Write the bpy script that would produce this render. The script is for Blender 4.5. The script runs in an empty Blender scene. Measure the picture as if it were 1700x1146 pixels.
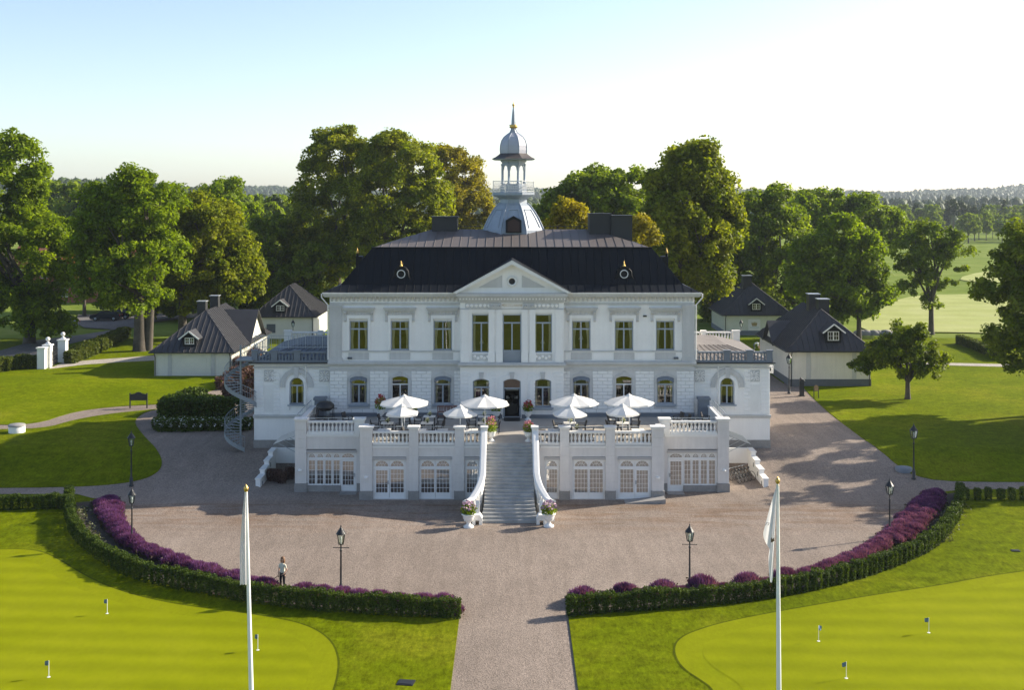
import bpy, bmesh, math, random
import numpy as np
from mathutils import Vector, Matrix
R = math.radians
rng = random.Random(7)
S = bpy.context.scene
COL = S.collection

# ------------------------------------------------------------------ camera, sky, sun, exposure
F, CX, HY, CAMH = 2000.0, 850.0, 325.0, 21.0          # focal length in photo pixels, axis, horizon row, camera height
cam = bpy.data.objects.new('camera', bpy.data.cameras.new('camera'))
COL.objects.link(cam)
cam.location = (0, 0, CAMH)
cam.rotation_euler = (R(90), 0, 0)
cam.data.sensor_width = 36.0
cam.data.lens = 36.0 * F / 1700.0
cam.data.shift_y = -(573.0 - HY) / 1700.0
cam.data.clip_start = 0.5
cam.data.clip_end = 20000
S.camera = cam

SUN_AZ, SUN_EL = 22.0, 26.0                            # to the right (+X) and 22 degrees behind the house
world = bpy.data.worlds.new('World')
S.world = world
world.use_nodes = True
wn = world.node_tree
sky = wn.nodes.new('ShaderNodeTexSky')
sky.sky_type = 'NISHITA'
sky.sun_disc = False
sky.sun_elevation = R(SUN_EL)
sky.sun_rotation = R(90 - SUN_AZ)
sky.altitude = 1100
sky.air_density = 0.82
sky.dust_density = 2.4
sky.ozone_density = 0.0
wn.links.new(sky.outputs[0], wn.nodes['Background'].inputs[0])
wn.nodes['Background'].inputs[1].default_value = 0.118
sun = bpy.data.objects.new('sun', bpy.data.lights.new('sun', 'SUN'))
COL.objects.link(sun)
sun.data.energy = 4.7
sun.data.angle = R(0.5)
sun.data.color = (1.0, 0.90, 0.74)
sdir = Vector((math.cos(R(SUN_EL)) * math.cos(R(SUN_AZ)), math.cos(R(SUN_EL)) * math.sin(R(SUN_AZ)), math.sin(R(SUN_EL))))
sun.rotation_euler = sdir.to_track_quat('Z', 'Y').to_euler()
S.view_settings.view_transform = 'Standard'
S.view_settings.look = 'None'
S.view_settings.exposure = 1.0
S.view_settings.gamma = 1.0
S.view_settings.use_curve_mapping = False

# ------------------------------------------------------------------ photo measurements -> metres
def U(px, d): return (px - CX) * d / F
def V(py, d): return CAMH - (py - HY) * d / F
def sstep(a, b, t):
    t = min(1.0, max(0.0, (t - a) / (b - a)))
    return t * t * (3 - 2 * t)
PITX, PITY = 18.3, 92.4
def g(x, y):
    """height of the ground: level forecourt, a slope up past the terrace, a soft mound on the left lawn"""
    if abs(x) < PITX and y < PITY:
        return 0.0
    z = 1.35 * sstep(85, 94.5, y)
    q = ((x + 49) / 15.0) ** 2 + ((y - 124) / 9.5) ** 2
    if q < 1: z += 0.5 * (1 - q) ** 2
    if y > 700: z += 6.0 * sstep(700, 2500, y)
    return z
def G(px, py, off=0.0):
    lo, hi = 5.0, 6000.0
    for _ in range(60):
        m = 0.5 * (lo + hi)
        if V(py, m) > g(U(px, m), m) + off: lo = m
        else: hi = m
    d = 0.5 * (lo + hi)
    return Vector((U(px, d), d, g(U(px, d), d)))

# ------------------------------------------------------------------ mesh building
class MB:
    def __init__(s): s.v = []; s.f = []; s.sm = []
    def add(s, vs, fs, smooth=False):
        n = len(s.v); s.v += [tuple(v) for v in vs]
        for f in fs: s.f.append(tuple(i + n for i in f)); s.sm.append(smooth)
        return s
    def quad(s, *p): return s.add(p, [tuple(range(len(p)))])
    def box(s, x0, x1, y0, y1, z0, z1):
        return s.add([(x0,y0,z0),(x1,y0,z0),(x1,y1,z0),(x0,y1,z0),(x0,y0,z1),(x1,y0,z1),(x1,y1,z1),(x0,y1,z1)],
                     [(0,3,2,1),(4,5,6,7),(0,1,5,4),(1,2,6,5),(2,3,7,6),(3,0,4,7)])
    def bar(s, a, b, w, h=None):
        """a rectangular bar from a to b"""
        a = Vector(a); b = Vector(b); h = h or w
        d = (b - a).normalized()
        up = Vector((0,0,1)) if abs(d.z) < 0.95 else Vector((0,1,0))
        u = d.cross(up).normalized() * (w / 2); t = u.cross(d).normalized() * (h / 2)
        vs = [p + i*u + j*t for p in (a, b) for i, j in ((-1,-1),(1,-1),(1,1),(-1,1))]
        return s.add(vs, [(0,1,2,3),(7,6,5,4),(0,4,5,1),(1,5,6,2),(2,6,7,3),(3,7,4,0)])
    def tube(s, pts, rad, n=8, caps=True):
        pts = [Vector(p) for p in pts]
        if not hasattr(rad, '__len__'): rad = [rad] * len(pts)
        vs = []; prev = None
        for i, p in enumerate(pts):
            d = (pts[min(i+1, len(pts)-1)] - pts[max(i-1, 0)])
            d = d.normalized() if d.length > 1e-9 else Vector((0,0,1))
            if prev is None:
                up = Vector((0,0,1)) if abs(d.z) < 0.9 else Vector((1,0,0))
                u = d.cross(up).normalized()
            else:
                u = (prev - d * prev.dot(d)).normalized()
            prev = u; w = d.cross(u)
            for k in range(n):
                a = 2*math.pi*k/n
                vs.append(p + (u*math.cos(a) + w*math.sin(a)) * rad[i])
        fs = [(i*n+k, i*n+(k+1)%n, (i+1)*n+(k+1)%n, (i+1)*n+k) for i in range(len(pts)-1) for k in range(n)]
        s.add(vs, fs, True)
        if caps:
            m = len(pts)
            s.add(vs[:n], [tuple(range(n-1,-1,-1))]); s.add(vs[(m-1)*n:], [tuple(range(n))])
        return s
    def lathe(s, prof, n=12, c=(0,0,0), rot=0.0, smooth=True):
        vs = []
        for r, z in prof:
            for k in range(n):
                a = 2*math.pi*k/n + rot
                vs.append((c[0]+r*math.cos(a), c[1]+r*math.sin(a), c[2]+z))
        m = len(prof)
        s.add(vs, [(i*n+k, i*n+(k+1)%n, (i+1)*n+(k+1)%n, (i+1)*n+k) for i in range(m-1) for k in range(n)], smooth)
        if prof[0][0] > 1e-4: s.add(vs[:n], [tuple(range(n-1,-1,-1))])
        if prof[-1][0] > 1e-4: s.add(vs[(m-1)*n:], [tuple(range(n))])
        return s
    def prism_y(s, poly, y0, y1):
        """polygon in x,z pulled from y0 to y1"""
        n = len(poly)
        vs = [(x,y0,z) for x,z in poly] + [(x,y1,z) for x,z in poly]
        return s.add(vs, [tuple(range(n)), tuple(range(2*n-1,n-1,-1))] + [(i,i+n,(i+1)%n+n,(i+1)%n) for i in range(n)])
    def prism_x(s, poly, x0, x1):
        n = len(poly)
        vs = [(x0,y,z) for y,z in poly] + [(x1,y,z) for y,z in poly]
        return s.add(vs, [tuple(range(n-1,-1,-1)), tuple(range(n,2*n))] + [(i,(i+1)%n,(i+1)%n+n,i+n) for i in range(n)])
    def prism_z(s, poly, z0, z1):
        n = len(poly)
        vs = [(x,y,z0) for x,y in poly] + [(x,y,z1) for x,y in poly]
        return s.add(vs, [tuple(range(n-1,-1,-1)), tuple(range(n,2*n))] + [(i,(i+1)%n,(i+1)%n+n,i+n) for i in range(n)])
    def wall(s, x0, x1, z0, z1, y, th, holes):
        """a wall facing -Y with openings (x0,x1,z0,z1,rise of the arch) and their reveals"""
        xs = sorted({x0, x1} | {h[i] for h in holes for i in (0,1)})
        zs = sorted({z0, z1} | {h[i] for h in holes for i in (2,3)})
        for a, b in zip(xs, xs[1:]):
            for c, d in zip(zs, zs[1:]):
                mx, mz = (a+b)/2, (c+d)/2
                if not any(h[0] < mx < h[1] and h[2] < mz < h[3] for h in holes):
                    s.quad((a,y,c),(b,y,c),(b,y,d),(a,y,d))
        for hx0, hx1, hz0, hz1, rise in holes:
            top = arch_pts(hx0, hx1, hz1, rise)
            if rise > 0:
                for (ax, az), (bx, bz) in zip(top, top[1:]):
                    s.quad((ax,y,az),(bx,y,bz),(bx,y,hz1),(ax,y,hz1))
            loop = [(hx0,hz0)] + top + [(hx1,hz0)]
            for i in range(len(loop)):
                (ax, az), (bx, bz) = loop[i], loop[(i+1) % len(loop)]
                s.quad((ax,y,az),(ax,y+th,az),(bx,y+th,bz),(bx,y,bz))
        return s
    def data(s, name, mat):
        me = bpy.data.meshes.new(name)
        me.from_pydata(s.v, [], s.f)
        me.polygons.foreach_set('use_smooth', s.sm)
        if mat: me.materials.append(mat)
        me.update()
        return me
    def build(s, name, mat, parent=None, loc=None):
        return put(name, s.data(name, mat), parent, loc)

def arch_pts(x0, x1, ztop, rise, n=8):
    if rise <= 0: return [(x0, ztop), (x1, ztop)]
    w = (x1 - x0) / 2; cx = (x0 + x1) / 2
    r = (w*w + rise*rise) / (2*rise); zc = ztop - r
    a0 = math.asin(min(1.0, w / r))
    if rise > w: a0 = math.pi - a0
    return [(cx + r*math.sin(-a0 + 2*a0*i/n), zc + r*math.cos(-a0 + 2*a0*i/n)) for i in range(n+1)]

def put(name, data, parent=None, loc=None, rotz=0.0, scale=None):
    o = bpy.data.objects.new(name, data)
    COL.objects.link(o)
    if parent is not None:
        o.parent = parent
        if loc is None: loc = parent.get('_w', (0,0,0)); loc = (-loc[0], -loc[1], -loc[2])   # mesh is in world metres
    if loc is not None: o.location = loc
    if rotz: o.rotation_euler[2] = rotz
    if scale is not None: o.scale = scale
    return o
def tag(o, label=None, cat=None, group=None, kind=None):
    if label: o['label'] = label
    if cat: o['category'] = cat
    if group: o['group'] = group
    if kind: o['kind'] = kind
    return o
def thing(name, label, cat, loc=(0,0,0), group=None, rotz=0.0):
    o = bpy.data.objects.new(name, None)
    COL.objects.link(o)
    o.location = loc; o.rotation_euler[2] = rotz
    o.empty_display_size = 0.2
    o['_w'] = tuple(loc)
    return tag(o, label, cat, group)
def kids(o): return [c for c in KID.get(o.name, [])]
KID = {}
def dup(root, loc, rotz=0.0, label=None, group=None, scale=None):
    """a copy of a thing with copies of its parts and their sub-parts, sharing mesh data"""
    r = root.copy(); COL.objects.link(r)
    r.location = loc; r.rotation_euler[2] = rotz
    if scale is not None: r.scale = scale
    if label: r['label'] = label
    if group: r['group'] = group
    for ch in root.children:
        c = ch.copy(); COL.objects.link(c); c.parent = r
        for gr in ch.children:
            d = gr.copy(); COL.objects.link(d); d.parent = c
    return r

# ------------------------------------------------------------------ materials
def nodes(name):
    m = bpy.data.materials.new(name); m.use_nodes = True
    return m, m.node_tree.nodes, m.node_tree.links, m.node_tree.nodes['Principled BSDF']
def ramp(N, L, fac, stops):
    r = N.new('ShaderNodeValToRGB')
    el = r.color_ramp.elements
    while len(el) < len(stops): el.new(0.5)
    for e, (p, c) in zip(el, stops): e.position = p; e.color = (*c, 1)
    L.new(fac, r.inputs[0]); return r.outputs[0]
def noise(N, L, vec, scale, detail=3, rough=0.6):
    n = N.new('ShaderNodeTexNoise'); n.inputs['Scale'].default_value = scale
    n.inputs['Detail'].default_value = detail; n.inputs['Roughness'].default_value = rough
    if vec is not None: L.new(vec, n.inputs['Vector'])
    return n.outputs['Fac']
def mixc(N, L, fac, a, b, mode='MIX'):
    m = N.new('ShaderNodeMix'); m.data_type = 'RGBA'; m.blend_type = mode
    for sock, val in ((m.inputs[0], fac), (m.inputs[6], a), (m.inputs[7], b)):
        if hasattr(val, 'is_linked'): L.new(val, sock)
        elif hasattr(val, '__len__'): sock.default_value = (*val, 1) if len(val) == 3 else val
        else: sock.default_value = val
    return m.outputs[2]
def mat(name, col, rough=0.6, var=0.12, scale=1.5, fine=0.06, fscale=25.0, bump=0.0, bscale=60.0, metal=0.0, spec=0.5, streak=0.0):
    m, N, L, P = nodes(name)
    pos = N.new('ShaderNodeNewGeometry').outputs['Position']
    lo = tuple(c*(1-var) for c in col); hi = tuple(min(0.95, c*(1+var*0.6)) for c in col)
    c = ramp(N, L, noise(N, L, pos, scale, 4), [(0.3, lo), (0.7, hi)])
    if fine > 0:
        c2 = ramp(N, L, noise(N, L, pos, fscale, 2), [(0.3, (1-fine*2,)*3), (0.7, (1,)*3)])
        c = mixc(N, L, 1.0, c, c2, 'MULTIPLY')
    if streak > 0:
        mp = N.new('ShaderNodeMapping'); mp.inputs['Scale'].default_value = (3.0, 3.0, 0.25)
        L.new(pos, mp.inputs[0])
        c3 = ramp(N, L, noise(N, L, mp.outputs[0], 1.2, 5), [(0.42, (1-streak,)*3), (0.62, (1,)*3)])
        c = mixc(N, L, 1.0, c, c3, 'MULTIPLY')
    L.new(c, P.inputs['Base Color'])
    P.inputs['Roughness'].default_value = rough
    P.inputs['Metallic'].default_value = metal
    P.inputs['Specular IOR Level'].default_value = spec
    if bump > 0:
        b = N.new('ShaderNodeBump'); b.inputs['Strength'].default_value = bump; b.inputs['Distance'].default_value = 0.02
        L.new(noise(N, L, pos, bscale, 4), b.inputs['Height']); L.new(b.outputs[0], P.inputs['Normal'])
    return m
def leafmat(name, a, b, trans=0.35, scale=0.35):
    m, N, L, P = nodes(name)
    geo = N.new('ShaderNodeNewGeometry')
    n = noise(N, L, geo.outputs['Position'], scale, 3)
    c1 = ramp(N, L, n, [(0.35, a), (0.65, b)])
    v = N.new('ShaderNodeMapRange'); v.inputs[3].default_value = 0.62; v.inputs[4].default_value = 1.35
    L.new(geo.outputs['Random Per Island'], v.inputs[0])
    cc = N.new('ShaderNodeCombineColor')
    for i in range(3): L.new(v.outputs[0], cc.inputs[i])
    c = mixc(N, L, 1.0, c1, cc.outputs[0], 'MULTIPLY')
    L.new(c, P.inputs['Base Color']); P.inputs['Roughness'].default_value = 0.55
    P.inputs['Specular IOR Level'].default_value = 0.12
    t = N.new('ShaderNodeBsdfTranslucent')
    tc = mixc(N, L, 1.0, c, (1.7, 1.7, 0.4), 'MULTIPLY'); L.new(tc, t.inputs[0])
    mx = N.new('ShaderNodeMixShader'); mx.inputs[0].default_value = trans
    L.new(P.outputs[0], mx.inputs[1]); L.new(t.outputs[0], mx.inputs[2])
    L.new(mx.outputs[0], N['Material Output'].inputs[0])
    return m
def glassmat(name, tint=(0.75,0.8,0.78), refl=0.16, rough=0.01):
    m, N, L, P = nodes(name)
    gl = N.new('ShaderNodeBsdfGlossy'); gl.inputs['Roughness'].default_value = rough
    tr = N.new('ShaderNodeBsdfTransparent'); tr.inputs[0].default_value = (*tint, 1)
    lw = N.new('ShaderNodeFresnel'); lw.inputs[0].default_value = 1.5
    ad = N.new('ShaderNodeMath'); ad.operation = 'ADD'; ad.use_clamp = True; ad.inputs[1].default_value = refl
    L.new(lw.outputs[0], ad.inputs[0])
    mx = N.new('ShaderNodeMixShader'); L.new(ad.outputs[0], mx.inputs[0])
    L.new(tr.outputs[0], mx.inputs[1]); L.new(gl.outputs[0], mx.inputs[2])
    L.new(mx.outputs[0], N['Material Output'].inputs[0])
    return m
SSTEEL = None
def grassmat(name, a, b, c, stripes=0.0, sdir=(0,1,0), swidth=0.9, fine=0.25, bump=0.3):
    """mown turf: broad tone drift, short blades as fine noise, faint mowing bands"""
    m, N, L, P = nodes(name)
    pos = N.new('ShaderNodeNewGeometry').outputs['Position']
    col = ramp(N, L, noise(N, L, pos, 0.12, 5, 0.65), [(0.3, a), (0.5, b), (0.72, c)])
    mp = N.new('ShaderNodeMapping'); mp.inputs['Scale'].default_value = (1.0, 0.35, 1.0); L.new(pos, mp.inputs[0])
    f1 = ramp(N, L, noise(N, L, mp.outputs[0], 7.0, 4, 0.75), [(0.3, (1-fine,)*3), (0.7, (1+fine*0.35,)*3)])
    col = mixc(N, L, 1.0, col, f1, 'MULTIPLY')
    f3 = ramp(N, L, noise(N, L, pos, 1.3, 5, 0.7), [(0.32, (1-fine*.7,)*3), (0.66, (1+fine*.25,)*3)])
    col = mixc(N, L, 1.0, col, f3, 'MULTIPLY')
    f2 = ramp(N, L, noise(N, L, pos, 45.0, 2), [(0.3, (1-fine*0.8,)*3), (0.7, (1.05,)*3)])
    col = mixc(N, L, 1.0, col, f2, 'MULTIPLY')
    if stripes > 0:
        vm = N.new('ShaderNodeVectorMath'); vm.operation = 'DOT_PRODUCT'
        L.new(pos, vm.inputs[0]); vm.inputs[1].default_value = tuple(k*math.pi/swidth for k in sdir)
        wob = N.new('ShaderNodeMath'); wob.operation = 'MULTIPLY_ADD'
        L.new(noise(N, L, pos, 0.35, 3), wob.inputs[0]); wob.inputs[1].default_value = 3.0; L.new(vm.outputs['Value'], wob.inputs[2])
        sn = N.new('ShaderNodeMath'); sn.operation = 'SINE'; L.new(wob.outputs[0], sn.inputs[0])
        mr = N.new('ShaderNodeMapRange'); mr.inputs[1].default_value = -1; mr.inputs[2].default_value = 1
        mr.inputs[3].default_value = 1 - stripes; mr.inputs[4].default_value = 1.0
        L.new(sn.outputs[0], mr.inputs[0])
        cc = N.new('ShaderNodeCombineColor')
        for i in range(3): L.new(mr.outputs[0], cc.inputs[i])
        col = mixc(N, L, 1.0, col, cc.outputs[0], 'MULTIPLY')
    L.new(col, P.inputs['Base Color'])
    P.inputs['Roughness'].default_value = 0.9
    P.inputs['Specular IOR Level'].default_value = 0.02
    b = N.new('ShaderNodeBump'); b.inputs['Strength'].default_value = bump; b.inputs['Distance'].default_value = 0.03
    L.new(noise(N, L, pos, 22.0, 3, 0.8), b.inputs['Height']); L.new(b.outputs[0], P.inputs['Normal'])
    return m
def gravelmat(name, a, b, c, grain=30.0):
    m, N, L, P = nodes(name)
    pos = N.new('ShaderNodeNewGeometry').outputs['Position']
    col = ramp(N, L, noise(N, L, pos, 0.16, 6, 0.7), [(0.32, a), (0.55, b), (0.75, c)])
    vo = N.new('ShaderNodeTexVoronoi'); vo.inputs['Scale'].default_value = grain; L.new(pos, vo.inputs['Vector'])
    sp = N.new('ShaderNodeSeparateColor'); L.new(vo.outputs['Color'], sp.inputs[0])
    g1 = ramp(N, L, sp.outputs[0], [(0.0, (0.68,)*3), (0.5, (1.0,)*3), (1.0, (1.22,)*3)])
    col = mixc(N, L, 1.0, col, g1, 'MULTIPLY')
    g2 = ramp(N, L, noise(N, L, pos, 9.0, 4, 0.7), [(0.3, (0.86,)*3), (0.7, (1.06,)*3)])
    col = mixc(N, L, 1.0, col, g2, 'MULTIPLY')
    mp = N.new('ShaderNodeMapping'); mp.inputs['Scale'].default_value = (1.0, 0.16, 1.0); mp.inputs['Rotation'].default_value = (0,0,0.12)
    L.new(pos, mp.inputs[0])
    g3 = ramp(N, L, noise(N, L, mp.outputs[0], 1.6, 4, 0.6), [(0.35, (0.92,)*3), (0.6, (1.03,)*3)])
    col = mixc(N, L, 1.0, col, g3, 'MULTIPLY')
    wv = ramp(N, L, noise(N, L, pos, 0.045, 4, 0.55), [(0.40, (0.86,0.85,0.84)), (0.62, (1.03,)*3)])
    col = mixc(N, L, 1.0, col, wv, 'MULTIPLY')
    m2 = N.new('ShaderNodeMapping'); m2.inputs['Scale'].default_value = (2.4, 0.05, 1.0); L.new(pos, m2.inputs[0])
    tk = ramp(N, L, noise(N, L, m2.outputs[0], 1.0, 3, 0.5), [(0.38, (0.955,0.95,0.945)), (0.58, (1.01,)*3)])
    col = mixc(N, L, 1.0, col, tk, 'MULTIPLY')
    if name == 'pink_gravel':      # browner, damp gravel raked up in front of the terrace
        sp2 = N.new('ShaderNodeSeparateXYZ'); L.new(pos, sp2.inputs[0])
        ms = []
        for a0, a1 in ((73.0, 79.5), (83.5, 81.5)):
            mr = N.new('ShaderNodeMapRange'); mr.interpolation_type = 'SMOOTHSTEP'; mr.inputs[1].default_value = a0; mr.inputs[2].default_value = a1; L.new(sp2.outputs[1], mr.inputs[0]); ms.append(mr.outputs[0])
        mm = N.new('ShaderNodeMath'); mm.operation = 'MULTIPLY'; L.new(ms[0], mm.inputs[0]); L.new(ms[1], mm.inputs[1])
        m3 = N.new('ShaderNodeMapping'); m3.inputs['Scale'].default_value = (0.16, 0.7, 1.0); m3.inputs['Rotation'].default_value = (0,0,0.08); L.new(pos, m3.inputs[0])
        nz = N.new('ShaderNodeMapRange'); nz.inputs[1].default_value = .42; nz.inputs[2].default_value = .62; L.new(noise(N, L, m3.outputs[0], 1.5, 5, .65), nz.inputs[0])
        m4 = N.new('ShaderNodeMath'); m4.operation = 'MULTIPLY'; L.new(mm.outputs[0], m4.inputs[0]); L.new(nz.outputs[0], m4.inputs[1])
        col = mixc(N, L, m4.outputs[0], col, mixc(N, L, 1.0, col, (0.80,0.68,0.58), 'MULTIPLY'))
    L.new(col, P.inputs['Base Color']); P.inputs['Roughness'].default_value = 0.95
    P.inputs['Specular IOR Level'].default_value = 0.15
    bp = N.new('ShaderNodeBump'); bp.inputs['Strength'].default_value = 0.7; bp.inputs['Distance'].default_value = 0.02
    L.new(vo.outputs['Distance'], bp.inputs['Height']); L.new(bp.outputs[0], P.inputs['Normal'])
    return m

WHITE = mat('white_plaster', (0.88,0.865,0.84), 0.75, 0.04, 0.6, 0.015, 12, 0.1, 40, streak=0.03)
STONE_W = mat('white_block', (0.86,0.85,0.83), 0.8, 0.04, 0.9, 0.02, 14, 0.15, 35, streak=0.03)
TRIM = mat('pale_grey_trim', (0.58,0.575,0.565), 0.7, 0.08, 0.8, 0.03, 14, 0.15, 40, streak=0.07)
TERR = mat('terrace_plaster', (0.74,0.71,0.68), 0.8, 0.07, 0.7, 0.03, 12, 0.2, 40, streak=0.05)
CAPW = mat('white_coping', (0.80,0.79,0.76), 0.7, 0.06, 1.5, 0.03, 20, 0.15, 40)
WFRAME = mat('white_joinery', (0.80,0.80,0.79), 0.45, 0.03, 2, 0.0)
GFRAME = mat('blue_grey_joinery', (0.33,0.37,0.42), 0.5, 0.06, 2, 0.0)
PLINTH = mat('dark_plinth', (0.16,0.185,0.215), 0.7, 0.12, 1, 0.05, 20, 0.2)
GRANITE = mat('granite', (0.33,0.315,0.30), 0.8, 0.15, 2, 0.12, 30, 0.4, 25)
STEP = mat('step_granite', (0.44,0.44,0.43), 0.8, 0.22, 1.3, 0.10, 25, 0.3, 30)
ROOFD = mat('black_sheet_metal', (0.007,0.009,0.013), 0.5, 0.25, 0.5, 0.08, 9, 0.05, 15, spec=0.2)
ROOFB = mat('brown_grey_sheet_metal', (0.12,0.103,0.097), 0.6, 0.10, 0.5, 0.06, 9, 0.05, 15)
ROOFL = mat('lodge_sheet_metal', (0.042,0.042,0.047), 0.58, 0.15, 0.6, 0.06, 10, 0.05, 15)
ROOFW = mat('wing_roofing', (0.17,0.155,0.15), 0.85, 0.15, 0.9, 0.1, 12, 0.2, 20)
TOWER = mat('pale_blue_tower_metal', (0.33,0.38,0.45), 0.5, 0.07, 0.8, 0.03, 14, 0.05, 15, streak=0.08)
GOLD = mat('gilding', (0.62,0.42,0.14), 0.45, 0.05, 3, 0.0, metal=1.0)
BLACK = mat('black_iron', (0.018,0.019,0.022), 0.45, 0.15, 3, 0.0)
DGREY = mat('dark_grey_paint', (0.10,0.115,0.135), 0.6, 0.1, 2, 0.03)
BALD = mat('blue_grey_stone', (0.17,0.195,0.23), 0.7, 0.1, 1.2, 0.04, 15, 0.15)
CHIM = mat('black_chimney_metal', (0.02,0.021,0.025), 0.55, 0.15, 1.0, 0.05)
GLASS = glassmat('window_glass', (0.80,0.80,0.74), 0.12)
GLASSB = glassmat('basement_glass', (0.80,0.82,0.82), 0.34)
CLEAR = glassmat('clear_glass', (0.86,0.92,0.92), 0.05)
CURTAIN = mat('cream_curtain', (0.78,0.74,0.60), 0.9, 0.08, 3, 0.03)
LACE = mat('white_lace_curtain', (0.84,0.81,0.77), 0.9, 0.06, 3, 0.03)
BLIND = mat('white_blind', (0.74,0.74,0.74), 0.7, 0.03, 3, 0.0)
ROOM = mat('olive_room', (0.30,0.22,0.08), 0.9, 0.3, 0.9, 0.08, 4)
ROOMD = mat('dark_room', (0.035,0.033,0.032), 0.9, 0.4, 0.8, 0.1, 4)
LSHADE = mat('lamp_shade_cloth', (0.8,0.75,0.6), 0.9, 0.03, 3, 0.0)
def clothmat(name, col, trans):
    m = mat(name, col, .9, .04, 2, 0.0); N = m.node_tree.nodes; L = m.node_tree.links
    t = N.new('ShaderNodeBsdfTranslucent'); t.inputs[0].default_value = (*col, 1)
    mx = N.new('ShaderNodeMixShader'); mx.inputs[0].default_value = trans
    L.new(N['Principled BSDF'].outputs[0], mx.inputs[1]); L.new(t.outputs[0], mx.inputs[2]); L.new(mx.outputs[0], N['Material Output'].inputs[0])
    return m
CANVAS = clothmat('white_canvas', (0.83,0.82,0.79), .22)
STEEL = mat('galvanised_steel', (0.42,0.45,0.48), 0.45, 0.1, 2, 0.03, metal=0.4)
POLEW = mat('white_pole', (0.80,0.81,0.81), 0.35, 0.05, 2, 0.0)
FLAGW = clothmat('white_flag_cloth', (0.80,0.78,0.79), .45)
WICKER = mat('dark_wicker', (0.045,0.042,0.042), 0.8, 0.2, 4, 0.1)
CUSH = mat('pale_cushion', (0.62,0.60,0.55), 0.9, 0.05, 3, 0.0)
TTOP = mat('white_table_top', (0.78,0.76,0.72), 0.5, 0.04, 3, 0.0)
WOODR = mat('red_brown_wood', (0.20,0.075,0.05), 0.6, 0.2, 4, 0.1)
WOODL = mat('tan_wood', (0.36,0.24,0.13), 0.6, 0.2, 4, 0.1)
BRICK = mat('red_brick', (0.38,0.14,0.08), 0.85, 0.2, 2, 0.1, 20)
BOARD = mat('cream_boarding', (0.70,0.69,0.63), 0.7, 0.06, 0.8, 0.03, 12)
BOARDG = mat('grey_pilaster_paint', (0.50,0.50,0.49), 0.7, 0.06, 0.8, 0.03, 12)
TERF = mat('terrace_paving', (0.42,0.385,0.34), 0.85, 0.12, 0.8, 0.06, 14, 0.15)
SOIL = mat('bed_soil', (0.06,0.045,0.035), 0.95, 0.3, 2, 0.15, 18, 0.6)
SEAM = mat('seam_metal', (0.05,0.05,0.055), 0.35, 0.1, 2, 0.0)

# ------------------------------------------------------------------ ground sheets
GRASS = grassmat('lawn_turf', (0.13,0.18,0.002), (0.175,0.225,0.002), (0.25,0.27,0.010), 0.0, fine=0.42)
GRASSN = grassmat('near_lawn_turf', (0.13,0.175,0.002), (0.175,0.22,0.002), (0.255,0.27,0.012), 0.08, (0.25,0.97,0), 1.1, fine=0.48)
GREEN = grassmat('putting_turf', (0.19,0.218,0.003), (0.222,0.248,0.004), (0.25,0.272,0.008), 0.16, (0.06,1.0,0), 0.95, fine=0.07, bump=0.12)
COLLAR = grassmat('collar_turf', (0.185,0.215,0.003), (0.21,0.235,0.004), (0.23,0.25,0.006), 0.0, fine=0.12, bump=0.25)
MEADOW = grassmat('meadow_turf', (0.13,0.19,0.03), (0.18,0.24,0.04), (0.24,0.28,0.07), 0.06, (0.3,1,0), 9.0, fine=0.15)
FAIR = grassmat('pale_fairway_turf', (0.34,0.38,0.13), (0.39,0.42,0.16), (0.44,0.46,0.21), 0.08, (0.1,1,0), 4.0, fine=0.1)
GRAVEL = gravelmat('pink_gravel', (0.25,0.205,0.172), (0.29,0.238,0.20), (0.33,0.272,0.228), 17.0)
PATHG = gravelmat('pale_path_gravel', (0.40,0.36,0.31), (0.45,0.41,0.36), (0.50,0.46,0.40), 14.0)
ASPH = gravelmat('road_asphalt', (0.15,0.14,0.135), (0.18,0.17,0.165), (0.22,0.205,0.19), 12.0)

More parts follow.
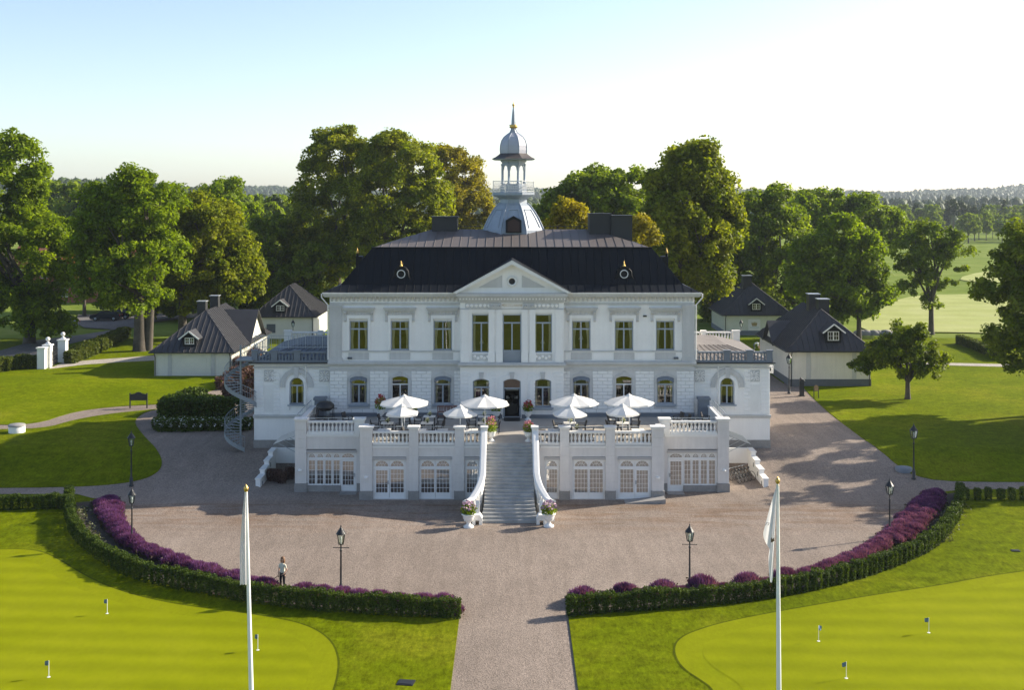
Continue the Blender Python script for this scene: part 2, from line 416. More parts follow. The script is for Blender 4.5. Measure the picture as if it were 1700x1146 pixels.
EDGEM = grassmat('edge_cut_turf', (0.07,0.09,0.004), (0.085,0.105,0.004), (0.10,0.12,0.006))
XC = sorted(set([-18.42,-18.1,18.1,18.42] + [-64+1.5*i for i in range(22)]))
YC = sorted(set([84.0 + 0.75*i for i in range(16)] + [92.3,92.5] + [114+1.5*i for i in range(14)]))
def chaikin(p, n=2, closed=False):
    p = [Vector(q[:2]) for q in p]
    for _ in range(n):
        q = [] if closed else [p[0]]
        m = len(p)
        for i in range(m if closed else m-1):
            a, b = p[i], p[(i+1) % m]
            q += [a*0.75+b*0.25, a*0.25+b*0.75]
        if not closed: q.append(p[-1])
        p = q
    return p
def pxl(*pts): return [G(*p).xy for p in pts]
def sheet(name, poly, off, m, skirt=0.0, xc=XC, yc=YC):
    bm = bmesh.new()
    poly = [Vector(p[:2]) for p in poly]
    q = [poly[0]]
    for p in poly[1:]:
        if (p-q[-1]).length > 1e-3: q.append(p)
    if (q[0]-q[-1]).length < 1e-3: q.pop()
    f = bm.faces.new([bm.verts.new((p.x, p.y, 0)) for p in q])
    f.normal_update()
    if f.normal.z < 0: f.normal_flip()
    bmesh.ops.triangulate(bm, faces=[f])
    for cs, ax in ((xc, 0), (yc, 1)):
        lo = min(p[ax] for p in q); hi = max(p[ax] for p in q)
        for c in cs:
            if lo < c < hi:
                no = (1,0,0) if ax == 0 else (0,1,0); co = (c,0,0) if ax == 0 else (0,c,0)
                bmesh.ops.bisect_plane(bm, geom=bm.verts[:]+bm.edges[:]+bm.faces[:], dist=1e-5, plane_co=co, plane_no=no)
    for v in bm.verts: v.co.z = g(v.co.x, v.co.y) + off
    if skirt > 0:
        be = [e for e in bm.edges if e.is_boundary]
        r = bmesh.ops.extrude_edge_only(bm, edges=be)
        for v in [e for e in r['geom'] if isinstance(e, bmesh.types.BMVert)]: v.co.z -= skirt
    bmesh.ops.recalc_face_normals(bm, faces=bm.faces[:])
    if sum(f.normal.z for f in bm.faces) < 0: bmesh.ops.reverse_faces(bm, faces=bm.faces[:])
    me = bpy.data.meshes.new(name); bm.to_mesh(me); bm.free(); me.materials.append(m)
    o = put(name, me)
    return tag(o, kind='structure')

# the land out to the horizon
def axis(vals, ends):
    return sorted(set(vals) | set(ends))
gx = axis(XC, [-9000,-5000,-3000,-2000,-1400,-1000,-700,-500,-350,-250,-180,-120,-90,-75,0,-8,8,25,35,50,75,90,120,180,250,350,500,700,1000,1400,2000,3000,5000,9000])
gy = axis(YC, [-400,-200,-100,-50,0,20,40,60,75,140,160,180,220,280,350,450,550,700,850,1000,1300,1700,2200,2600,3500,5000,7000,9500])
bm = MB()
bm.v = [(x, y, g(x, y) - 0.06) for y in gy for x in gx]
nx = len(gx)
bm.f = [(j*nx+i, j*nx+i+1, (j+1)*nx+i+1, (j+1)*nx+i) for j in range(len(gy)-1) for i in range(nx-1)]
bm.sm = [True]*len(bm.f)
tag(bm.build('ground', MEADOW), kind='structure')
tag(sheet('gravel_forecourt', [(-130,-60),(130,-60),(130,166),(-130,166)], 0.0, GRAVEL), kind='structure')

PATH_L, PATH_R = -2.61, 2.80
# flower-bed edges towards the gravel, left and right
BEDL = pxl((154,829),(176,829),(194,836),(204,846),(197,862),(198,880),(216,906),(249,920),(307,943),(393,963),(470,980),(565,992),(650,1002),(762,1007))
BEDR = pxl((940,1000),(1010,988),(1090,981),(1180,979),(1260,967),(1329,956),(1369,941),(1414,928),(1450,908),(1480,889),(1492,868),(1512,842),(1540,823),(1570,817),(1604,815))
L1 = [(-130,-60),(PATH_R+.02,-60),(PATH_R+.02,34),(PATH_L,34),(PATH_L,G(748,1032).y),(PATH_L,G(762,1007).y)] + list(reversed(chaikin(BEDL))) + pxl((128,822),(-400,824)) + [(-130, G(-400,824).y)]  # lawn closes the path out of view, added so door panes reflect green
L1[-2] = Vector((-130+1e-2, L1[-2].y))
near_lawn_left = sheet('lawn', L1, 0.06, GRASSN, 0.12)
L2 = [(PATH_R+.03,-60),(130,-60),(130,G(1700,813).y)] + pxl((1604,814)) + list(reversed(chaikin(BEDR))) + [(PATH_R,G(940,1000).y)]
near_lawn_right = sheet('lawn', L2, 0.06, GRASSN, 0.12)
L3 = [Vector((-130, G(-400,811).y))] + chaikin(pxl((-40,811),(90,810),(170,807),(232,799),(263,785),(271,768),(259,746),(236,722),(221,700),(238,686),(260,680))) + chaikin(pxl((240,682),(180,688),(122,698),(72,713),(-40,714))) + [Vector((-130, G(-40,714).y))]
sheet('lawn', L3, 0.05, GRASSN, 0.1)
L4 = [Vector((-130, G(-40,706).y))] + chaikin(pxl((-40,706),(58,706),(118,685),(182,676),(262,672))) + pxl((268,668),(330,655),(385,640)) + [(-20.6,118),(-20.6,124),(21.5,124),(23.5,165.8),(-130,165.8)]
sheet('lawn', L4, 0.05, GRASS, 0.1)
L5 = [(130,G(1700,801).y)] + list(reversed(chaikin(pxl((1330,640),(1352,664),(1382,691),(1450,742),(1492,776),(1520,791),(1560,799),(1640,801),(1700,801)),1))) + pxl((1316,629)) + [(28.4,126),(28.4,140),(26.0,165.8),(130,165.8)]
sheet('lawn', L5, 0.05, GRASS, 0.1)

# putting greens: collar below, close-mown green above
GL = chaikin(pxl((0,914),(39,913.5),(70,917),(97,929),(128,949),(163,968),(202,983),(253,997),(311,1008),(409,1020),(447,1026),(498,1036),(532,1050),(555,1070),(565,1097),(563,1124),(556,1150),(530,1220),(470,1320)),2)
GR = chaikin(pxl((1250,1320),(1205,1200),(1180,1146),(1163,1134),(1132,1114),(1118,1093),(1117,1073),(1132,1058),(1163,1046),(1203,1034.5),(1270,1021),(1361,1005),(1443,991),(1565,973),(1626,960.6),(1700,950),(1800,937)),2)
sheet('putting_green_collar', [Vector((-40, GL[0].y))] + GL + [Vector((-14,30)), Vector((-40,30))], 0.07, COLLAR)
sheet('putting_green_collar', GR + [Vector((50,GR[-1].y)), Vector((50,30)), Vector((12,30))], 0.07, COLLAR)
def inset(c, d, side):
    out = []
    for i, p in enumerate(c):
        t = (c[min(i+1,len(c)-1)] - c[max(i-1,0)]).normalized()
        out.append(p + Vector((-t.y, t.x)) * d * side)
    return out
sheet('putting_green', [Vector((-40, GL[0].y-1.4))] + inset(GL, 1.35, -1) + [Vector((-15,30)), Vector((-40,30))], 0.078, GREEN)
sheet('putting_green', inset(GR, 1.35, -1) + [Vector((50,GR[-1].y-1.3)), Vector((50,30)), Vector((13.2,30))], 0.078, GREEN)

for gl_, sd in ((GL,-1),(GR,-1)):
    sheet('green_edge_cut', gl_ + list(reversed(inset(gl_, .10, sd))), 0.074, EDGEM)
sheet('path', pxl((80,614),(140,606.5),(200,602.5),(252,600),(300,597),(300,589),(250,591.5),(200,595.5),(150,599),(105,603)), 0.07, PATHG)
sheet('road', pxl((-300,640),(0,607),(60,590),(112,573),(160,561),(205,549),(260,535),(330,527),(330,521),(240,521),(130,523),(126,537),(140,545),(190,548),(140,556),(60,566),(0,583),(-300,615)), 0.075, ASPH)
sheet('path', pxl((1500,606),(1700,611),(1900,616),(1900,611),(1700,606.5),(1500,602)), 0.07, PATHG)
sheet('fairway', chaikin(pxl((1412,553),(1560,552),(1700,556),(1850,552),(1800,492),(1640,489),(1510,490),(1450,515)),2,True), 0.10, FAIR)
sheet('fairway', chaikin(pxl((1560,470),(1800,470),(1800,448),(1650,446)),2,True), 0.10, FAIR)
sheet('flower_bed_soil', list(chaikin(pxl((150,835),(190,838),(190,862),(196,884),(214,908),(250,925),(310,948),(395,968),(470,985),(565,996),(650,1006),(758,1010)))) + list(reversed(chaikin(pxl((113,838),(117,885),(137,908),(168,931),(240,965),(320,983),(400,998),(515,1013),(650,1022),(758,1027))))), 0.085, SOIL)
sheet('flower_bed_soil', list(chaikin(pxl((946,1004),(1010,992),(1090,985),(1180,983),(1260,971),(1335,958),(1375,944),(1420,930),(1456,910),(1486,890),(1500,868),(1520,843),(1545,826),(1588,820)))) + list(reversed(chaikin(pxl((948,1025),(1068,1015),(1203,1003),(1341,983),(1463,950),(1524,926),(1563,900),(1589,865),(1597,840))))), 0.085, SOIL)

# ------------------------------------------------------------------ the manor house
YF, YR, YW = 93.3, 92.6, 93.9
def fx(px, d=YF): return (px - 850.5) * d / F
def fz(py, d=YF): return V(py, d)
house = thing('manor_house', 'large white manor house with black mansard roof and tower behind the terrace', 'house', (0, YF, 1.35))
FLOOR = 3.88
def ho(mb, name, m): return mb.build(name, m, house)
ZC0, ZC1 = 13.12, 13.44
EDGE = 14.12
RX = 3.99
upx = [596, 664.5, 735.5]; UPX = [fx(p) for p in upx]; UPX = UPX + [-x for x in reversed(UPX)]
UW, UZ0, UZ1 = 0.72, 9.03, 11.48
LW, LZ0, LZ1, LR = 0.66, 4.86, 7.03, 0.17
JOINT = mat('joint_shade_plaster', (0.64,0.635,0.625), 0.85, 0.1, 1.0, 0.03)  # grey wall face behind the blocks, imitating shade in their joints
# walls: shell of the main block
mb = MB()
for s in (-1, 1):
    a, b = sorted((s*EDGE, s*RX))
    xs = [x for x in UPX if a < x < b]
    mb.wall(a, b, 7.95, ZC0, YF, 0.32, [(x-UW, x+UW, UZ0, UZ1, 0) for x in xs])
    lw_ = MB().wall(a, b, FLOOR-4, 7.95, YF, 0.32, [(x-LW, x+LW, LZ0, LZ1, LR) for x in xs]); ho(lw_, 'lower_wall', JOINT)
    mb.quad((s*EDGE,YF,-0.1),(s*EDGE,113,-0.1),(s*EDGE,113,ZC1),(s*EDGE,YF,ZC1))
mb.quad((-EDGE,113,-0.1),(EDGE,113,-0.1),(EDGE,113,ZC1),(-EDGE,113,ZC1))
ho(mb, 'wall', WHITE)
# risalit
RW = [fx(799.5, YR), 0.0, fx(901.5, YR)]
mb = MB()
mb.wall(-RX, RX, 7.95, 13.3, YR, 0.32, [(RW[0]-.72,RW[0]+.72,8.92,12.0,0),(-.72,.72,8.05,12.0,0),(RW[2]-.72,RW[2]+.72,8.92,12.0,0)])
mb.wall(-RX, RX, -0.1, 7.95, YR, 0.32, [(RW[0]-.66,RW[0]+.66,4.72,6.93,.2),(-.68,.68,FLOOR+.02,6.93,.2),(RW[2]-.66,RW[2]+.66,4.72,6.93,.2)])
for s in (-1, 1): mb.quad((s*RX,YR,-0.1),(s*RX,YF,-0.1),(s*RX,YF,13.3),(s*RX,YR,13.3))
ho(mb, 'risalit_wall', WHITE)
# rooms behind the windows
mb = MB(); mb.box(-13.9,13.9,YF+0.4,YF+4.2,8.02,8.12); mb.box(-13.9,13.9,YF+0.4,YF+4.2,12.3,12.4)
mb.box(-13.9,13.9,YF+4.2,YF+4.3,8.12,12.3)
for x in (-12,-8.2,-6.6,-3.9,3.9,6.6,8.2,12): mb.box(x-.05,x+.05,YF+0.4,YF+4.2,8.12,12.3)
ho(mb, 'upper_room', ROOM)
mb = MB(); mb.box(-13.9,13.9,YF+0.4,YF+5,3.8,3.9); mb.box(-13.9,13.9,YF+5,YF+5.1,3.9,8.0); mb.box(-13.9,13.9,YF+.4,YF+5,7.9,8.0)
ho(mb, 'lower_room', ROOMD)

# window patterns: frame is the part, panes, curtains and sill its sub-parts
def sash(w, z0, z1, ztr, rise=0.0, bw=0.085, mull=True, ztr_mull=None, th=0.07):
    """frame with a transom at ztr and a central mullion"""
    mb = MB(); y0, y1 = 0.0, th
    mb.box(-w, -w+bw, y0, y1, z0, z1-rise); mb.box(w-bw, w, y0, y1, z0, z1-rise)
    mb.box(-w+bw, w-bw, y0, y1, z0, z0+bw)
    if rise > 0:
        o = arch_pts(-w, w, z1, rise); i = arch_pts(-w+bw, w-bw, z1-bw, max(rise*(w-bw)/w, .02))
        for k in range(len(o)-1):
            q = [(o[k][0],o[k][1]),(o[k+1][0],o[k+1][1]),(i[k+1][0],i[k+1][1]),(i[k][0],i[k][1])]
            mb.prism_y(q, y0, y1)
    else: mb.box(-w+bw, w-bw, y0, y1, z1-bw, z1)
    if ztr: mb.box(-w+bw, w-bw, y0-.015, y1, ztr-bw*.7, ztr+bw*.7)
    if mull:
        mb.box(-bw*.65, bw*.65, y0-.01, y1, z0+bw, ztr-bw*.7 if ztr else z1-bw)
        if ztr_mull: mb.box(-bw*.4, bw*.4, y0, y1, ztr+bw*.7, z1-bw)
    return mb
def pane_mesh(w, z0, z1, rise=0.0):
    mb = MB(); top = arch_pts(-w+.03, w-.03, z1-.03, max(0, rise-.01))
    mb.quad((-w+.03,.045,z0+.03), *[(x,.045,z) for x, z in ([(w-.03, z0+.03)] + list(reversed(top)))])
    return mb
def rect_pane(x0, x1, z0, z1, y=0.04):
    return MB().quad((x0,y,z0),(x1,y,z0),(x1,y,z1),(x0,y,z1))
def curtain_mb(w, z0, z1, side, spread=0.5, y=0.13):
    """a curtain gathered at one side, tied back low"""
    mb = MB(); n, m = 8, 6; vs = []
    for j in range(m+1):
        t = j/m; zz = z0 + (z1-z0)*t
        wd = w*(0.22 + (spread-0.22)*max(0, (t-0.25)/0.75)**1.3) if t > 0.25 else w*(0.30 - 0.32*t)
        for i in range(n+1):
            u = i/n
            vs.append((side*(w - wd*u), y + 0.03*math.sin(u*9+0.6), zz))
    mb.add(vs, [(j*(n+1)+i, j*(n+1)+i+1, (j+1)*(n+1)+i+1, (j+1)*(n+1)+i) for j in range(m) for i in range(n)], True)
    return mb
UH = UZ1-UZ0
ubl = 0.2
MD = {}
MD['uf'] = sash(UW, 0, UH-ubl, 1.62, ztr_mull=True).data('window', GFRAME)
for i,(a,b,c,d) in enumerate(((-UW+.085,-.05,.085,1.56),(.05,UW-.085,.085,1.56),(-UW+.085,-.034,1.68,UH-ubl-.085),(.034,UW-.085,1.68,UH-ubl-.085))):
    MD['up%d'%i] = rect_pane(a,b,c,d).data('pane', GLASS)
MD['ub'] = MB().box(-UW+.01,UW-.01,-.03,.05,UH-ubl,UH-.005).data('blind_box', BLIND)
for s in (-1,1): MD['uc%d'%s] = curtain_mb(UW-.1, .1, UH-.25, s).data('curtain', CURTAIN)
MD['us'] = MB().box(-UW-.02,UW+.02,-.26,-.02,-.07,0.0).data('sill', TRIM)
MD['shade'] = MB().lathe([(.05,0),(.04,.03),(.015,.06),(.015,.32)],8).lathe([(.20,.30),(.09,.58)],10).data('lamp', LSHADE)
def upper_window(x, y=YF+.2, lamp=False):
    f = put('window', MD['uf'], house, (x, y-YF, UZ0-1.35))
    for i in range(4): put('pane', MD['up%d'%i], f, (0,0,0))
    put('blind_box', MD['ub'], f, (0,0,0))
    for s in (-1,1): put('curtain', MD['uc%d'%s], f, (0,0,0))
    put('sill', MD['us'], f, (0,0,0))
    if lamp: put('table_lamp', MD['shade'], f, (0.02,.5,.45))
for i, x in enumerate(UPX): upper_window(x, lamp=(i == 3))
LH = LZ1-LZ0
MD['lf'] = sash(LW, 0, LH, 1.5, LR).data('window', GFRAME)
for i,(a,b,c,d) in enumerate(((-LW+.085,-.05,.085,1.45),(.05,LW-.085,.085,1.45),(-LW+.085,LW-.085,1.55,LH-.12))):
    MD['lp%d'%i] = rect_pane(a,b,c,d).data('pane', GLASS)
for s in (-1,1): MD['lc%d'%s] = curtain_mb(LW-.1, .1, LH-.25, s, .35).data('curtain', CURTAIN)
MD['ls'] = MB().box(-LW-.16,LW+.16,-.36,-.02,-.13,-.01).box(-LW-.08,LW+.08,-.30,-.02,-.22,-.13).data('sill', GFRAME)
def lower_window(x, y=YF+.18, z=LZ0, frame='lf', white=False):
    f = put('window', MD[frame], house, (x, y-YF, z-1.35))
    for i in range(3): put('pane', MD['lp%d'%i], f, (0,0,0))
    if frame == 'lf':
        for s in (-1,1): put('curtain', MD['lc%d'%s], f, (0,0,0))
    put('sill', MD['ls'], f, (0,0,0))
MD['lfw'] = sash(LW, 0, LH, 1.5, LR, bw=0.06).data('window', WFRAME)
for i, x in enumerate(UPX): lower_window(x, frame='lfw' if i in (1,4) else 'lf')
for x in (RW[0], RW[2]): lower_window(x, YR+.18, 4.74)
# risalit upper windows
RH = 12.0-8.92
MD['rf'] = sash(.72, 0, RH-.14, 2.28).data('window', GFRAME)
for i,(a,b,c,d) in enumerate(((-.64,-.05,.085,2.22),(.05,.64,.085,2.22),(-.64,.64,2.34,RH-.22))): MD['rp%d'%i] = rect_pane(a,b,c,d).data('pane', GLASS)
MD['rb'] = MB().box(-.71,.71,-.03,.05,RH-.14,RH-.005).data('blind_box', BLIND)
for s in (-1,1): MD['rc%d'%s] = curtain_mb(.62, .1, RH-.2, s, .28).data('curtain', CURTAIN)
for x in (RW[0], RW[2]):
    f = put('window', MD['rf'], house, (x, YR+.2-YF, 8.92-1.35))
    for i in range(3): put('pane', MD['rp%d'%i], f, (0,0,0))
    put('blind_box', MD['rb'], f, (0,0,0))
    for s in (-1,1): put('curtain', MD['rc%d'%s], f, (0,0,0))
    put('table_lamp', MD['shade'], f, (0.02,.75,.30))
# balcony door above the entrance
mb = sash(.72, 0, 12.0-8.05-.14, 3.15)
mb.box(-.63,-.05,.0,.06,.05,1.05); mb.box(.05,.63,0,.06,.05,1.05)
f = put('balcony_door', mb.data('balcony_door', GFRAME), house, (0, YR+.2-YF, 8.05-1.35))
for a,b,c,d in ((-.64,-.05,1.05,3.1),(.05,.64,1.05,3.1),(-.64,.64,3.2,3.72)): rect_pane(a,b,c,d).build('pane', GLASS, f, (0,0,0))
MB().box(-.71,.71,-.03,.05,3.81,3.945).build('blind_box', BLIND, f, (0,0,0))
mb = MB(); mb.box(-.66,.66,-.16,-.13,.98,1.02); mb.box(-.66,.66,-.16,-.13,.06,.1)
for k in range(12): mb.box(-.65+k*.118-.01,-.65+k*.118+.01,-.155,-.135,.1,.98)
mb.build('railing', GFRAME, f, (0,0,0))
# entrance
f = put('entrance_door', sash(.68, 0, 6.93-FLOOR-.02, 2.25, .2, bw=.07, mull=False).data('entrance_door', GFRAME), house, (0, YR+.22-YF, FLOOR+.02-1.35))
rect_pane(-.6,.6,2.32,2.95).build('pane', GLASS, f, (0,0,0))
mb = MB(); mb.box(-.62,-.56,.06,.62,.03,2.2); mb.box(.56,.62,.06,.62,.03,2.2)
for s in (-1,1):
    for z in (.03,.75,1.45,2.12): mb.box(min(s*.56,s*.62),max(s*.56,s*.62),.06,.62,z,z+.1)
mb.build('door_leaf', GFRAME, f, (0,0,0))
mb = MB().box(-.42,.42,1.2,1.7,0.0,.8).box(-.3,.3,1.2,1.6,.8,.86).lathe([(.10,.86),(.06,1.0),(.16,1.3),(.25,1.55),(.05,1.6)],10,(0,1.4,0)).lathe([(.28,1.35),(.34,1.38)],10,(0,1.4,0))
mb.build('hall_table', BLACK, f, (0,0,0))
for z, w in ((1.12,.45),(1.75,.5)): MB().box(-w,w,2.0,2.05,z,z+.2).build('hall_picture', WFRAME, f, (0,0,0))
MB().box(-.62,.62,-1.5,-.05,-.015,-.005).build('door_mat', BLACK, f, (0,0,.02))

# ---- stucco: bands, frames, hoods
mb = MB()
for s in (-1, 1):
    a, b = sorted((s*(EDGE+.12), s*(RX+.0)))
    mb.box(a,b,YF-.34,YF-.001,7.98,8.12); mb.box(a,b,YF-.22,YF-.001,8.12,8.2); mb.box(a,b,YF-.16,YF-.001,7.86,7.98)
    mb.box(a,b,YF-.06,YF-.001,7.45,7.62)
ho(mb, 'string_course', TRIM)
mb = MB(); mb.box(-RX-.18,RX+.18,YR-.42,YR-.001,7.98,8.1); mb.box(-RX-.1,RX+.1,YR-.28,YR-.001,8.1,8.18); mb.box(-RX-.06,RX+.06,YR-.18,YR-.001,7.84,7.98)
ho(mb, 'balcony_ledge', TRIM)
for s in (-1, 1):
    a, b = sorted((s*EDGE, s*RX))
    mb = MB(); xs = sorted(x for x in UPX if a < x < b)
    mb.box(a,b,YF-.09,YF-.001,8.9,9.0)
    ho(mb, 'sill_band', TRIM)
    ed = [a] + [v for x in xs for v in (x-.86, x+.86)] + [b]
    for k in range(0, len(ed), 2):
        if ed[k+1]-ed[k] > .5: ho(MB().box(ed[k]+.12,ed[k+1]-.12,YF-.05,YF-.001,8.3,8.82), 'parapet_panel', WHITE)
    for x in xs: ho(MB().box(x-.8,x+.8,YF-.03,YF-.001,8.28,8.84), 'apron_panel', TRIM)
MD['surround'] = (MB().box(-.93,-.73,-.09,0,0,2.72).box(.73,.93,-.09,0,0,2.72).box(-.73,.73,-.09,0,2.46,2.72)).data('window_surround', WHITE)
MD['hood'] = (MB().box(-1.27,1.27,-.34,0,3.22,3.32).box(-1.2,1.2,-.27,0,3.10,3.22).box(-1.14,1.14,-.16,0,3.0,3.1)).data('hood', TRIM)
fr = MB().box(-1.0,1.0,-.06,0,2.74,2.99)
for k in range(-3,4): fr.lathe([(.001,-.04),(.07,-.02),(.10,.0)],8,(k*.24,0,0))
fr.v = fr.v[:8] + [(x, -.06+z, 2.865+y*1.0) for x, y, z in fr.v[8:]]
MD['frieze'] = fr.data('frieze', TRIM)
br = MB()
br.prism_x([(0,2.2),(-.07,2.2),(-.13,2.32),(-.10,2.5),(-.13,2.75),(-.26,2.9),(-.26,3.0),(0,3.0)], -.09, .09)
MD['bracket'] = br.data('bracket', TRIM)
for x in UPX:
    sr = put('window_surround', MD['surround'], house, (x, -.001, UZ0-1.35))
    put('hood', MD['hood'], sr, (0,0,0)); put('frieze', MD['frieze'], sr, (0,0,0))
    for s in (-1,1): put('bracket', MD['bracket'], sr, (s*1.04,0,0))
# lower arched surrounds with keystone
def arch_band(w0, w1, ztop0, ztop1, r0, r1, z0, y0, y1):
    mb = MB(); i = arch_pts(-w0, w0, ztop0, r0); o = arch_pts(-w1, w1, ztop1, r1)
    mb.box(-w1,-w0,y0,y1,z0,i[0][1]); mb.box(w0,w1,y0,y1,z0,i[0][1])
    o = [(-w1,i[0][1])] + o[1:-1] + [(w1,i[0][1])]
    for k in range(len(i)-1): mb.prism_y([i[k], i[k+1], o[k+1], o[k]], y0, y1)
    return mb
MD['lsur'] = arch_band(LW, LW+.2, LH, LH+.22, LR, LR+.12, 0, -.07, 0).data('window_surround', TRIM)
MD['key'] = MB().prism_y([(-.09,LH-.02),(.09,LH-.02),(.15,LH+.34),(-.15,LH+.34)], -.13, 0).data('keystone', TRIM)
MD['valance'] = None
for x in UPX:
    sr = put('window_surround', MD['lsur'], house, (x, -.001, LZ0-1.35)); put('keystone', MD['key'], sr, (0,0,0))
for x, w, z0 in ((RW[0],.66,4.72),(0,.68,FLOOR+.3),(RW[2],.66,4.72)):
    sr = put('window_surround', arch_band(w, w+.32, 6.93-z0, 7.25-z0, .2, .26, 0, -.08, 0).data('window_surround', WHITE), house, (x, YR-YF-.001, z0-1.35))
    MB().prism_y([(-.13,6.93-z0),(.13,6.93-z0),(.2,7.42-z0),(-.2,7.42-z0)], -.15, 0).build('keystone', TRIM, sr, (0,0,0))
# small scalloped awning valances over lower windows
def valance(w):
    mb = MB(); n = 10
    for k in range(n):
        a = -w + 2*w*k/n; b = -w + 2*w*(k+1)/n
        za = LH - LR + LR*(1-(a/w)**2); zb = LH - LR + LR*(1-(b/w)**2)
        mb.quad((a,-.05,za),(b,-.05,zb),(b,-.20,zb-.24),((a+b)/2,-.21,min(za,zb)-.30),(a,-.20,za-.24))
    return mb
MD['valance'] = valance(LW-.02).data('awning_valance', BALD)
for i, x in enumerate(UPX):
    if i in (0,2,3,5): put('awning_valance', MD['valance'], house, (x, -.1, LZ0-1.35))
# eaves cornice with brackets
for s in (-1, 1):
    a, b = sorted((s*(EDGE+.0), s*RX))
    mb = MB(); e0, e1 = (a-(.45 if s<0 else 0)), (b+(.45 if s>0 else 0))
    mb.box(e0,e1,YF-.5,YF-.001,13.26,13.44); mb.box(a,b,YF-.08,YF-.001,12.55,12.72); mb.box(e0+.08 if s<0 else e0,e1-.08 if s>0 else e1,YF-.34,YF-.001,13.16,13.26)
    c = ho(mb, 'eaves_cornice', TRIM)
    if s == 1: CORN = c
    n = 30
    for k in range(n):
        x = a + (b-a)*(k+.5)/n
        put('cornice_bracket', MD.setdefault('cbr', MB().prism_x([(0,-.34),(-.08,-.30),(-.10,-.12),(-.28,-.08),(-.28,0),(0,0)], -.075, .075).data('cornice_bracket', TRIM)), c, (x, YF-.001-YF, 13.16-1.35) if False else (x, YF-.001, 13.16))
    mb = MB(); mb.box(e0-.04,e1+.04 if s>0 else e1,YF-.62,YF-.48,13.44,13.53)
    ho(mb, 'gutter', CAPW)
# side returns of the cornice
mb = MB()
for s in (-1,1):
    a, b = sorted((s*EDGE, s*(EDGE+.45))); mb.box(a+ (.001 if s>0 else 0),b-(.001 if s<0 else 0),YF,113.4,13.2,13.44)
ho(mb, 'side_cornice', TRIM)
# corner pilasters
for s in (-1,1):
    a, b = sorted((s*(EDGE-.95), s*(EDGE+.03)))
    ho(MB().box(a,b,YF-.1,YF-.001,8.2,12.5).box(a-.05,b+.05,YF-.16,YF-.001,12.35,12.55).box(a-.05,b+.05,YF-.16,YF-.001,8.2,8.45), 'corner_pilaster', TRIM)
    for k in range(2):
        ho(MB().box(s*(EDGE-1.5)-.1,s*(EDGE-1.5)+.25,YF-.18,YF-.001,8.35,8.5), 'wall_bracket', DGREY) if k == 0 else None
# risalit pilasters and frieze
px_p = [772,787.5,816,836,864,884,913.5,928.5]
for c in (-3.62, -1.58, -.98, .98, 1.58, 3.62):
    w = .22 if abs(c) < 2 else .26
    ho(MB().box(c-w,c+w,YR-.09,YR-.001,8.95,12.05).box(c-w-.05,c+w+.05,YR-.15,YR-.001,12.05,12.25).box(c-w-.05,c+w+.05,YR-.15,YR-.001,8.2,8.95), 'pilaster', WHITE)
mb = MB(); mb.box(-RX,RX,YR-.1,YR-.001,12.78,12.9); mb.box(-RX-.05,RX+.05,YR-.2,YR-.001,12.9,13.0); mb.box(-RX,RX,YR-.07,YR-.001,12.27,12.33)
ho(mb, 'frieze_moulding', TRIM)
for c in (-2.6, 2.6):
    fr = ho(MB().box(c-1.0,c+1.0,YR-.05,YR-.001,12.36,12.74), 'frieze_panel', TRIM)
    for k in range(6): MB().lathe([(.0005,-.05),(.09,-.03),(.13,0)],8).build('rosette', WHITE, fr, (c-.82+k*.33, YR-.05, 12.55)).rotation_euler[0] = R(-90)
for c in (-1.28, 1.28):
    ho(MB().box(c-.45,c+.45,YR-.16,YR-.001,12.34,12.76).lathe([(.12,0),(.1,.1)],8,(c-.25,YR-.2,12.5)).lathe([(.12,0),(.1,.1)],8,(c+.25,YR-.2,12.5)), 'capital', TRIM)
for x in (RW[0], RW[2]):
    p = ho(MB().box(x-.72,x+.72,YR-.04,YR-.001,8.3,8.84), 'apron_panel', TRIM)
    for k in range(5): MB().lathe([(.0005,-.05),(.08,-.03),(.12,0)],7).build('rosette', WHITE, p, (x-.5+k*.25, YR-.04, 8.57+.06*(-1)**k)).rotation_euler[0] = R(-90)
# inscription
ho(MB().box(-.83,.83,YR-.045,YR-.001,12.37,12.75), 'inscription_panel', WHITE)
tc = bpy.data.curves.new('inscription', 'FONT'); tc.body = 'MDCCCLXXXVII'; tc.size = .30; tc.align_x = 'CENTER'; tc.align_y = 'CENTER'; tc.extrude = .008
tc.materials.append(mat('ochre_letters', (0.45,0.33,0.14), .6, .05, 3, 0))
tmp = put('inscription', tc); bpy.context.view_layer.update()
tme = bpy.data.meshes.new_from_object(tmp.evaluated_get(bpy.context.evaluated_depsgraph_get())); tme.materials.clear(); tme.materials.append(tc.materials[0]); bpy.data.objects.remove(tmp)
to = put('inscription', tme, house, (0, YR-.055-YF, 12.56-1.35)); to.rotation_euler = (R(90),0,0); to.scale = (.72,1,1)

# pediment
PB, PT, PX = 13.55, 15.75, 4.28
p = ho(MB().prism_y([(-PX+.02,PB-.04),(PX-.02,PB-.04),(0,PT+.1)], YR-.05, YR+.2), 'pediment', WHITE)
MB().box(-PX,PX,YR-.55,YR-.051,13.3,13.5).box(-PX+.1,PX-.1,YR-.4,YR-.051,13.16,13.3).box(-PX+.2,PX-.2,YR-.3,YR-.051,13.0,13.16).build('pediment_cornice', TRIM, p, (0,0,0))
mb = MB()
for s in (-1,1):
    mb.prism_y([(s*PX,13.5),(0,PT-.0),(0,PT+.32),(s*(PX+.22),13.6)] if s>0 else [(0,PT),(s*PX,13.5),(s*(PX+.22),13.6),(0,PT+.32)], YR-.6, YR-.06)
mb.build('raking_cornice', CAPW, p, (0,0,0))
mb = MB()
for k in range(34): mb.box(-PX+.25+k*.243,-PX+.25+k*.243+.11,YR-.34,YR-.301,13.02,13.14)
mb.build('dentil_course', WHITE, p, (0,0,0))
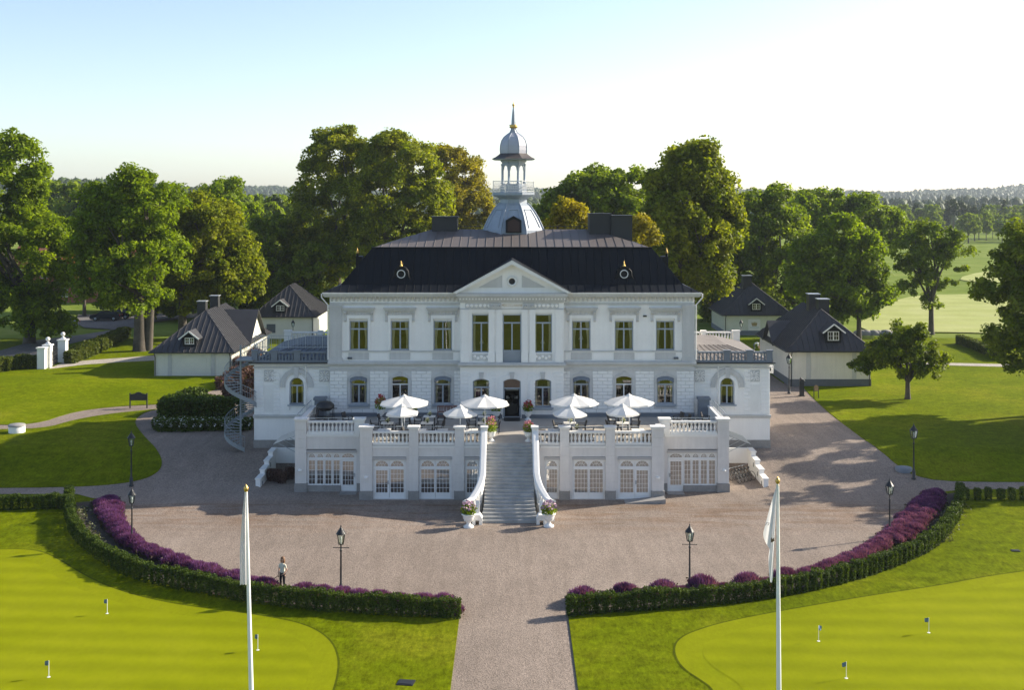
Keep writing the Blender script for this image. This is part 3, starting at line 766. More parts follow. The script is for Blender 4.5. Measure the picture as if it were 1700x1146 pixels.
for s in (-1,1):
    MB().prism_y([(s*.75,13.95),(s*2.6,13.95),(s*.75,14.9)] if s>0 else [(s*2.6,13.95),(s*.75,13.95),(s*.75,14.9)], YR-.09, YR-.052).build('tympanum_relief', TRIM, p, (0,0,0))
def ring(r0, r1, y0, y1, n=20):
    mb = MB()
    vs = []
    for k in range(n):
        a = 2*math.pi*k/n
        for r, y in ((r0,y1),(r0,y0),(r1,y0),(r1,y1)): vs.append((r*math.cos(a), y, r*math.sin(a)))
    mb.add(vs, [(k*4+i, k*4+(i+1)%4, ((k+1)%n)*4+(i+1)%4, ((k+1)%n)*4+i) for k in range(n) for i in range(4)], True)
    return mb
o = ring(.24,.42,-.16,-.05).build('oculus', CAPW, p, (0,YR,14.42))
mb = MB(); mb.add([(0,-.07,0)]+[(.26*math.cos(2*math.pi*k/16),-.07,.26*math.sin(2*math.pi*k/16)) for k in range(16)], [(0,1+k,1+(k+1)%16) for k in range(16)])
mb.build('pane', ROOMD, o, (0,0,0))
# fix world-coordinate children of the pediment (its own mesh sits in world metres)
# roof of the pediment
mb = MB()
for s in (-1,1):
    mb.add([(0,YR-.62,PT+.36),(s*(PX+.3),YR-.62,13.58),(s*(PX+.3),YR+1.2,13.58),(0,96.1,PT+.36)], [(0,1,2,3)])
ho(mb, 'pediment_roof', ROOFD)

# ---- mansard roof: body plus every front sheet
EX, KX, UX, TX = 14.55, 13.35, 11.15, 6.8
PR = [(92.78,13.54,EX),(93.9,14.05,KX),(96.1,16.83,UX),(102.3,18.13,TX)]
YB = 113.5; YM = (92.78+YB)/2
def back(y): return 2*YM - y
mb = MB(); vs = []
for y, z, x in PR: vs += [(-x,y,z-.03),(x,y,z-.03),(x,back(y),z-.03),(-x,back(y),z-.03)]
fs = [(i*4+k, i*4+(k+1)%4, (i+1)*4+(k+1)%4, (i+1)*4+k) for i in range(3) for k in range(4)] + [(12,13,14,15)]
mb.add(vs, fs); roof = ho(mb, 'roof', ROOFD)
_pm = {}
def slope_panels(i0, i1, pitch, m, lap=0.02):
    (ya,za,xa),(yb,zb,xb) = PR[i0], PR[i1]
    n = int(2*xa/pitch)
    nn = Vector((0,-(zb-za),(yb-ya))).normalized()
    for k in range(n):
        x0, x1 = -xa + 2*xa*k/n, -xa + 2*xa*(k+1)/n
        def tm(x): return min(1.0, (xa-abs(x))/(xa-xb))
        pts = [(x0,0),(x1,0)]
        br = [s*xb for s in (1,-1) if x0 < s*xb < x1]
        pts += [(x1,tm(x1))] + [(b,1.0) for b in sorted(br, reverse=True)] + [(x0,tm(x0))]
        q = []
        for p in pts:
            if not q or (abs(p[0]-q[-1][0])+abs(p[1]-q[-1][1])) > 1e-4: q.append(p)
        if len(q) < 3: continue
        lift = 0.006 + 0.012*rng.random()
        def P3(x, t, h): return Vector((x, ya+(yb-ya)*t, za+(zb-za)*t)) + nn*h
        mb = MB()
        mb.quad(*[P3(x,t,lift) for x,t in q])
        if tm(x0) > .03:   # standing seam on the sheet's left edge
            t1 = tm(x0); w = .022
            a = [P3(x0-w,0,0),P3(x0+w,0,0),P3(x0+w*.6,0,.055),P3(x0-w*.6,0,.055)]; b = [P3(x0-w,t1,0),P3(x0+w,t1,0),P3(x0+w*.6,t1,.055),P3(x0-w*.6,t1,.055)]
            mb.add(a+b, [(0,1,2,3),(0,4,5,1),(1,5,6,2),(2,6,7,3),(3,7,4,0),(7,6,5,4)])
        mb.build('roof_sheet', m, roof, (0,0,0))
slope_panels(0,1,.62,ROOFD)
slope_panels(1,2,.62,ROOFD)
slope_panels(2,3,.68,ROOFB)
mb = MB(); mb.box(-UX-.08,UX+.08,96.02,96.22,16.84,16.91); mb.build('roof_break_moulding', ROOFD, roof, (0,0,0))
mb = MB()
for k in range(14):
    x = -6.5 + k*1.0; mb.box(x-.02,x+.02,102.28,102.32,18.13,18.42)
mb.box(-6.7,6.7,102.27,102.33,18.38,18.43)
mb.build('ridge_rail', BLACK, roof, (0,0,0))
# round dormers with gilt finials
for px in (667, 1036):
    x = fx(px, 94.6); y = 94.35; z = V(455, 94.35)
    d = ho(ring(.27,.335,-.12,.06,18), 'round_dormer', CAPW)
    d.location = (x, y-YF, z-1.35)
    hood = MB()
    hood.lathe([(.62,0),(.62,1.5)],14); hood.v = [(a, c-.05, b) for a,b,c in hood.v]
    hood.build('dormer_hood', ROOFD, d, (0,0,0))
    mb = MB()
    for s in (-1,1): mb.tube([(s*.36,-.09,.42),(s*.55,-.09,.2),(s*.58,-.09,-.15),(s*.75,-.09,-.45),(s*.55,-.09,-.55)], [.05,.06,.05,.07,.03], 6)
    mb.build('scroll', ROOFD, d, (0,0,0))
    MB().quad(*[(.28*math.cos(2*math.pi*k/14),-.03,.28*math.sin(2*math.pi*k/14)) for k in range(14)]).build('pane', GLASS, d, (0,0,0))
    MB().lathe([(.12,.6),(.13,.65),(.07,.72),(.08,.80),(.02,1.0),(.001,1.05)],8).build('finial', GOLD, d, (0,0,0))
    MB().quad(*[(.27*math.cos(2*math.pi*k/14),.02,.27*math.sin(2*math.pi*k/14)) for k in range(14)]).build('dormer_back', ROOMD, d, (0,0,0))
for s in (-1,1):
    d = ho(MB().box(s*12.6-.25,s*12.6+.25,99,100.4,14.5,16.0).lathe([(.1,16.0),(.1,16.25)],8,(s*12.6+s*.15,99.3,0)), 'side_dormer', ROOFD)
    MB().lathe([(.09,16.25),(.12,16.35),(.03,16.6),(.001,16.75)],8,(s*12.75,99.3,0)).build('finial', GOLD, d, (0,0,0))
# chimneys
ho(MB().box(-6.75,-4.62,101.6,103.4,17.2,19.15).box(-6.85,-4.52,101.5,103.5,19.15,19.25).box(-5.6,-4.9,101.55,101.6,18.1,18.9), 'chimney', CHIM)
ho(MB().box(6.45,8.25,100.6,102.6,16.9,19.45).box(6.37,8.33,100.5,102.7,19.45,19.53), 'chimney', CHIM)
ho(MB().box(8.26,10.0,100.2,102.4,16.8,19.3).box(8.34,10.08,100.1,102.5,19.3,19.38), 'chimney', CHIM)

# ---- lower storey blocks
blk = MB(); c = .04
blk.add([(-.5,0,-.5),(.5,0,-.5),(.5,0,.5),(-.5,0,.5),(-.47,-1,-.44),(.47,-1,-.44),(.47,-1,.44),(-.47,-1,.44)], [(4,5,6,7),(0,1,5,4),(1,2,6,5),(2,3,7,6),(3,0,4,7)])
BLK = blk.data('stone_block', STONE_W)
BLKT = blk.data('pilaster_block', STONE_W)
def block(x0, x1, z0, z1, y, name='stone_block', me=None, th=.05):
    put(name, me or BLK, house, ((x0+x1)/2, y-YF-.0005, (z0+z1)/2-1.35), 0, (x1-x0-.03, th*rng.uniform(.7,1.25), z1-z0-.036))
ch = (7.44-4.18)/12
cnt = 0
for s in (-1,1):
    a, b = sorted((s*(EDGE-.02), s*(RX+.02)))
    holes = [(x-LW-.21, x+LW+.21, LZ0-.24, LZ1+.24) for x in UPX if a < x < b]
    for r in range(12):
        z0, z1 = 4.18 + r*ch, 4.18 + (r+1)*ch
        ivs = [(a, b)]
        for h in holes:
            if h[2] < z1-.03 and h[3] > z0+.03:
                nv = []
                for p, q in ivs:
                    if h[0] > p and h[0] < q: nv.append((p, h[0])); nv.append((h[1], q))
                    elif not (h[1] <= p or h[0] >= q): nv.append((max(p,h[1]), q))
                    else: nv.append((p, q))
                ivs = nv
        for p, q in ivs:
            L = q-p
            if L < .1: continue
            n = max(1, round(L/.84)); w = L/n
            e = [p] + [p+w*(k+(.5 if r % 2 else 0)) for k in range(1 if not r % 2 else 0, n)] + [q]
            for u, v in zip(e, e[1:]):
                if v-u > .05: block(u, v, z0, z1, YF); cnt += 1
for c0, w in ((-3.55,.42),(-1.5,.3),(1.5,.3),(3.55,.42)):
    for r in range(11): block(c0-w, c0+w, 4.18+r*.292, 4.18+(r+1)*.292, YR, 'pilaster_block', BLKT, .05)

# plinth and downpipes
mb = MB(); mb.box(-EDGE,-RX-.001,YF-.1,YF-.001,FLOOR,4.16); mb.box(RX+.001,EDGE,YF-.1,YF-.001,FLOOR,4.16); mb.box(-RX-.05,-.75,YR-.1,YR-.001,FLOOR,4.16); mb.box(.75,RX+.05,YR-.1,YR-.001,FLOOR,4.16)
ho(mb, 'plinth', PLINTH)
for s in (-1,1):
    mb = MB(); mb.tube([(s*(EDGE+.55),YF-.55,13.45),(s*(EDGE+.55),YF-.5,13.15),(s*(EDGE+.12),YF-.14,12.55),(s*(EDGE+.10),YF-.14,8.3)], .055, 7)
    ho(mb, 'downpipe', CAPW)
ho(MB().box(fx(1071)-.14,fx(1071)+.14,YF-.12,YF-.001,fz(526),fz(523.5)), 'wall_lamp', BLACK)

# ---- tower on the ridge
TCX, TCY = 0.13, 103.2
def TZ(py): return V(py, TCY)
r8 = R(22.5); k8 = 1/math.cos(r8)
tower = ho(MB().lathe([(2.58*k8,17.6),(2.55*k8,18.1),(2.36*k8,18.55),(2.08*k8,19.15),(1.75*k8,19.7),(1.42*k8,20.15),(1.16*k8,20.38)], 8, (TCX,TCY,0), r8, False), 'tower', TOWER)
def tp(mb, name, m=TOWER): return mb.build(name, m, tower, (0,0,0))
mb = MB()
for k in range(8):
    a = k*math.pi/4 + r8; ca, sa = math.cos(a), math.sin(a)
    mb.tube([(TCX+r*k8*1.005*ca, TCY+r*k8*1.005*sa, z) for r, z in ((2.58,17.7),(2.55,18.1),(2.36,18.55),(2.08,19.15),(1.75,19.7),(1.42,20.15),(1.16,20.38))], .07, 5)
tp(mb, 'hip_roll')
# sunk panels on the faces: raised border strips
mb = MB()
def facept(k, u, r, z):
    a = k*math.pi/4 - math.pi/2
    n = Vector((math.cos(a), math.sin(a), 0)); t = Vector((-math.sin(a), math.cos(a), 0))
    return Vector((TCX,TCY,0)) + n*(r+.03) + t*u + Vector((0,0,z))
for k in range(8):
    l = [(-.68,2.47,18.3),(-.52,2.1,19.1),(-.38,1.66,19.83)]
    for s in (1,-1): mb.tube([facept(k,s*u,r,z) for u,r,z in l], .035, 5)
    mb.tube([facept(k,-.38,1.66,19.83), facept(k,.38,1.66,19.83)], .035, 5)
tp(mb, 'panel_border')
for i, k in enumerate(range(8)):
    pass
w = MB(); y = TCY-2.62
w.prism_y([(TCX-.66,17.9),(TCX+.66,17.9),(TCX+.66,18.95),(TCX,19.32),(TCX-.66,18.95)], y-.15, y+.9)
tw = tp(w, 'tower_dormer', ROOFD)
w = MB(); w.prism_y([(TCX-.5,18.0),(TCX+.5,18.0),(TCX+.5,18.8),(TCX,19.08),(TCX-.5,18.8)], y-.19, y-.16)
tp(w, 'tower_hatch', mat('dark_red_brown_boards', (0.05,0.022,0.018), .7, .2, 3, .1))
tp(MB().lathe([(1.16*k8,20.38),(1.12*k8,20.7),(1.3*k8,20.85),(1.7*k8,20.98),(1.78*k8,21.08),(1.78*k8,21.28),(1.7*k8,21.3)], 8, (TCX,TCY,0), r8, False), 'balcony_floor')
tp(MB().lathe([(1.12*k8,21.3),(1.12*k8,21.9),(1.02*k8,21.95),(1.02*k8,22.0)],8,(TCX,TCY,0),r8,False), 'lantern_base')
mb = MB()
for k in range(8):
    a0 = k*math.pi/4+r8; a1 = a0+math.pi/4; rr = 1.72*k8
    p0 = Vector((TCX+rr*math.cos(a0),TCY+rr*math.sin(a0),0)); p1 = Vector((TCX+rr*math.cos(a1),TCY+rr*math.sin(a1),0))
    mb.bar(p0+Vector((0,0,22.25)),p1+Vector((0,0,22.25)),.05); mb.bar(p0+Vector((0,0,21.38)),p1+Vector((0,0,21.38)),.04)
    mb.bar(p0+Vector((0,0,22.0)),p1+Vector((0,0,22.0)),.025)
    mb.tube([p0+Vector((0,0,21.28)),p0+Vector((0,0,22.3))],.035,6)
    for j in range(1,10):
        q = p0.lerp(p1,j/10); q2 = p0.lerp(p1,(j+.5)/10); q0 = p0.lerp(p1,(j-.5)/10)
        mb.bar(q+Vector((0,0,21.38)),q+Vector((0,0,22.25)),.016)
        mb.bar(q0+Vector((0,0,21.55)),q2+Vector((0,0,21.9)),.014); mb.bar(q2+Vector((0,0,21.55)),q0+Vector((0,0,21.9)),.014)
tp(mb, 'balcony_railing', CAPW)
col = MB().lathe([(.13,0),(.15,.08),(.105,.16),(.095,1.55),(.14,1.62),(.15,1.72)],10).data('column', TOWER)
for k in range(8):
    a = k*math.pi/4+r8; put('column', col, tower, (TCX+1.02*math.cos(a), TCY+1.02*math.sin(a), 22.0))
# arcade heads between the columns
mb = MB()
for k in range(8):
    a0 = k*math.pi/4+r8; a1 = a0+math.pi/4; am = a0+math.pi/8
    p0 = Vector((TCX+1.02*math.cos(a0),TCY+1.02*math.sin(a0),0)); p1 = Vector((TCX+1.02*math.cos(a1),TCY+1.02*math.sin(a1),0))
    n = Vector((math.cos(am),math.sin(am),0))*.06
    ap = arch_pts(.16,.84,23.62,.27)
    ap = [(0,23.2)]+[(.16,23.2)]+ap[1:-1]+[(.84,23.2),(1,23.2)]
    for (ua,za),(ub,zb) in zip(ap,ap[1:]):
        A, B = p0.lerp(p1,ua), p0.lerp(p1,ub)
        za2 = za if .1<ua<.9 else za; 
        for sgn in (1,-1):
            mb.quad(A+n*sgn+Vector((0,0,za)),B+n*sgn+Vector((0,0,zb)),B+n*sgn+Vector((0,0,23.95)),A+n*sgn+Vector((0,0,23.95)))
        mb.quad(A+n+Vector((0,0,za)),A-n+Vector((0,0,za)),B-n+Vector((0,0,zb)),B+n+Vector((0,0,zb)))
tp(mb, 'arcade')
tp(MB().lathe([(.001,23.9),(1.1*k8,23.9),(1.1*k8,24.05),(1.6*k8,24.05),(1.78*k8,24.1),(1.78*k8,24.16)],8,(TCX,TCY,0),r8,False), 'eaves_soffit')
tp(MB().lathe([(1.84*k8,24.15),(1.5*k8,24.32),(1.2*k8,24.56),(1.14*k8,24.62)],8,(TCX,TCY,0),r8,False), 'eaves_roof', mat('brown_eaves_metal', (0.075,0.062,0.058), .55, .2, 1.5, .08))
dm = [(1.12,24.6),(1.14,24.9),(1.12,25.3),(1.02,25.7),(.82,26.02),(.55,26.25),(.32,26.42),(.21,26.65),(.19,26.8)]
tp(MB().lathe([(r*k8,z) for r,z in dm],8,(TCX,TCY,0),r8,False), 'dome', mat('lilac_grey_dome_metal', (0.42,0.43,0.50), .42, .06, .8, .03, 14, .05, 15))
mb = MB()
for k in range(8):
    a = k*math.pi/4+r8; mb.tube([(TCX+r*k8*1.005*math.cos(a),TCY+r*k8*1.005*math.sin(a),z) for r,z in dm], .035, 5)
tp(mb, 'dome_rib')
tp(MB().lathe([(.22,26.78),(.36,26.85),(.33,26.95),(.38,27.08),(.36,27.1)],16,(TCX,TCY,0)), 'crown_ring', GOLD)
tp(MB().lathe([(.20*k8,27.0),(.18*k8,27.4),(.10*k8,28.3),(.06,28.6)],8,(TCX,TCY,0),r8,False), 'spire')
tp(MB().lathe([(.05,28.55),(.09,28.6),(.05,28.66),(.12,28.76),(.12,28.83),(.04,28.92),(.02,29.05),(.001,29.25)],10,(TCX,TCY,0)), 'spire_ball', GOLD)

# ---- wings
WX0, WX1 = EDGE, 20.1
WZ = 7.98
MD['wf'] = sash(.56, 0, 2.1, 1.45, .56, bw=.085).data('window', GFRAME)
MD['wp0'] = rect_pane(-.475,-.05,.085,1.4).data('pane', GLASS); MD['wp1'] = rect_pane(.05,.475,.085,1.4).data('pane', GLASS)
MD['wp2'] = pane_mesh(.47,1.5,2.03,.46).data('pane', GLASS)
for s in (-1,1): MD['wc%d'%s] = curtain_mb(.46,.1,1.7,s,.3).data('curtain', CURTAIN)
def sx(a, b, s): return (a, b) if s > 0 else (-b, -a)
BAL = MB().lathe([(.085,0),(.085,.05),(.05,.09),(.095,.22),(.085,.30),(.045,.46),(.055,.52),(.085,.56),(.085,.62)],8)
BALW = BAL.data('baluster', CAPW); BALG = BAL.data('baluster', BALD)
def balustrade(parent, x0, x1, y, z, n=None, me=None, m=None, name='balustrade', off=(0,0,0), th=.28, h=.62):
    m = m or CAPW; me = me or BALW
    mb = MB().box(x0,x1,y-th/2,y+th/2,z-.16,z).box(x0,x1,y-th/2-.03,y+th/2+.03,z+h,z+h+.12)
    b = mb.build(name, m, parent)
    n = n or max(2, round((x1-x0)/.275))
    for k in range(n): put('baluster', me, b, (x0+(x1-x0)*(k+.5)/n, y, z), 0, (1,1,h/.62))
    return b
def relief(parent, x, z, w, h, y):
    p = MB().box(x-w,x+w,y-.03,y-.001,z-h,z+h).build('relief_panel', TRIM, parent)
    mb = MB()
    for k in range(10):
        a = 2*math.pi*k/10; mb.tube([(x+.12*math.cos(a),y-.05,z+.12*math.sin(a)),(x+.3*math.cos(a+.4),y-.06,z+.3*math.sin(a+.4)),(x+.42*math.cos(a+.1),y-.045,z+.42*math.sin(a+.1))],[.03,.05,.02],5)
    for q in (-1,1):
        for e in (-1,1): mb.tube([(x+q*w*.35,y-.05,z+e*h*.3),(x+q*w*.75,y-.06,z+e*h*.75),(x+q*w*.9,y-.045,z+e*h*.4)],[.03,.05,.02],5)
    mb.build('scrollwork', WHITE, p, (0,0,0))
for s in (-1,1):
    wx = s*16.78
    a, b = sx(WX0+.001, WX1, s)
    mb = MB(); mb.wall(a,b,1.0,WZ,YW,.32,[(wx-.56,wx+.56,4.72,6.82,.56)])
    X = s*WX1; mb.quad((X,YW,1.0),(X,107,1.0),(X,107,WZ),(X,YW,WZ)); mb.quad((a,107,1.0),(b,107,1.0),(b,107,WZ),(a,107,WZ))
    ho(mb, 'wing_wall', WHITE)
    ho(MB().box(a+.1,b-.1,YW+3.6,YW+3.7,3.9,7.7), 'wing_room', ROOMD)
    f = put('window', MD['wf'], house, (wx, YW+.18-YF, 4.72-1.35))
    for i in range(3): put('pane', MD['wp%d'%i], f, (0,0,0))
    for q in (-1,1): put('curtain', MD['wc%d'%q], f, (0,0,0))
    MB().box(-.7,.7,-.34,-.02,-.12,0).build('sill', GFRAME, f, (0,0,0))
    sr = put('window_surround', arch_band(.57,.82,2.1,2.36,.57,.80,-.45,-.1,0).data('window_surround', WHITE), house, (wx, YW-.001-YF, 4.72-1.35))
    arch_band(.95,1.3,2.5,2.82,.95,1.2,1.35,-.14,0).build('archivolt', TRIM, sr, (0,0,0))
    MB().prism_y([(-.14,2.1),(.14,2.1),(.2,2.95),(-.2,2.95)],-.2,0).build('keystone', TRIM, sr, (0,0,0))
    # rusticated pilasters
    for c0, w in ((14.62,.42),(16.78-1.72,.0),(16.78-1.55,.27),(16.78+1.55,.27),(19.72,.36)):
        if w == 0: continue
        x0, x1 = sx(c0-w, c0+w, s)
        for r in range(12): block(x0, x1, 3.95+r*.295, 3.95+(r+1)*.295, YW, 'pilaster_block', BLKT, .05)
    for c0, w in ((18.85,.45),(15.12,0)):
        if w: 
            relief(house, s*c0, 6.95, w, .46, YW)
            x0, x1 = sx(c0-w, c0+w, s); ho(MB().box(x0,x1,YW-.04,YW-.001,4.15,6.25), 'wall_panel', CAPW)
    relief(house, s*14.62, 6.95, .38, .46, YW-.06)
    a2, b2 = sx(WX0+.002, WX1+.06, s)
    ho(MB().box(a2,b2,YW-.14,YW-.001,7.55,7.67), 'wing_band', TRIM)
    ho(MB().box(a2,b2,YW-.09,YW-.001,3.66,3.8).box(a2,b2,YW-.16,YW-.001,3.8,3.92), 'wing_plinth_ledge', TRIM)
    a2, b2 = sx(WX0+.002, WX1+.35, s)
    ho(MB().box(a2,b2,YW-.3,YW-.001,7.82,7.95), 'wing_cornice', TRIM)
    ho(MB().box(a2,b2,YW-.42,YW-.1,7.95,8.03), 'wing_gutter', BLACK)
    ho(MB().box(*sx(WX0+.002,WX1+.04,s),YW-.08,YW-.001,1.0,1.95), 'granite_plinth', GRANITE)
    ho(MB().tube([(s*16.05,YW-.2,7.85),(s*16.05,YW-.12,7.5),(s*16.05,YW-.12,3.95)],.05,7), 'downpipe', CAPW)
    # roof of the wing: low pitched sheet
    x0, x1 = sx(WX0+.001, WX1+.3, s)
    mb = MB(); xi = s*(WX0+.3); xo = s*(WX1+.2)
    mb.add([(xi,YW-.1,8.04),(xo,YW-.1,8.04),(xo,107.2,8.04),(xi,107.2,8.04),(xi,YW+3.4,8.95),(s*(WX0+3.2),YW+3.4,8.95),(s*(WX0+3.2),104.2,8.95),(xi,104.2,8.95)],
           [(0,1,5,4),(1,2,6,5),(2,3,7,6),(4,5,6,7)])
    rf = ho(mb, 'wing_roof', ROOFW if s > 0 else mat('blue_wing_roofing', (0.11,0.135,0.17), .7, .2, .9, .08))
    for k in range(9):
        t = k/8; p0 = Vector((xi+(xo-xi)*t, YW-.1, 8.05)); p1 = Vector((xi+(s*(WX0+3.2)-xi)*t, YW+3.4, 8.96)); MB().bar(p0,p1,.04,.06).build('roof_seam', SEAM if s<0 else ROOFW, rf, (0,0,0))
    # parapet balustrade, front and back
    zz = 8.12; yb = YW-.12
    cols = [14.15,16.35-.35,18.35-.2,20.1]
    piers = ((14.3,.12),(16.72,.24),(18.5,.24),(20.02,.22))
    for c0, w in piers:
        x0,x1 = sx(c0-w,c0+w,s); ho(MB().box(x0,x1,yb-.18,yb+.18,8.03,8.9).box(x0-.05,x1+.05,yb-.23,yb+.23,8.9,8.99), 'parapet_pier', BALD)
    for (c0,w0),(c1,w1) in zip(piers,piers[1:]):
        x0,x1 = sx(c0+w0,c1-w1,s); balustrade(house, x0, x1, yb, 8.19, me=BALG, m=BALD, name='parapet_balustrade', h=.56)
    for c0, w in ((15.0,.2),(17.0,.2),(19.9,.3)):
        x0,x1 = sx(c0-w,c0+w,s); ho(MB().box(x0,x1,106.8,107.2,8.04,8.95).box(x0-.05,x1+.05,106.75,107.25,8.95,9.04), 'parapet_pier', CAPW)
    for c0,c1 in ((15.2,16.8),(17.2,19.6)):
        x0,x1 = sx(c0,c1,s); balustrade(house, x0, x1, 107.0, 8.2, name='parapet_balustrade', h=.6)
# steel guard rail on the left wing roof, towards the spiral stair
mb = MB()
def rail(mb, p, q, h=1.05, n=14):
    p = Vector(p); q = Vector(q); up = Vector((0,0,h))
    mb.bar(p+up,q+up,.045); mb.bar(p+up*.1,q+up*.1,.03)
    for k in range(n+1):
        r = p.lerp(q,k/n); mb.bar(r,r+up,.035 if k%5==0 else .014)
rail(mb,(-20.3,95.0,8.95),(-14.4,95.0,8.95),1.0,44); rail(mb,(-20.3,94.2,8.2),(-21.0,94.2,8.2),1.0,6); rail(mb,(-20.3,95.0,8.2),(-20.3,101,8.2),1.0,30)
ho(mb, 'guard_rail', STEEL)
# air unit on the side of the right wing
u = ho(MB().box(20.1,20.75,95.6,96.3,6.9,7.5), 'air_unit', CAPW)
ring(.16,.27,-.06,0,16).build('fan_ring', CAPW, u, (20.42,95.59,7.2)); MB().quad(*[(.2*math.cos(2*math.pi*k/12),0,.2*math.sin(2*math.pi*k/12)) for k in range(12)]).build('fan_grille', BLACK, u, (20.42,95.58,7.2))

# lanterns on the rear parapet
def lantern_mesh(sc=1.0):
    fr = MB(); r0, r1 = .13*sc, .21*sc
    for k in range(4):
        a = math.pi/4+k*math.pi/2; a2 = a+math.pi/2
        p0 = Vector((r0*math.cos(a),r0*math.sin(a),0)); p1 = Vector((r1*math.cos(a),r1*math.sin(a),.42*sc))
        q0 = Vector((r0*math.cos(a2),r0*math.sin(a2),0)); q1 = Vector((r1*math.cos(a2),r1*math.sin(a2),.42*sc))
        fr.bar(p0,p1,.03*sc); fr.bar(p0,q0,.03*sc); fr.bar(p1,q1,.035*sc)
        t = Vector((0.09*sc*math.cos(a),.09*sc*math.sin(a),.58*sc)); fr.bar(p1,t,.028*sc)
    return fr

# ------------------------------------------------------------------ terrace with basement rooms
YT, YE = 83.2, 85.4
terr = thing('terrace', 'grey white balustraded terrace with french windows in front of the manor', 'terrace', (0, YT, 0))
def to_(mb, name, m): return mb.build(name, m, terr)
def tx(px, d=YT): return (px - 848.5) * d / F
def tz(py, d=YT): return V(py, d)
MX = 10.46; EX1 = 15.35
RAILZ = 4.75
# openings of the mid block (px) mirrored about the stair
OPM = [(672,617.5,'L'),(748,694,'N'),(794.5,770,'H')]
mb = MB()
op = []
for b_, a_, t in OPM:
    x0, x1 = tx(a_), tx(b_)
    op += [(x0, x1, 0.02, 2.96, 0), (-x1, -x0, 0.02, 2.96, 0)]
SW = 1.98    # half width between the stair cheeks, plus cheek
for s in (-1,1):
    a, b = sorted((s*SW, s*MX)); mb.wall(a, b, -.1, 3.72, YT, .45, [o for o in op if a < o[0] < b])
    mb.quad((s*MX,YT,-.1),(s*MX,YE+.5,-.1),(s*MX,YE+.5,3.72),(s*MX,YT,3.72))
mb.quad((-SW,YT,-.1),(SW,YT,-.1),(SW,YT,3.72),(-SW,YT,3.72))
ope = {}
for s in (-1,1):
    a, b = sx(MX+.001, EX1, s)
    x0, x1 = sx(tx(1107,YE), tx(1189.5,YE), s)
    ope[s] = (x0, x1)
    mb.wall(a, b, -.1, 4.1, YE, .45, [(x0, x1, 0.02, 3.02, 0)])
    X = s*EX1; mb.quad((X,YE,-.1),(X,YF+.5,-.1),(X,YF+.5,4.1),(X,YE,4.1))
to_(mb, 'wall', TERR)
# floor slab
mb = MB(); mb.box(-MX,MX,YT+.05,YE,3.7,FLOOR); mb.box(-EX1+.02,EX1-.02,YE+.001,YF-.101,3.7,FLOOR-.001)
to_(mb, 'terrace_floor', TERF)
mb = MB()
mb.box(-MX+.3,MX-.3,YT+3.2,YT+3.3,0,3.6); mb.box(-MX+.3,MX-.3,YT+.5,YT+3.2,-.02,0.015)
for s in (-1,1): mb.box(*sx(MX+.3,EX1-.3,s),YE+3,YE+3.1,0,3.6)
to_(mb, 'basement_room', mat('basement_room_wall', (0.28,0.25,0.22), .9, .3, .8, .05))
# bands under the balustrade
mb = MB()
for s in (-1,1):
    mb.box(*sx(SW+.02,MX-.02,s),YT-.05,YT-.001,3.58,3.72)
    mb.box(*sx(MX+.35,EX1-.02,s),YE-.05,YE-.001,3.9,4.1)
to_(mb, 'floor_band', CAPW)
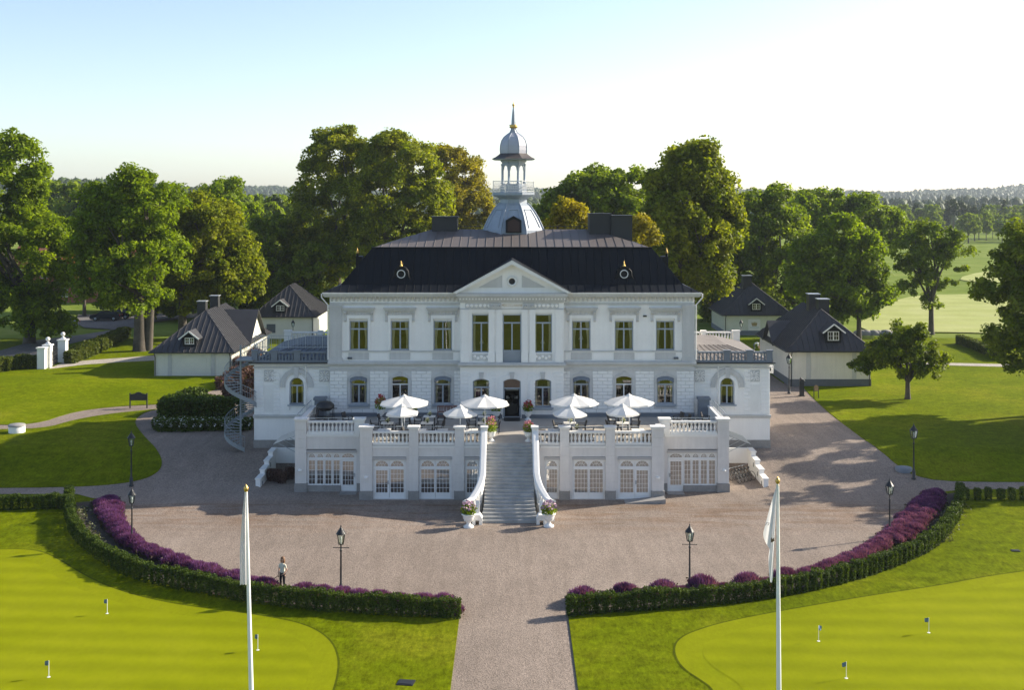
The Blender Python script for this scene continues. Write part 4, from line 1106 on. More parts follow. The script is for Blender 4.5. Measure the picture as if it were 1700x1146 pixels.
# piers in blocks with caps
def pier(x0, x1, y0, y1, ztop, n, base=True, cap=True):
    x0, x1 = min(x0,x1), max(x0,x1)
    z0 = .62 if base else 0
    h = (ztop-.16-z0)/n
    p = to_(MB().box(x0+.02,x1-.02,y0+.02,y1-.02,-.1,ztop-.15), 'pier', TERR)
    for k in range(n): MB().box(x0,x1,y0,y1,z0+k*h+.012,z0+(k+1)*h-.012).build('pier_block', TERR, p, (0,0,0))
    if base: MB().box(x0-.05,x1+.05,y0-.05,y1,-.1,.6).build('pier_base', GRANITE, p, (0,0,0))
    if cap: MB().box(x0-.03,x1+.03,y0-.03,y1+.03,ztop-.17,ztop-.1).box(x0-.1,x1+.1,y0-.1,y1+.1,ztop-.1,ztop).build('pier_cap', CAPW, p, (0,0,0))
    return p
for s in (-1,1):
    for a, b in ((tx(1080.5),tx(1100.5)),(tx(1004),tx(1019.5)),(tx(928),tx(943.5))):
        x0, x1 = sx(a, b, s); pier(x0, x1, YT-.10, YT+.42, 5.06, 7)
    x0, x1 = sx(tx(1189.5,YE)+.01, EX1+.02, s); pier(x0, x1, YE-.10, YE+.5, 5.20, 7)
    x0, x1 = sx(MX+.03, MX+.72, s); to_(MB().box(x0,x1,YE-.06,YE+.5,4.1,5.05).box(x0-.1,x1+.1,YE-.16,YE+.6,5.05,5.2), 'parapet_pier', CAPW)
    # balustrades
    for a, b in ((tx(1019.5),tx(1080.5)),(tx(943.5),tx(1004)),(tx(892),tx(928))):
        x0, x1 = sx(a,b,s); balustrade(terr, x0+.02, x1-.02, YT+.14, 3.92, h=.66)
    x0, x1 = sx(MX+.74, tx(1189.5,YE), s); balustrade(terr, x0+.02, x1-.02, YE+.14, 4.26, h=.62)
    x0, x1 = sx(MX+.8, EX1-.5, s)
    mb = MB(); mb.bar((x0,YE+.3,5.18),(x1,YE+.3,5.18),.03)
    for k in range(5): mb.bar((x0+(x1-x0)*k/4,YE+.3,4.9),(x0+(x1-x0)*k/4,YE+.3,5.18),.025)
    to_(mb, 'steel_rail', STEEL)
    for a, b in ((1019.5,1080.5),(943.5,1004),(892,928)):
        x0, x1 = sx(tx(a),tx(b),s); mb = MB(); mb.bar((x0,YT+.3,4.98),(x1,YT+.3,4.98),.03)
        for k in range(4): mb.bar((x0+(x1-x0)*k/3,YT+.3,4.65),(x0+(x1-x0)*k/3,YT+.3,4.98),.025)
        to_(mb, 'steel_rail', STEEL)
    # side parapet back to the house
    x0, x1 = sx(EX1-.3, EX1+.02, s)
    to_(MB().box(x0,x1,YE+.5,YF-.9,3.7,4.75).box(x0-.05,x1+.05,YE+.5,YF-.9,4.75,4.9), 'side_parapet', CAPW)
    x0, x1 = sx(EX1-1.0, EX1-.2, s)
    to_(MB().box(x0,x1,YF-.9,YF-.11,3.7,5.3).box(x0-.08,x1+.08,YF-1.0,YF-.105,5.3,5.48), 'parapet_pier', BALD)
    x0, x1 = sx(EX1-.25, EX1+.25, s)
    mb = MB(); rail(mb, (s*EX1,YE+.7,4.9), (s*EX1,YF-1.2,4.9), .45, 8); to_(mb, 'steel_rail', STEEL)
    # return parapet beside the mid block
    x0, x1 = sx(MX-.3, MX, s)
    to_(MB().box(x0,x1,YT+.43,YE-.1,3.88,4.75).box(x0-.05,x1+.05,YT+.53,YE-.17,4.75,4.88), 'side_parapet', CAPW)
# french windows
def leaf(mb, x0, x1, z0, z1, cols, rows, st=.09, bot=.09, mw=.026, fan=None, y=0.0):
    mb.box(x0,x0+st,y,y+.06,z0,z1); mb.box(x1-st,x1,y,y+.06,z0,z1)
    mb.box(x0+st,x1-st,y,y+.06,z0,z0+bot); mb.box(x0+st,x1-st,y,y+.06,z1-st,z1)
    for k in range(1,cols): x = x0+st+(x1-x0-2*st)*k/cols; mb.box(x-mw/2,x+mw/2,y+.012,y+.05,z0+bot,z1-st)
    for k in range(1,rows): z = z0+bot+(z1-st-z0-bot)*k/rows; mb.box(x0+st,x1-st,y+.014,y+.046,z-mw/2,z+mw/2)
def fanlight(mb, x0, x1, z0, z1, st=.08, mw=.026, y=0.0):
    """top light: arch, inner arch and radiating bars"""
    cx = (x0+x1)/2; w = (x1-x0)/2-st; h = z1-z0-st*.6
    mb.box(x0,x0+st,y,y+.06,z0,z1); mb.box(x1-st,x1,y,y+.06,z0,z1); mb.box(x0+st,x1-st,y,y+.06,z0,z0+.05)
    P = lambda a, f: (cx+w*f*math.cos(a), z0+.05+(h-.05)*f*math.sin(a))
    n = 12
    for k in range(n):       # spandrel above the arch
        a, b = math.pi*k/n, math.pi*(k+1)/n
        mb.prism_y([P(b,1),P(a,1),(P(a,1)[0],z1),(P(b,1)[0],z1)], y, y+.06)
    for f in (.5,):
        for k in range(n):
            a, b = math.pi*k/n, math.pi*(k+1)/n
            mb.bar((P(a,f)[0],y+.03,P(a,f)[1]),(P(b,f)[0],y+.03,P(b,f)[1]),mw)
    for a in (.0,.7,1.25,math.pi/2,1.9,2.45,math.pi)[1:-1]: mb.bar((P(a,.5)[0],y+.03,P(a,.5)[1]),(P(a,1)[0],y+.03,P(a,1)[1]),mw)
    mb.bar((cx,y+.03,z0+.05),(cx,y+.03,P(math.pi/2,.5)[1]),mw)
def drape(x0, x1, z0, z1, y):
    mb = MB(); n = max(8, int((x1-x0)/.06)); vs = []
    for z in (z0, z1):
        for i in range(n+1): vs.append((x0+(x1-x0)*i/n, y+.03*math.sin(i*1.9), z))
    mb.add(vs, [(i,i+1,n+2+i,n+1+i) for i in range(n)], True); return mb
def french(name, x0, x1, y, z0, ztop, leaves, zdoor, sill=None):
    """leaves: (relative start, relative end, cols, is_door)"""
    W = x1-x0
    fr = MB(); fr.box(x0,x0+.06,y-.01,y+.08,z0,ztop); fr.box(x1-.06,x1,y-.01,y+.08,z0,ztop); fr.box(x0+.06,x1-.06,y-.01,y+.08,ztop-.07,ztop); fr.box(x0+.06,x1-.06,y-.02,y+.08,zdoor-.05,zdoor+.05)
    w = to_(fr, name, WFRAME)
    for a, b, cols, door in leaves:
        xa, xb = x0+.06+(W-.12)*a, x0+.06+(W-.12)*b
        zb = z0 if (door or not sill) else sill
        mb = MB(); leaf(mb, xa+.01, xb-.01, zb, zdoor-.05, cols, 5 if door or not sill else 5, st=.13 if door else .07, bot=.42 if (door or not sill) else .1, y=y+.01)
        lf = mb.build('door_leaf' if door else 'casement', WFRAME, w, (0,0,0))
        mb = MB(); fanlight(mb, xa+.01, xb-.01, zdoor+.05, ztop-.07, y=y+.01); mb.build('fanlight', WFRAME, w, (0,0,0))
        rect_pane(xa+.03,xb-.03,zb+.05,zdoor-.06,y+.045).build('pane', GLASSB, w, (0,0,0))
        rect_pane(xa+.03,xb-.03,zdoor+.06,ztop-.08,y+.045).build('pane', GLASSB, w, (0,0,0))
        if door: MB().box(xb-.13 if x0<0 else xa+.05,xb-.05 if x0<0 else xa+.13,y-.05,y+.01,z0+1.0,z0+1.25).build('handle', STEEL, w, (0,0,0))
    if x0 > 0:
        drape(x0+.08,x1-.08,z0+.05,ztop-.1,y+.16).build('curtain', LACE, w, (0,0,0))
    else:
        drape(x0+.08,x1-.08,z0+1.05,ztop-.1,y+.16).build('curtain', LACE, w, (0,0,0))  # stops short: bare lower panes imitate a dark reflection
    MB().box(x0-.05,x1+.05,YT-.06 if y < YE else YE-.06,y,ztop+.0,ztop+.18).build('awning_box', mat_awn, w, (0,0,0))
    return w
mat_awn = mat('grey_awning_box', (0.42,0.41,0.41), .6, .05, 2, .02)
for s in (-1,1):
    for b_, a_, t in OPM:
        x0, x1 = tx(a_)+.01, tx(b_)-.01
        if s > 0: x0, x1 = -x1, -x0
        lv = {'L':[(0,.5,4,s<0),(.5,1,4,s>0)], 'N':[(0,.5,4,False),(.5,1,4,False)], 'H':[(0,1,4,False)]}[t]
        french('french_window', x0, x1, YT+.12, .03, 2.76, lv, 2.16)
    x0, x1 = ope[s]
    lv = [(0,.172,2,0),(.172,.344,2,0),(.344,.516,2,0),(.516,.688,2,0),(.688,1,4,True)]
    if s > 0: lv = [(1-b,1-a,c,d) for a,b,c,d in lv]
    french('french_window', x0+.01, x1-.01, YE+.12, .03, 2.78, lv, 2.3, sill=.42)
    a, b = (x0+.01, x0+(x1-x0)*.68) if s < 0 else (x0+(x1-x0)*.32, x1-.01)
    to_(MB().box(a,b,YE-.02,YE+.11,-.05,.41), 'window_plinth', GRANITE)
    c0 = x1-.5 if s < 0 else x0+.5
    to_(MB().box(c0-.6,c0+.6,YE-.9,YE-.03,-.02,.03), 'door_step', GRANITE)
    to_(MB().box(*sx(MX+.02,abs(x0 if s>0 else x1)-.03,s),YE-.04,YE-.001,-.05,.6), 'plinth', GRANITE)
    for xx, yy in ((s*(tx(1090.5)), YT-.11),(s*(tx(1200,YE)), YE-.11)):
        mb = MB().lathe([(.16,0),(.15,.06),(.09,.13),(.001,.15)],10); 
        l = put('wall_lamp', mb.data('wall_lamp', CAPW), terr, (xx, yy-YT, 1.5))

# ------------------------------------------------------------------ the front stair
stair = thing('staircase', 'grey granite front steps with white curved cheeks leading up to the terrace', 'stairs', (-.17, 77.2, 0))
SCX = -.17; NST = 22; YS0 = 77.2
RUN = (YT-.2-YS0)/(NST-1); RIS = FLOOR/NST
def halfw(t): return 1.60 + .22*max(0,1-t*4.2)**1.6     # clear half width, t = 0 at the foot
for k in range(NST):
    y0 = YS0 + k*RUN; w = halfw(k/NST) + .04
    z1 = (k+1)*RIS
    put('step', MB().box(SCX-w,SCX+w,y0,min(y0+RUN*1.6,YT+.1) if k<NST-1 else YT+.04,z1-RIS-.02,z1-.045).box(SCX-w,SCX+w,y0-.035,min(y0+RUN*1.15,YT+.1) if k<NST-1 else YT+.04,z1-.045,z1).data('step', STEP), stair, (-stair.location.x,-stair.location.y,0))
put('step_core', MB().prism_x([(YS0+.1,-.05),(YT-.01,-.05),(YT-.01,FLOOR-.1),(YS0+.35,.1)], SCX-1.6, SCX+1.6).data('step_core', STEP), stair, (-stair.location.x,-stair.location.y,0))
def cheek_line(s, n=26):
    out = []
    for i in range(n+1):
        t = i/n                       # 0 foot .. 1 top
        x = SCX + s*(1.78 + 1.0*max(0,1-t*2.3)**2.2)
        y = YS0 + .55 + (YT+.1-YS0-.55)*t - .1*max(0,1-t*5)
        z = 1.35 + (4.98-1.35)*max(0,(t-.06)/.94)**.97
        out.append(Vector((x,y,z)))
    return out
for s in (-1,1):
    L = cheek_line(s)
    # solid cheek under the rail, from the ground up, becoming open with balusters at the flared foot
    mb = MB(); th = .14
    for a, b in zip(L[6:], L[7:]):
        t0 = Vector((th,0,0)); zb = -.05
        va = [a-t0, a+t0, b+t0, b-t0]
        lo = [Vector((p.x,p.y,zb)) for p in va]; hi = [p-Vector((0,0,.12)) for p in va]
        mb.add(lo+hi, [(0,1,5,4),(1,2,6,5),(2,3,7,6),(3,0,4,7),(4,5,6,7)])
    c = put('cheek_wall', mb.data('cheek_wall', CAPW), stair, (-stair.location.x,-stair.location.y,0))
    mb = MB(); vs = []
    for i, p in enumerate(L):
        w = .22
        vs += [p+Vector((-w,0,-.14)), p+Vector((w,0,-.14)), p+Vector((w,0,-.03)), p+Vector((w*.6,0,.02)), p+Vector((-w*.6,0,.02)), p+Vector((-w,0,-.03))]
    n6 = 6
    fs = [(i*n6+k,i*n6+(k+1)%n6,(i+1)*n6+(k+1)%n6,(i+1)*n6+k) for i in range(len(L)-1) for k in range(n6)] + [(5,4,3,2,1,0)]
    mb.add(vs, fs); put('handrail', mb.data('handrail', CAPW), c, (0,0,0))
    for i in range(0,7):
        p = L[i]; h = p.z-.14-.28
        zb = .28 + i*.09
        put('baluster', MB().lathe([(.08,0),(.05,.06),(.09,.35*(p.z-.14-zb)),(.045,.75*(p.z-.14-zb)),(.08,p.z-.14-zb)],8).data('baluster', CAPW), c, (p.x,p.y,zb))
    mb = MB()
    for a, b in zip(L[0:7], L[1:8]):
        t0 = Vector((.14,0,0)); va = [a-t0,a+t0,b+t0,b-t0]
        i = L.index(a); zt = .30+i*.09; zt2 = .30+(i+1)*.09
        mb.add([Vector((p.x,p.y,-.05)) for p in va]+[Vector((va[0].x,va[0].y,zt)),Vector((va[1].x,va[1].y,zt)),Vector((va[2].x,va[2].y,zt2)),Vector((va[3].x,va[3].y,zt2))], [(0,1,5,4),(1,2,6,5),(2,3,7,6),(3,0,4,7),(4,5,6,7)])
    put('string_wall', mb.data('string_wall', CAPW), c, (0,0,0))
    x = SCX+s*2.05; y = YS0-.25
    nb = MB().prism_y([(x-.32,0),(x-.12,0),(x-.12,.28),(x+.12,.28),(x+.12,0),(x+.32,0),(x+.32,.42),(x+.18,.62),(x-.18,.62),(x-.32,.42)], y-.2, y+.55)
    put('scroll_foot', nb.data('scroll_foot', CAPW), c, (0,0,0))
    mb = MB(); mb.prism_x([(y+.35,.6),(y+.75,.6),(y+.85,1.3),(y+.6,1.36),(y+.45,1.0)], x-.12, x+.12); put('newel_scroll', mb.data('newel_scroll', CAPW), c, (0,0,0))
    mb = MB(); mb.box(SCX+s*1.74-.2,SCX+s*1.74+.2,YT-.2,YT+.4,3.8,4.95); mb.box(SCX+s*1.74-.26,SCX+s*1.74+.26,YT-.26,YT+.5,4.95,5.06)
    put('newel_post', mb.data('newel_post', CAPW), stair, (-stair.location.x,-stair.location.y,0))

# sunken areas beside the terrace: stepped white walls, glass roofs
for s, nm in ((-1,'left'),(1,'right')):
    w = thing('retaining_wall', 'white stepped retaining wall of the sunken area on the %s' % ('spiral stair side, with dark plants in it' if s<0 else 'lodge side, beside the parked bicycles'), 'wall', (s*18.27, 89.8, 0))
    put('back_wall', MB().box(*sx(EX1+.01,18.09,s),92.38,92.62,-.1,1.62).data('back_wall', STONE_W), w, (-w.location.x,-w.location.y,0))
    n = 4
    for k in range(n):
        y0 = 92.62-(k+1)*1.5; y1 = y0+1.5; zt = 1.55-.33*k
        put('wall_step', MB().box(*sx(18.1,18.44,s),y0,y1,-.1,zt).data('wall_step', STONE_W), w, (-w.location.x,-w.location.y,0))
        put('coping', MB().box(*sx(18.05,18.49,s),y0-.04,y1-.002,zt,zt+.09).data('coping', CAPW), w, (-w.location.x,-w.location.y,0))
        if k: put('recessed_light', MB().box(*sx(18.08,18.1,s),y0+.6,y0+.75,zt-.55,zt-.25).data('recessed_light', BLACK), w, (-w.location.x,-w.location.y,0))
    c = thing('glass_canopy', 'sloping glass canopy on steel rods over the %s basement door' % ('left' if s<0 else 'right'), 'canopy', (s*16.3, 89.5, 2.9))
    put('glass_sheet', MB().add([(s*15.4,88.2,3.55),(s*17.5,88.2,2.75),(s*17.5,91.4,2.75),(s*15.4,91.4,3.55)],[(0,1,2,3)]).add([(s*15.4,88.2,3.57),(s*17.5,88.2,2.77),(s*17.5,91.4,2.77),(s*15.4,91.4,3.57)],[(0,1,2,3)]).data('glass_sheet', glassmat('canopy_glass_%s'%nm, (.62,.76,.72), .25)), c, (-c.location.x,-c.location.y,-c.location.z))
    for y in (88.4, 89.8, 91.2):
        put('steel_rod', MB().tube([(s*15.37,y,1.9),(s*17.2,y,2.84)],.025,6).data('steel_rod', STEEL), c, (-c.location.x,-c.location.y,-c.location.z))
# stone ramp before the right block
rp = tag(MB().prism_y([(tx(1034),0.0),(tx(1100),0.0),(tx(1100),.30),(tx(1034),.03)], 82.0, 83.04).build('stone_ramp', GRANITE), 'low grey stone ramp at the foot of the right terrace corner', 'ramp')

# ------------------------------------------------------------------ lodges
def clip_u(poly, u0, u1):
    def half(p, c, keep):
        out = []
        for i in range(len(p)):
            a, b = p[i], p[(i+1)%len(p)]
            ka, kb = keep(a[0]-c), keep(b[0]-c)
            if ka: out.append(a)
            if ka != kb:
                t = (c-a[0])/(b[0]-a[0]); out.append((c, a[1]+(b[1]-a[1])*t))
        return out
    p = half(poly, u0, lambda d: d >= -1e-9)
    return half(p, u1, lambda d: d <= 1e-9) if p else p
def sheets(poly, pitch, m, parent, seam=None):
    """split a roof slope (eave edge first) into lapped sheets with standing seams"""
    P = [Vector(p) for p in poly]
    ux = (P[1]-P[0]).normalized(); nn = (P[1]-P[0]).cross(P[2]-P[0]).normalized()
    if nn.z < 0: nn = -nn
    vx = nn.cross(ux)
    if vx.z < 0: vx = -vx
    q = [((p-P[0]).dot(ux), (p-P[0]).dot(vx)) for p in P]
    lo, hi = min(a for a,_ in q), max(a for a,_ in q)
    n = max(1, round((hi-lo)/pitch))
    for k in range(n):
        u0, u1 = lo+(hi-lo)*k/n, lo+(hi-lo)*(k+1)/n
        c = clip_u(q, u0, u1)
        if len(c) < 3: continue
        h = .006+.012*rng.random()
        W = lambda u, v, hh: P[0]+ux*u+vx*v+nn*hh
        mb = MB().quad(*[W(u,v,h) for u,v in c])
        ed = [v for u,v in c if abs(u-u0) < 1e-6]
        if len(ed) > 1 and max(ed)-min(ed) > .2: 
            a, b = W(u0,min(ed),.02), W(u0,max(ed),.02)
            e = ux*.02; hh = nn*.06
            mb.add([a-e,a+e,a+e*.6+hh,a-e*.6+hh,b-e,b+e,b+e*.6+hh,b-e*.6+hh],[(0,1,2,3),(0,4,5,1),(1,5,6,2),(2,6,7,3),(3,7,4,0),(7,6,5,4)])
        mb.build('roof_sheet', m, parent, (0,0,0))
def small_window(parent, x, y, z, w, h, cols, rows, m=None):
    mb = MB(); leaf(mb, x-w/2, x+w/2, z, z+h, cols, rows, st=.06, bot=.06, mw=.035)
    mb.v = [(a, b+y, c) for a,b,c in mb.v]
    f = mb.build('window', m or WFRAME, parent, (0,0,0))
    rect_pane(x-w/2+.03,x+w/2-.03,z+.03,z+h-.03,y+.045).build('pane', GLASS, f, (0,0,0))
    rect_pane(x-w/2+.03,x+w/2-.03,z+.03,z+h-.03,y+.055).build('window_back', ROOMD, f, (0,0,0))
    return f
def lodge(name, label, X0, X1, Y0, Y1, zb, ze, xr, yr0, yr1, zr, plinth=0.0, strips=(), chims=(), dormer=None, side=None, boards=True, wallm=None, windows=(), plm=None):
    t = thing(name, label, 'building', ((X0+X1)/2, Y0, zb))
    w = lambda mb, nm, m: mb.build(nm, m, t)
    mb = MB(); mb.box(X0,X1,Y0,Y1,zb-.4,ze); w(mb, 'wall', wallm or BOARD)
    if boards:
        mb = MB(); n = int((X1-X0)/.22)
        for k in range(n): x = X0+(X1-X0)*(k+.5)/n; mb.box(x-.03,x+.03,Y0-.022,Y0-.001,zb+plinth+.05,ze-.02)
        n = int((Y1-Y0)/.22); xs = X1 if (X0+X1) < 0 else X0
        for k in range(n):
            y = Y0+(Y1-Y0)*(k+.5)/n; mb.box(*( (xs+.001,xs+.022) if xs==X1 else (xs-.022,xs-.001)),y-.03,y+.03,zb+plinth+.05,ze-.02)
        tag(w(mb, 'board_battens', wallm or BOARD), kind='stuff')
    if plinth: w(MB().box(X0-.06,X1+.06,Y0-.06,Y1+.06,zb-.5,zb+plinth), 'plinth', plm or PLINTH)
    for x in strips: w(MB().box(x-.22,x+.22,Y0-.05,Y0-.023,zb+plinth,ze), 'pilaster_strip', BOARDG)
    o = .42; e = ze-.0
    A,B,C,D = (X0-o,Y0-o,e),(X1+o,Y0-o,e),(X1+o,Y1+o,e),(X0-o,Y1+o,e); Rf,Rb = (xr,yr0,zr),(xr,yr1,zr)
    mb = MB(); mb.add([A,B,C,D,Rf,Rb],[(0,1,4),(1,2,5,4),(2,3,5),(3,0,4,5),(3,2,1,0)]); rf = w(mb, 'roof', ROOFL)
    sheets([A,B,Rf], .62, ROOFL, rf); sheets([B,C,Rb,Rf], .62, ROOFL, rf); sheets([D,A,Rf,Rb], .62, ROOFL, rf)
    MB().bar((X0-o-.05,Y0-o-.06,e-.02),(X1+o+.05,Y0-o-.06,e-.02),.12).bar((X1+o+.06,Y0-o,e-.02),(X1+o+.06,Y1+o,e-.02),.12).bar((X0-o-.06,Y0-o,e-.02),(X0-o-.06,Y1+o,e-.02),.12).build('gutter', BLACK, rf, (0,0,0))
    for a, b in ((A,Rf),(B,Rf)): MB().bar(Vector(a)+Vector((0,0,.03)),Vector(b)+Vector((0,0,.03)),.1,.07).build('hip_cap', ROOFL, rf, (0,0,0))
    for x in (X0+.12, X1-.12): w(MB().tube([(x,Y0-o-.05,e-.05),(x,Y0-.12,e-.55),(x,Y0-.12,zb+.1)],.05,6), 'downpipe', BLACK)
    for cx, cy, cw, z0, z1 in chims:
        c = MB().box(cx-cw/2,cx+cw/2,cy-cw/2,cy+cw/2,z0,z1).build('chimney', CHIM, rf, (0,0,0))
        w(MB().box(cx-cw/2-.08,cx+cw/2+.08,cy-cw/2-.08,cy+cw/2+.08,z1,z1+.07), 'chimney_cap', STEEL)
    if dormer:
        dx, dy, dz, dw, dh = dormer; dy = Y0-o+(dz-.25-ze)/(zr-ze)*(yr0-Y0+o)-.03      # window centre x, face y, sill z, width, height
        hw = dw/2+.22
        d = w(MB().prism_y([(dx-hw,dz-.25),(dx+hw,dz-.25),(dx+hw,dz+dh+.08),(dx,dz+dh+.08+hw*.72),(dx-hw,dz+dh+.08)], dy, dy+2.6), 'dormer', ROOFD)
        for s in (-1,1):
            a = (dx+s*(hw+.38), dz+dh-.18); b = (dx, dz+dh+.1+hw*.72+.06)
            MB().add([(a[0],dy-.35,a[1]),(b[0],dy-.35,b[1]),(b[0],dy+2.7,b[1]),(a[0],dy+2.7,a[1]),(a[0],dy-.35,a[1]+.09),(b[0],dy-.35,b[1]+.09),(b[0],dy+2.7,b[1]+.09),(a[0],dy+2.7,a[1]+.09)],[(3,2,1,0),(4,5,6,7),(0,1,5,4),(1,2,6,5),(2,3,7,6),(3,0,4,7)]).build('dormer_roof', ROOFL, d, (0,0,0))
            MB().bar((a[0],dy-.38,a[1]+.03),(b[0],dy-.38,b[1]+.03),.07,.14).build('barge_board', CAPW, d, (0,0,0))
        small_window(t, dx, dy-.06, dz, dw, dh, 4, 2, WFRAME) if False else None
        mb = MB(); leaf(mb, dx-dw/2, dx, dz, dz+dh, 2, 2, st=.06, bot=.06, mw=.03); leaf(mb, dx, dx+dw/2, dz, dz+dh, 2, 2, st=.06, bot=.06, mw=.03)
        mb.v = [(a, b+dy-.07, c) for a,b,c in mb.v]; f = mb.build('window', CAPW, t)
        rect_pane(dx-dw/2+.03,dx+dw/2-.03,dz+.03,dz+dh-.03,dy-.03).build('pane', GLASS, f, (0,0,0)); rect_pane(dx-dw/2+.03,dx+dw/2-.03,dz+.03,dz+dh-.03,dy-.01).build('window_back', ROOMD, f, (0,0,0))
    if side:
        s, y0, y1, zp = side              # +1: gable on the right wall, -1: on the left wall
        X = X1 if s > 0 else X0; ym = (y0+y1)/2; xi = xr
        gb = w(MB().prism_x([(y0,ze-.6),(y1,ze-.6),(y1,ze+.1),(ym,zp),(y0,ze+.1)], min(X+s*.06,xi), max(X+s*.06,xi)), 'side_gable', wallm or BOARD)
        xo = X+s*.5; xi2 = xr+s*.5
        for yy in (y0-.4, y1+.4):
            a = ze-.12
            mbg = MB(); P4 = [(xo,yy,a),(xo,ym,zp+.15),(xi2,ym,zp+.15),(xi2,yy,a)]
            mbg.add(P4+[(x,y,z-.1) for x,y,z in P4],[(0,1,2,3),(4,7,6,5),(0,4,5,1),(2,6,7,3)]); gr = mbg.build('gable_roof', ROOFL, gb, (0,0,0))
        for k in range(2):
            y = y0+.35+k*(y1-y0-.7-.7); 
        for y in (ym-.9, ym+.3):
            xa, xb = (X+.06,X+.12) if s > 0 else (X-.12,X-.06)
            MB().box(xa,xb,y,y+.7,zb+1.0,zb+2.2).build('side_window', GFRAME, gb, (0,0,0))
    return t
lodge('lodge', 'white boarded lodge with black hipped roof and two chimneys beside the spiral stair', -38.9, -30.5, 131, 150, 1.35, 3.97, -34.7, 136.6, 146, 8.0,
      strips=(U(282,131),U(354,131)), chims=((U(336,138),138.0,.95,7.2,8.9),(U(357,142),142,.95,7.2,9.2)), dormer=(U(319.5,132.6),132.4,V(570,132.4),1.0,.72), side=(1,138.6,147.0,7.4))
L2_ = lodge('lodge', 'pale rear outbuilding with dormered dark hipped roof behind the blue wing roof', -35.4, -27.2, 165, 178, 1.35, 4.4, -31.3, 169.5, 174, 8.4, dormer=(U(468,166.4),166.4,V(515,166.4),1.1,.75), boards=False, wallm=mat('pale_render',(0.66,0.66,0.60),.8,.06,.6,.03,10))
mb = MB().box(U(450,165)-.6,U(450,165)+.6,164.93,164.99,2.2,3.4); mb.build('shutter_window', DGREY, L2_)
small_window(L2_, -27.9, 164.9, 2.3, .7, 1.2, 2, 3) if False else None
L3_ = lodge('lodge', 'white boarded rear lodge with a gold crest sign on its front wall', 30.0, 39.2, 170, 181, 1.35, 4.15, 34.4, 173, 178, 8.5, plinth=.6, chims=((U(1240,173),173.2,1.25,7.6,9.5),), dormer=(U(1253,171),171.0,V(513,171.0),1.1,.85), wallm=mat('cream_green_boarding',(0.68,0.69,0.58),.7,.06,.8,.03,12))
# crest board
sg = thing('wall_sign', 'pale wall board with a gold crown crest over small lettering, on the rear lodge', 'sign', (U(1252,170), 169.9, V(539,170)))
put('board', MB().box(-.85,.85,-.03,.02,-.85,.75).data('board', CAPW), sg, (0,0,0))
cr = MB().box(-.36,.36,-.07,-.031,-.02,.1)
for k in range(-2,3): cr.prism_y([(k*.17-.085,.1),(k*.17+.085,.1),(k*.17+.03,.34-.04*abs(k)),(k*.17-.03,.34-.04*abs(k))],-.07,-.031); cr.lathe([(.001,-.05),(.045,0),(.001,.05)],6,(k*.17,-.06,.40-.04*abs(k)))
cr.prism_y([(-.3,-.2),(.3,-.2),(.36,-.05),(-.36,-.05)],-.065,-.031)
put('crest', cr.data('crest', mat('old_gold_paint',(0.35,0.24,0.08),.5,.2,6,0)), sg, (0,0,0))
lt = MB()
for k in range(9): lt.box(-.62+k*.145,-.62+k*.145+.09,-.04,-.031,-.46,-.35)
put('lettering', lt.data('lettering', mat('pale_blue_letters',(0.35,0.45,0.5),.7,.1,6,0)), sg, (0,0,0))
L4_ = lodge('lodge', 'white lodge with dark plinth and twin black chimneys behind the small lawn tree', 28.6, 36.9, 124, 139, 0.95, 5.0, 32.75, 127.6, 136, 8.95, plinth=1.15,
      strips=(U(1342,124),U(1418,124)), chims=((U(1350,131),131,1.2,7.9,10.3),(U(1365.5,128.6),128.6,1.15,7.9,9.95)), dormer=(U(1379,125.4),125.2,V(564,125.2),1.15,.95), side=(-1,130.5,135,7.1), boards=False, wallm=mat('cream_render',(0.70,0.67,0.60),.8,.07,.5,.03,10,streak=.06), plm=DGREY)
# brick house far left behind the trees
bh = thing('brick_house', 'red brick house with white gate post showing between the trees by the car park', 'building', (-82, 222, 1.35))
wb = MB().box(-92,-72,222,234,1.0,9.0).prism_x([(222,9.0),(234,9.0),(228,12.6)],-92,-72).build('wall', BRICK, bh)
MB().add([(-92.5,221.4,8.8),(-71.5,221.4,8.8),(-71.5,228,12.9),(-92.5,228,12.9),(-92.5,234.6,8.8),(-71.5,234.6,8.8)],[(0,1,2,3),(3,2,5,4)]).build('roof', mat('clay_tile_roof',(0.30,0.12,0.07),.8,.2,1,.1), bh)
for k in range(5):
    for z in (2.3,5.8):
        f = MB().box(-90+k*3.8-.6,-90+k*3.8+.6,221.93,221.99,z,z+1.7).build('window', WFRAME, bh); MB().box(-90+k*3.8-.5,-90+k*3.8+.5,221.9,221.929,z+.1,z+1.6).build('pane', GLASS, f, (0,0,0))

# ------------------------------------------------------------------ foliage
LEAF_LIME = leafmat('lime_leaves', (0.112,0.15,0.006), (0.222,0.238,0.0096), .45)
LEAF_GOLD = leafmat('yellowing_leaves', (0.168,0.1575,0.0084), (0.2835,0.2363,0.0105), .45)
LEAF_DEEP = leafmat('deep_green_leaves', (0.09,0.1404,0.0108), (0.189,0.243,0.0126), .42)
LEAF_MID = leafmat('mid_green_leaves', (0.1013,0.1553,0.0054), (0.1958,0.2633,0.0081), .45)
LEAF_DARK = leafmat('dark_tree_leaves', (0.081,0.1224,0.009), (0.171,0.2124,0.0126), .42)
LEAF_PINE = leafmat('conifer_needles', (0.0325,0.0585,0.0234), (0.0585,0.0845,0.0286), .15)
LEAF_HEDGE = leafmat('yew_needles', (0.0375,0.065,0.0125), (0.075,0.11,0.015), .25, 1.5)
LEAF_HEDGEB = leafmat('hedge_leaves', (0.06,0.085,0.014), (0.10,0.12,0.02), .3, 1.0)
LEAF_RUST = leafmat('rust_leaves', (0.26,0.10,0.04), (0.33,0.15,0.05), .35)
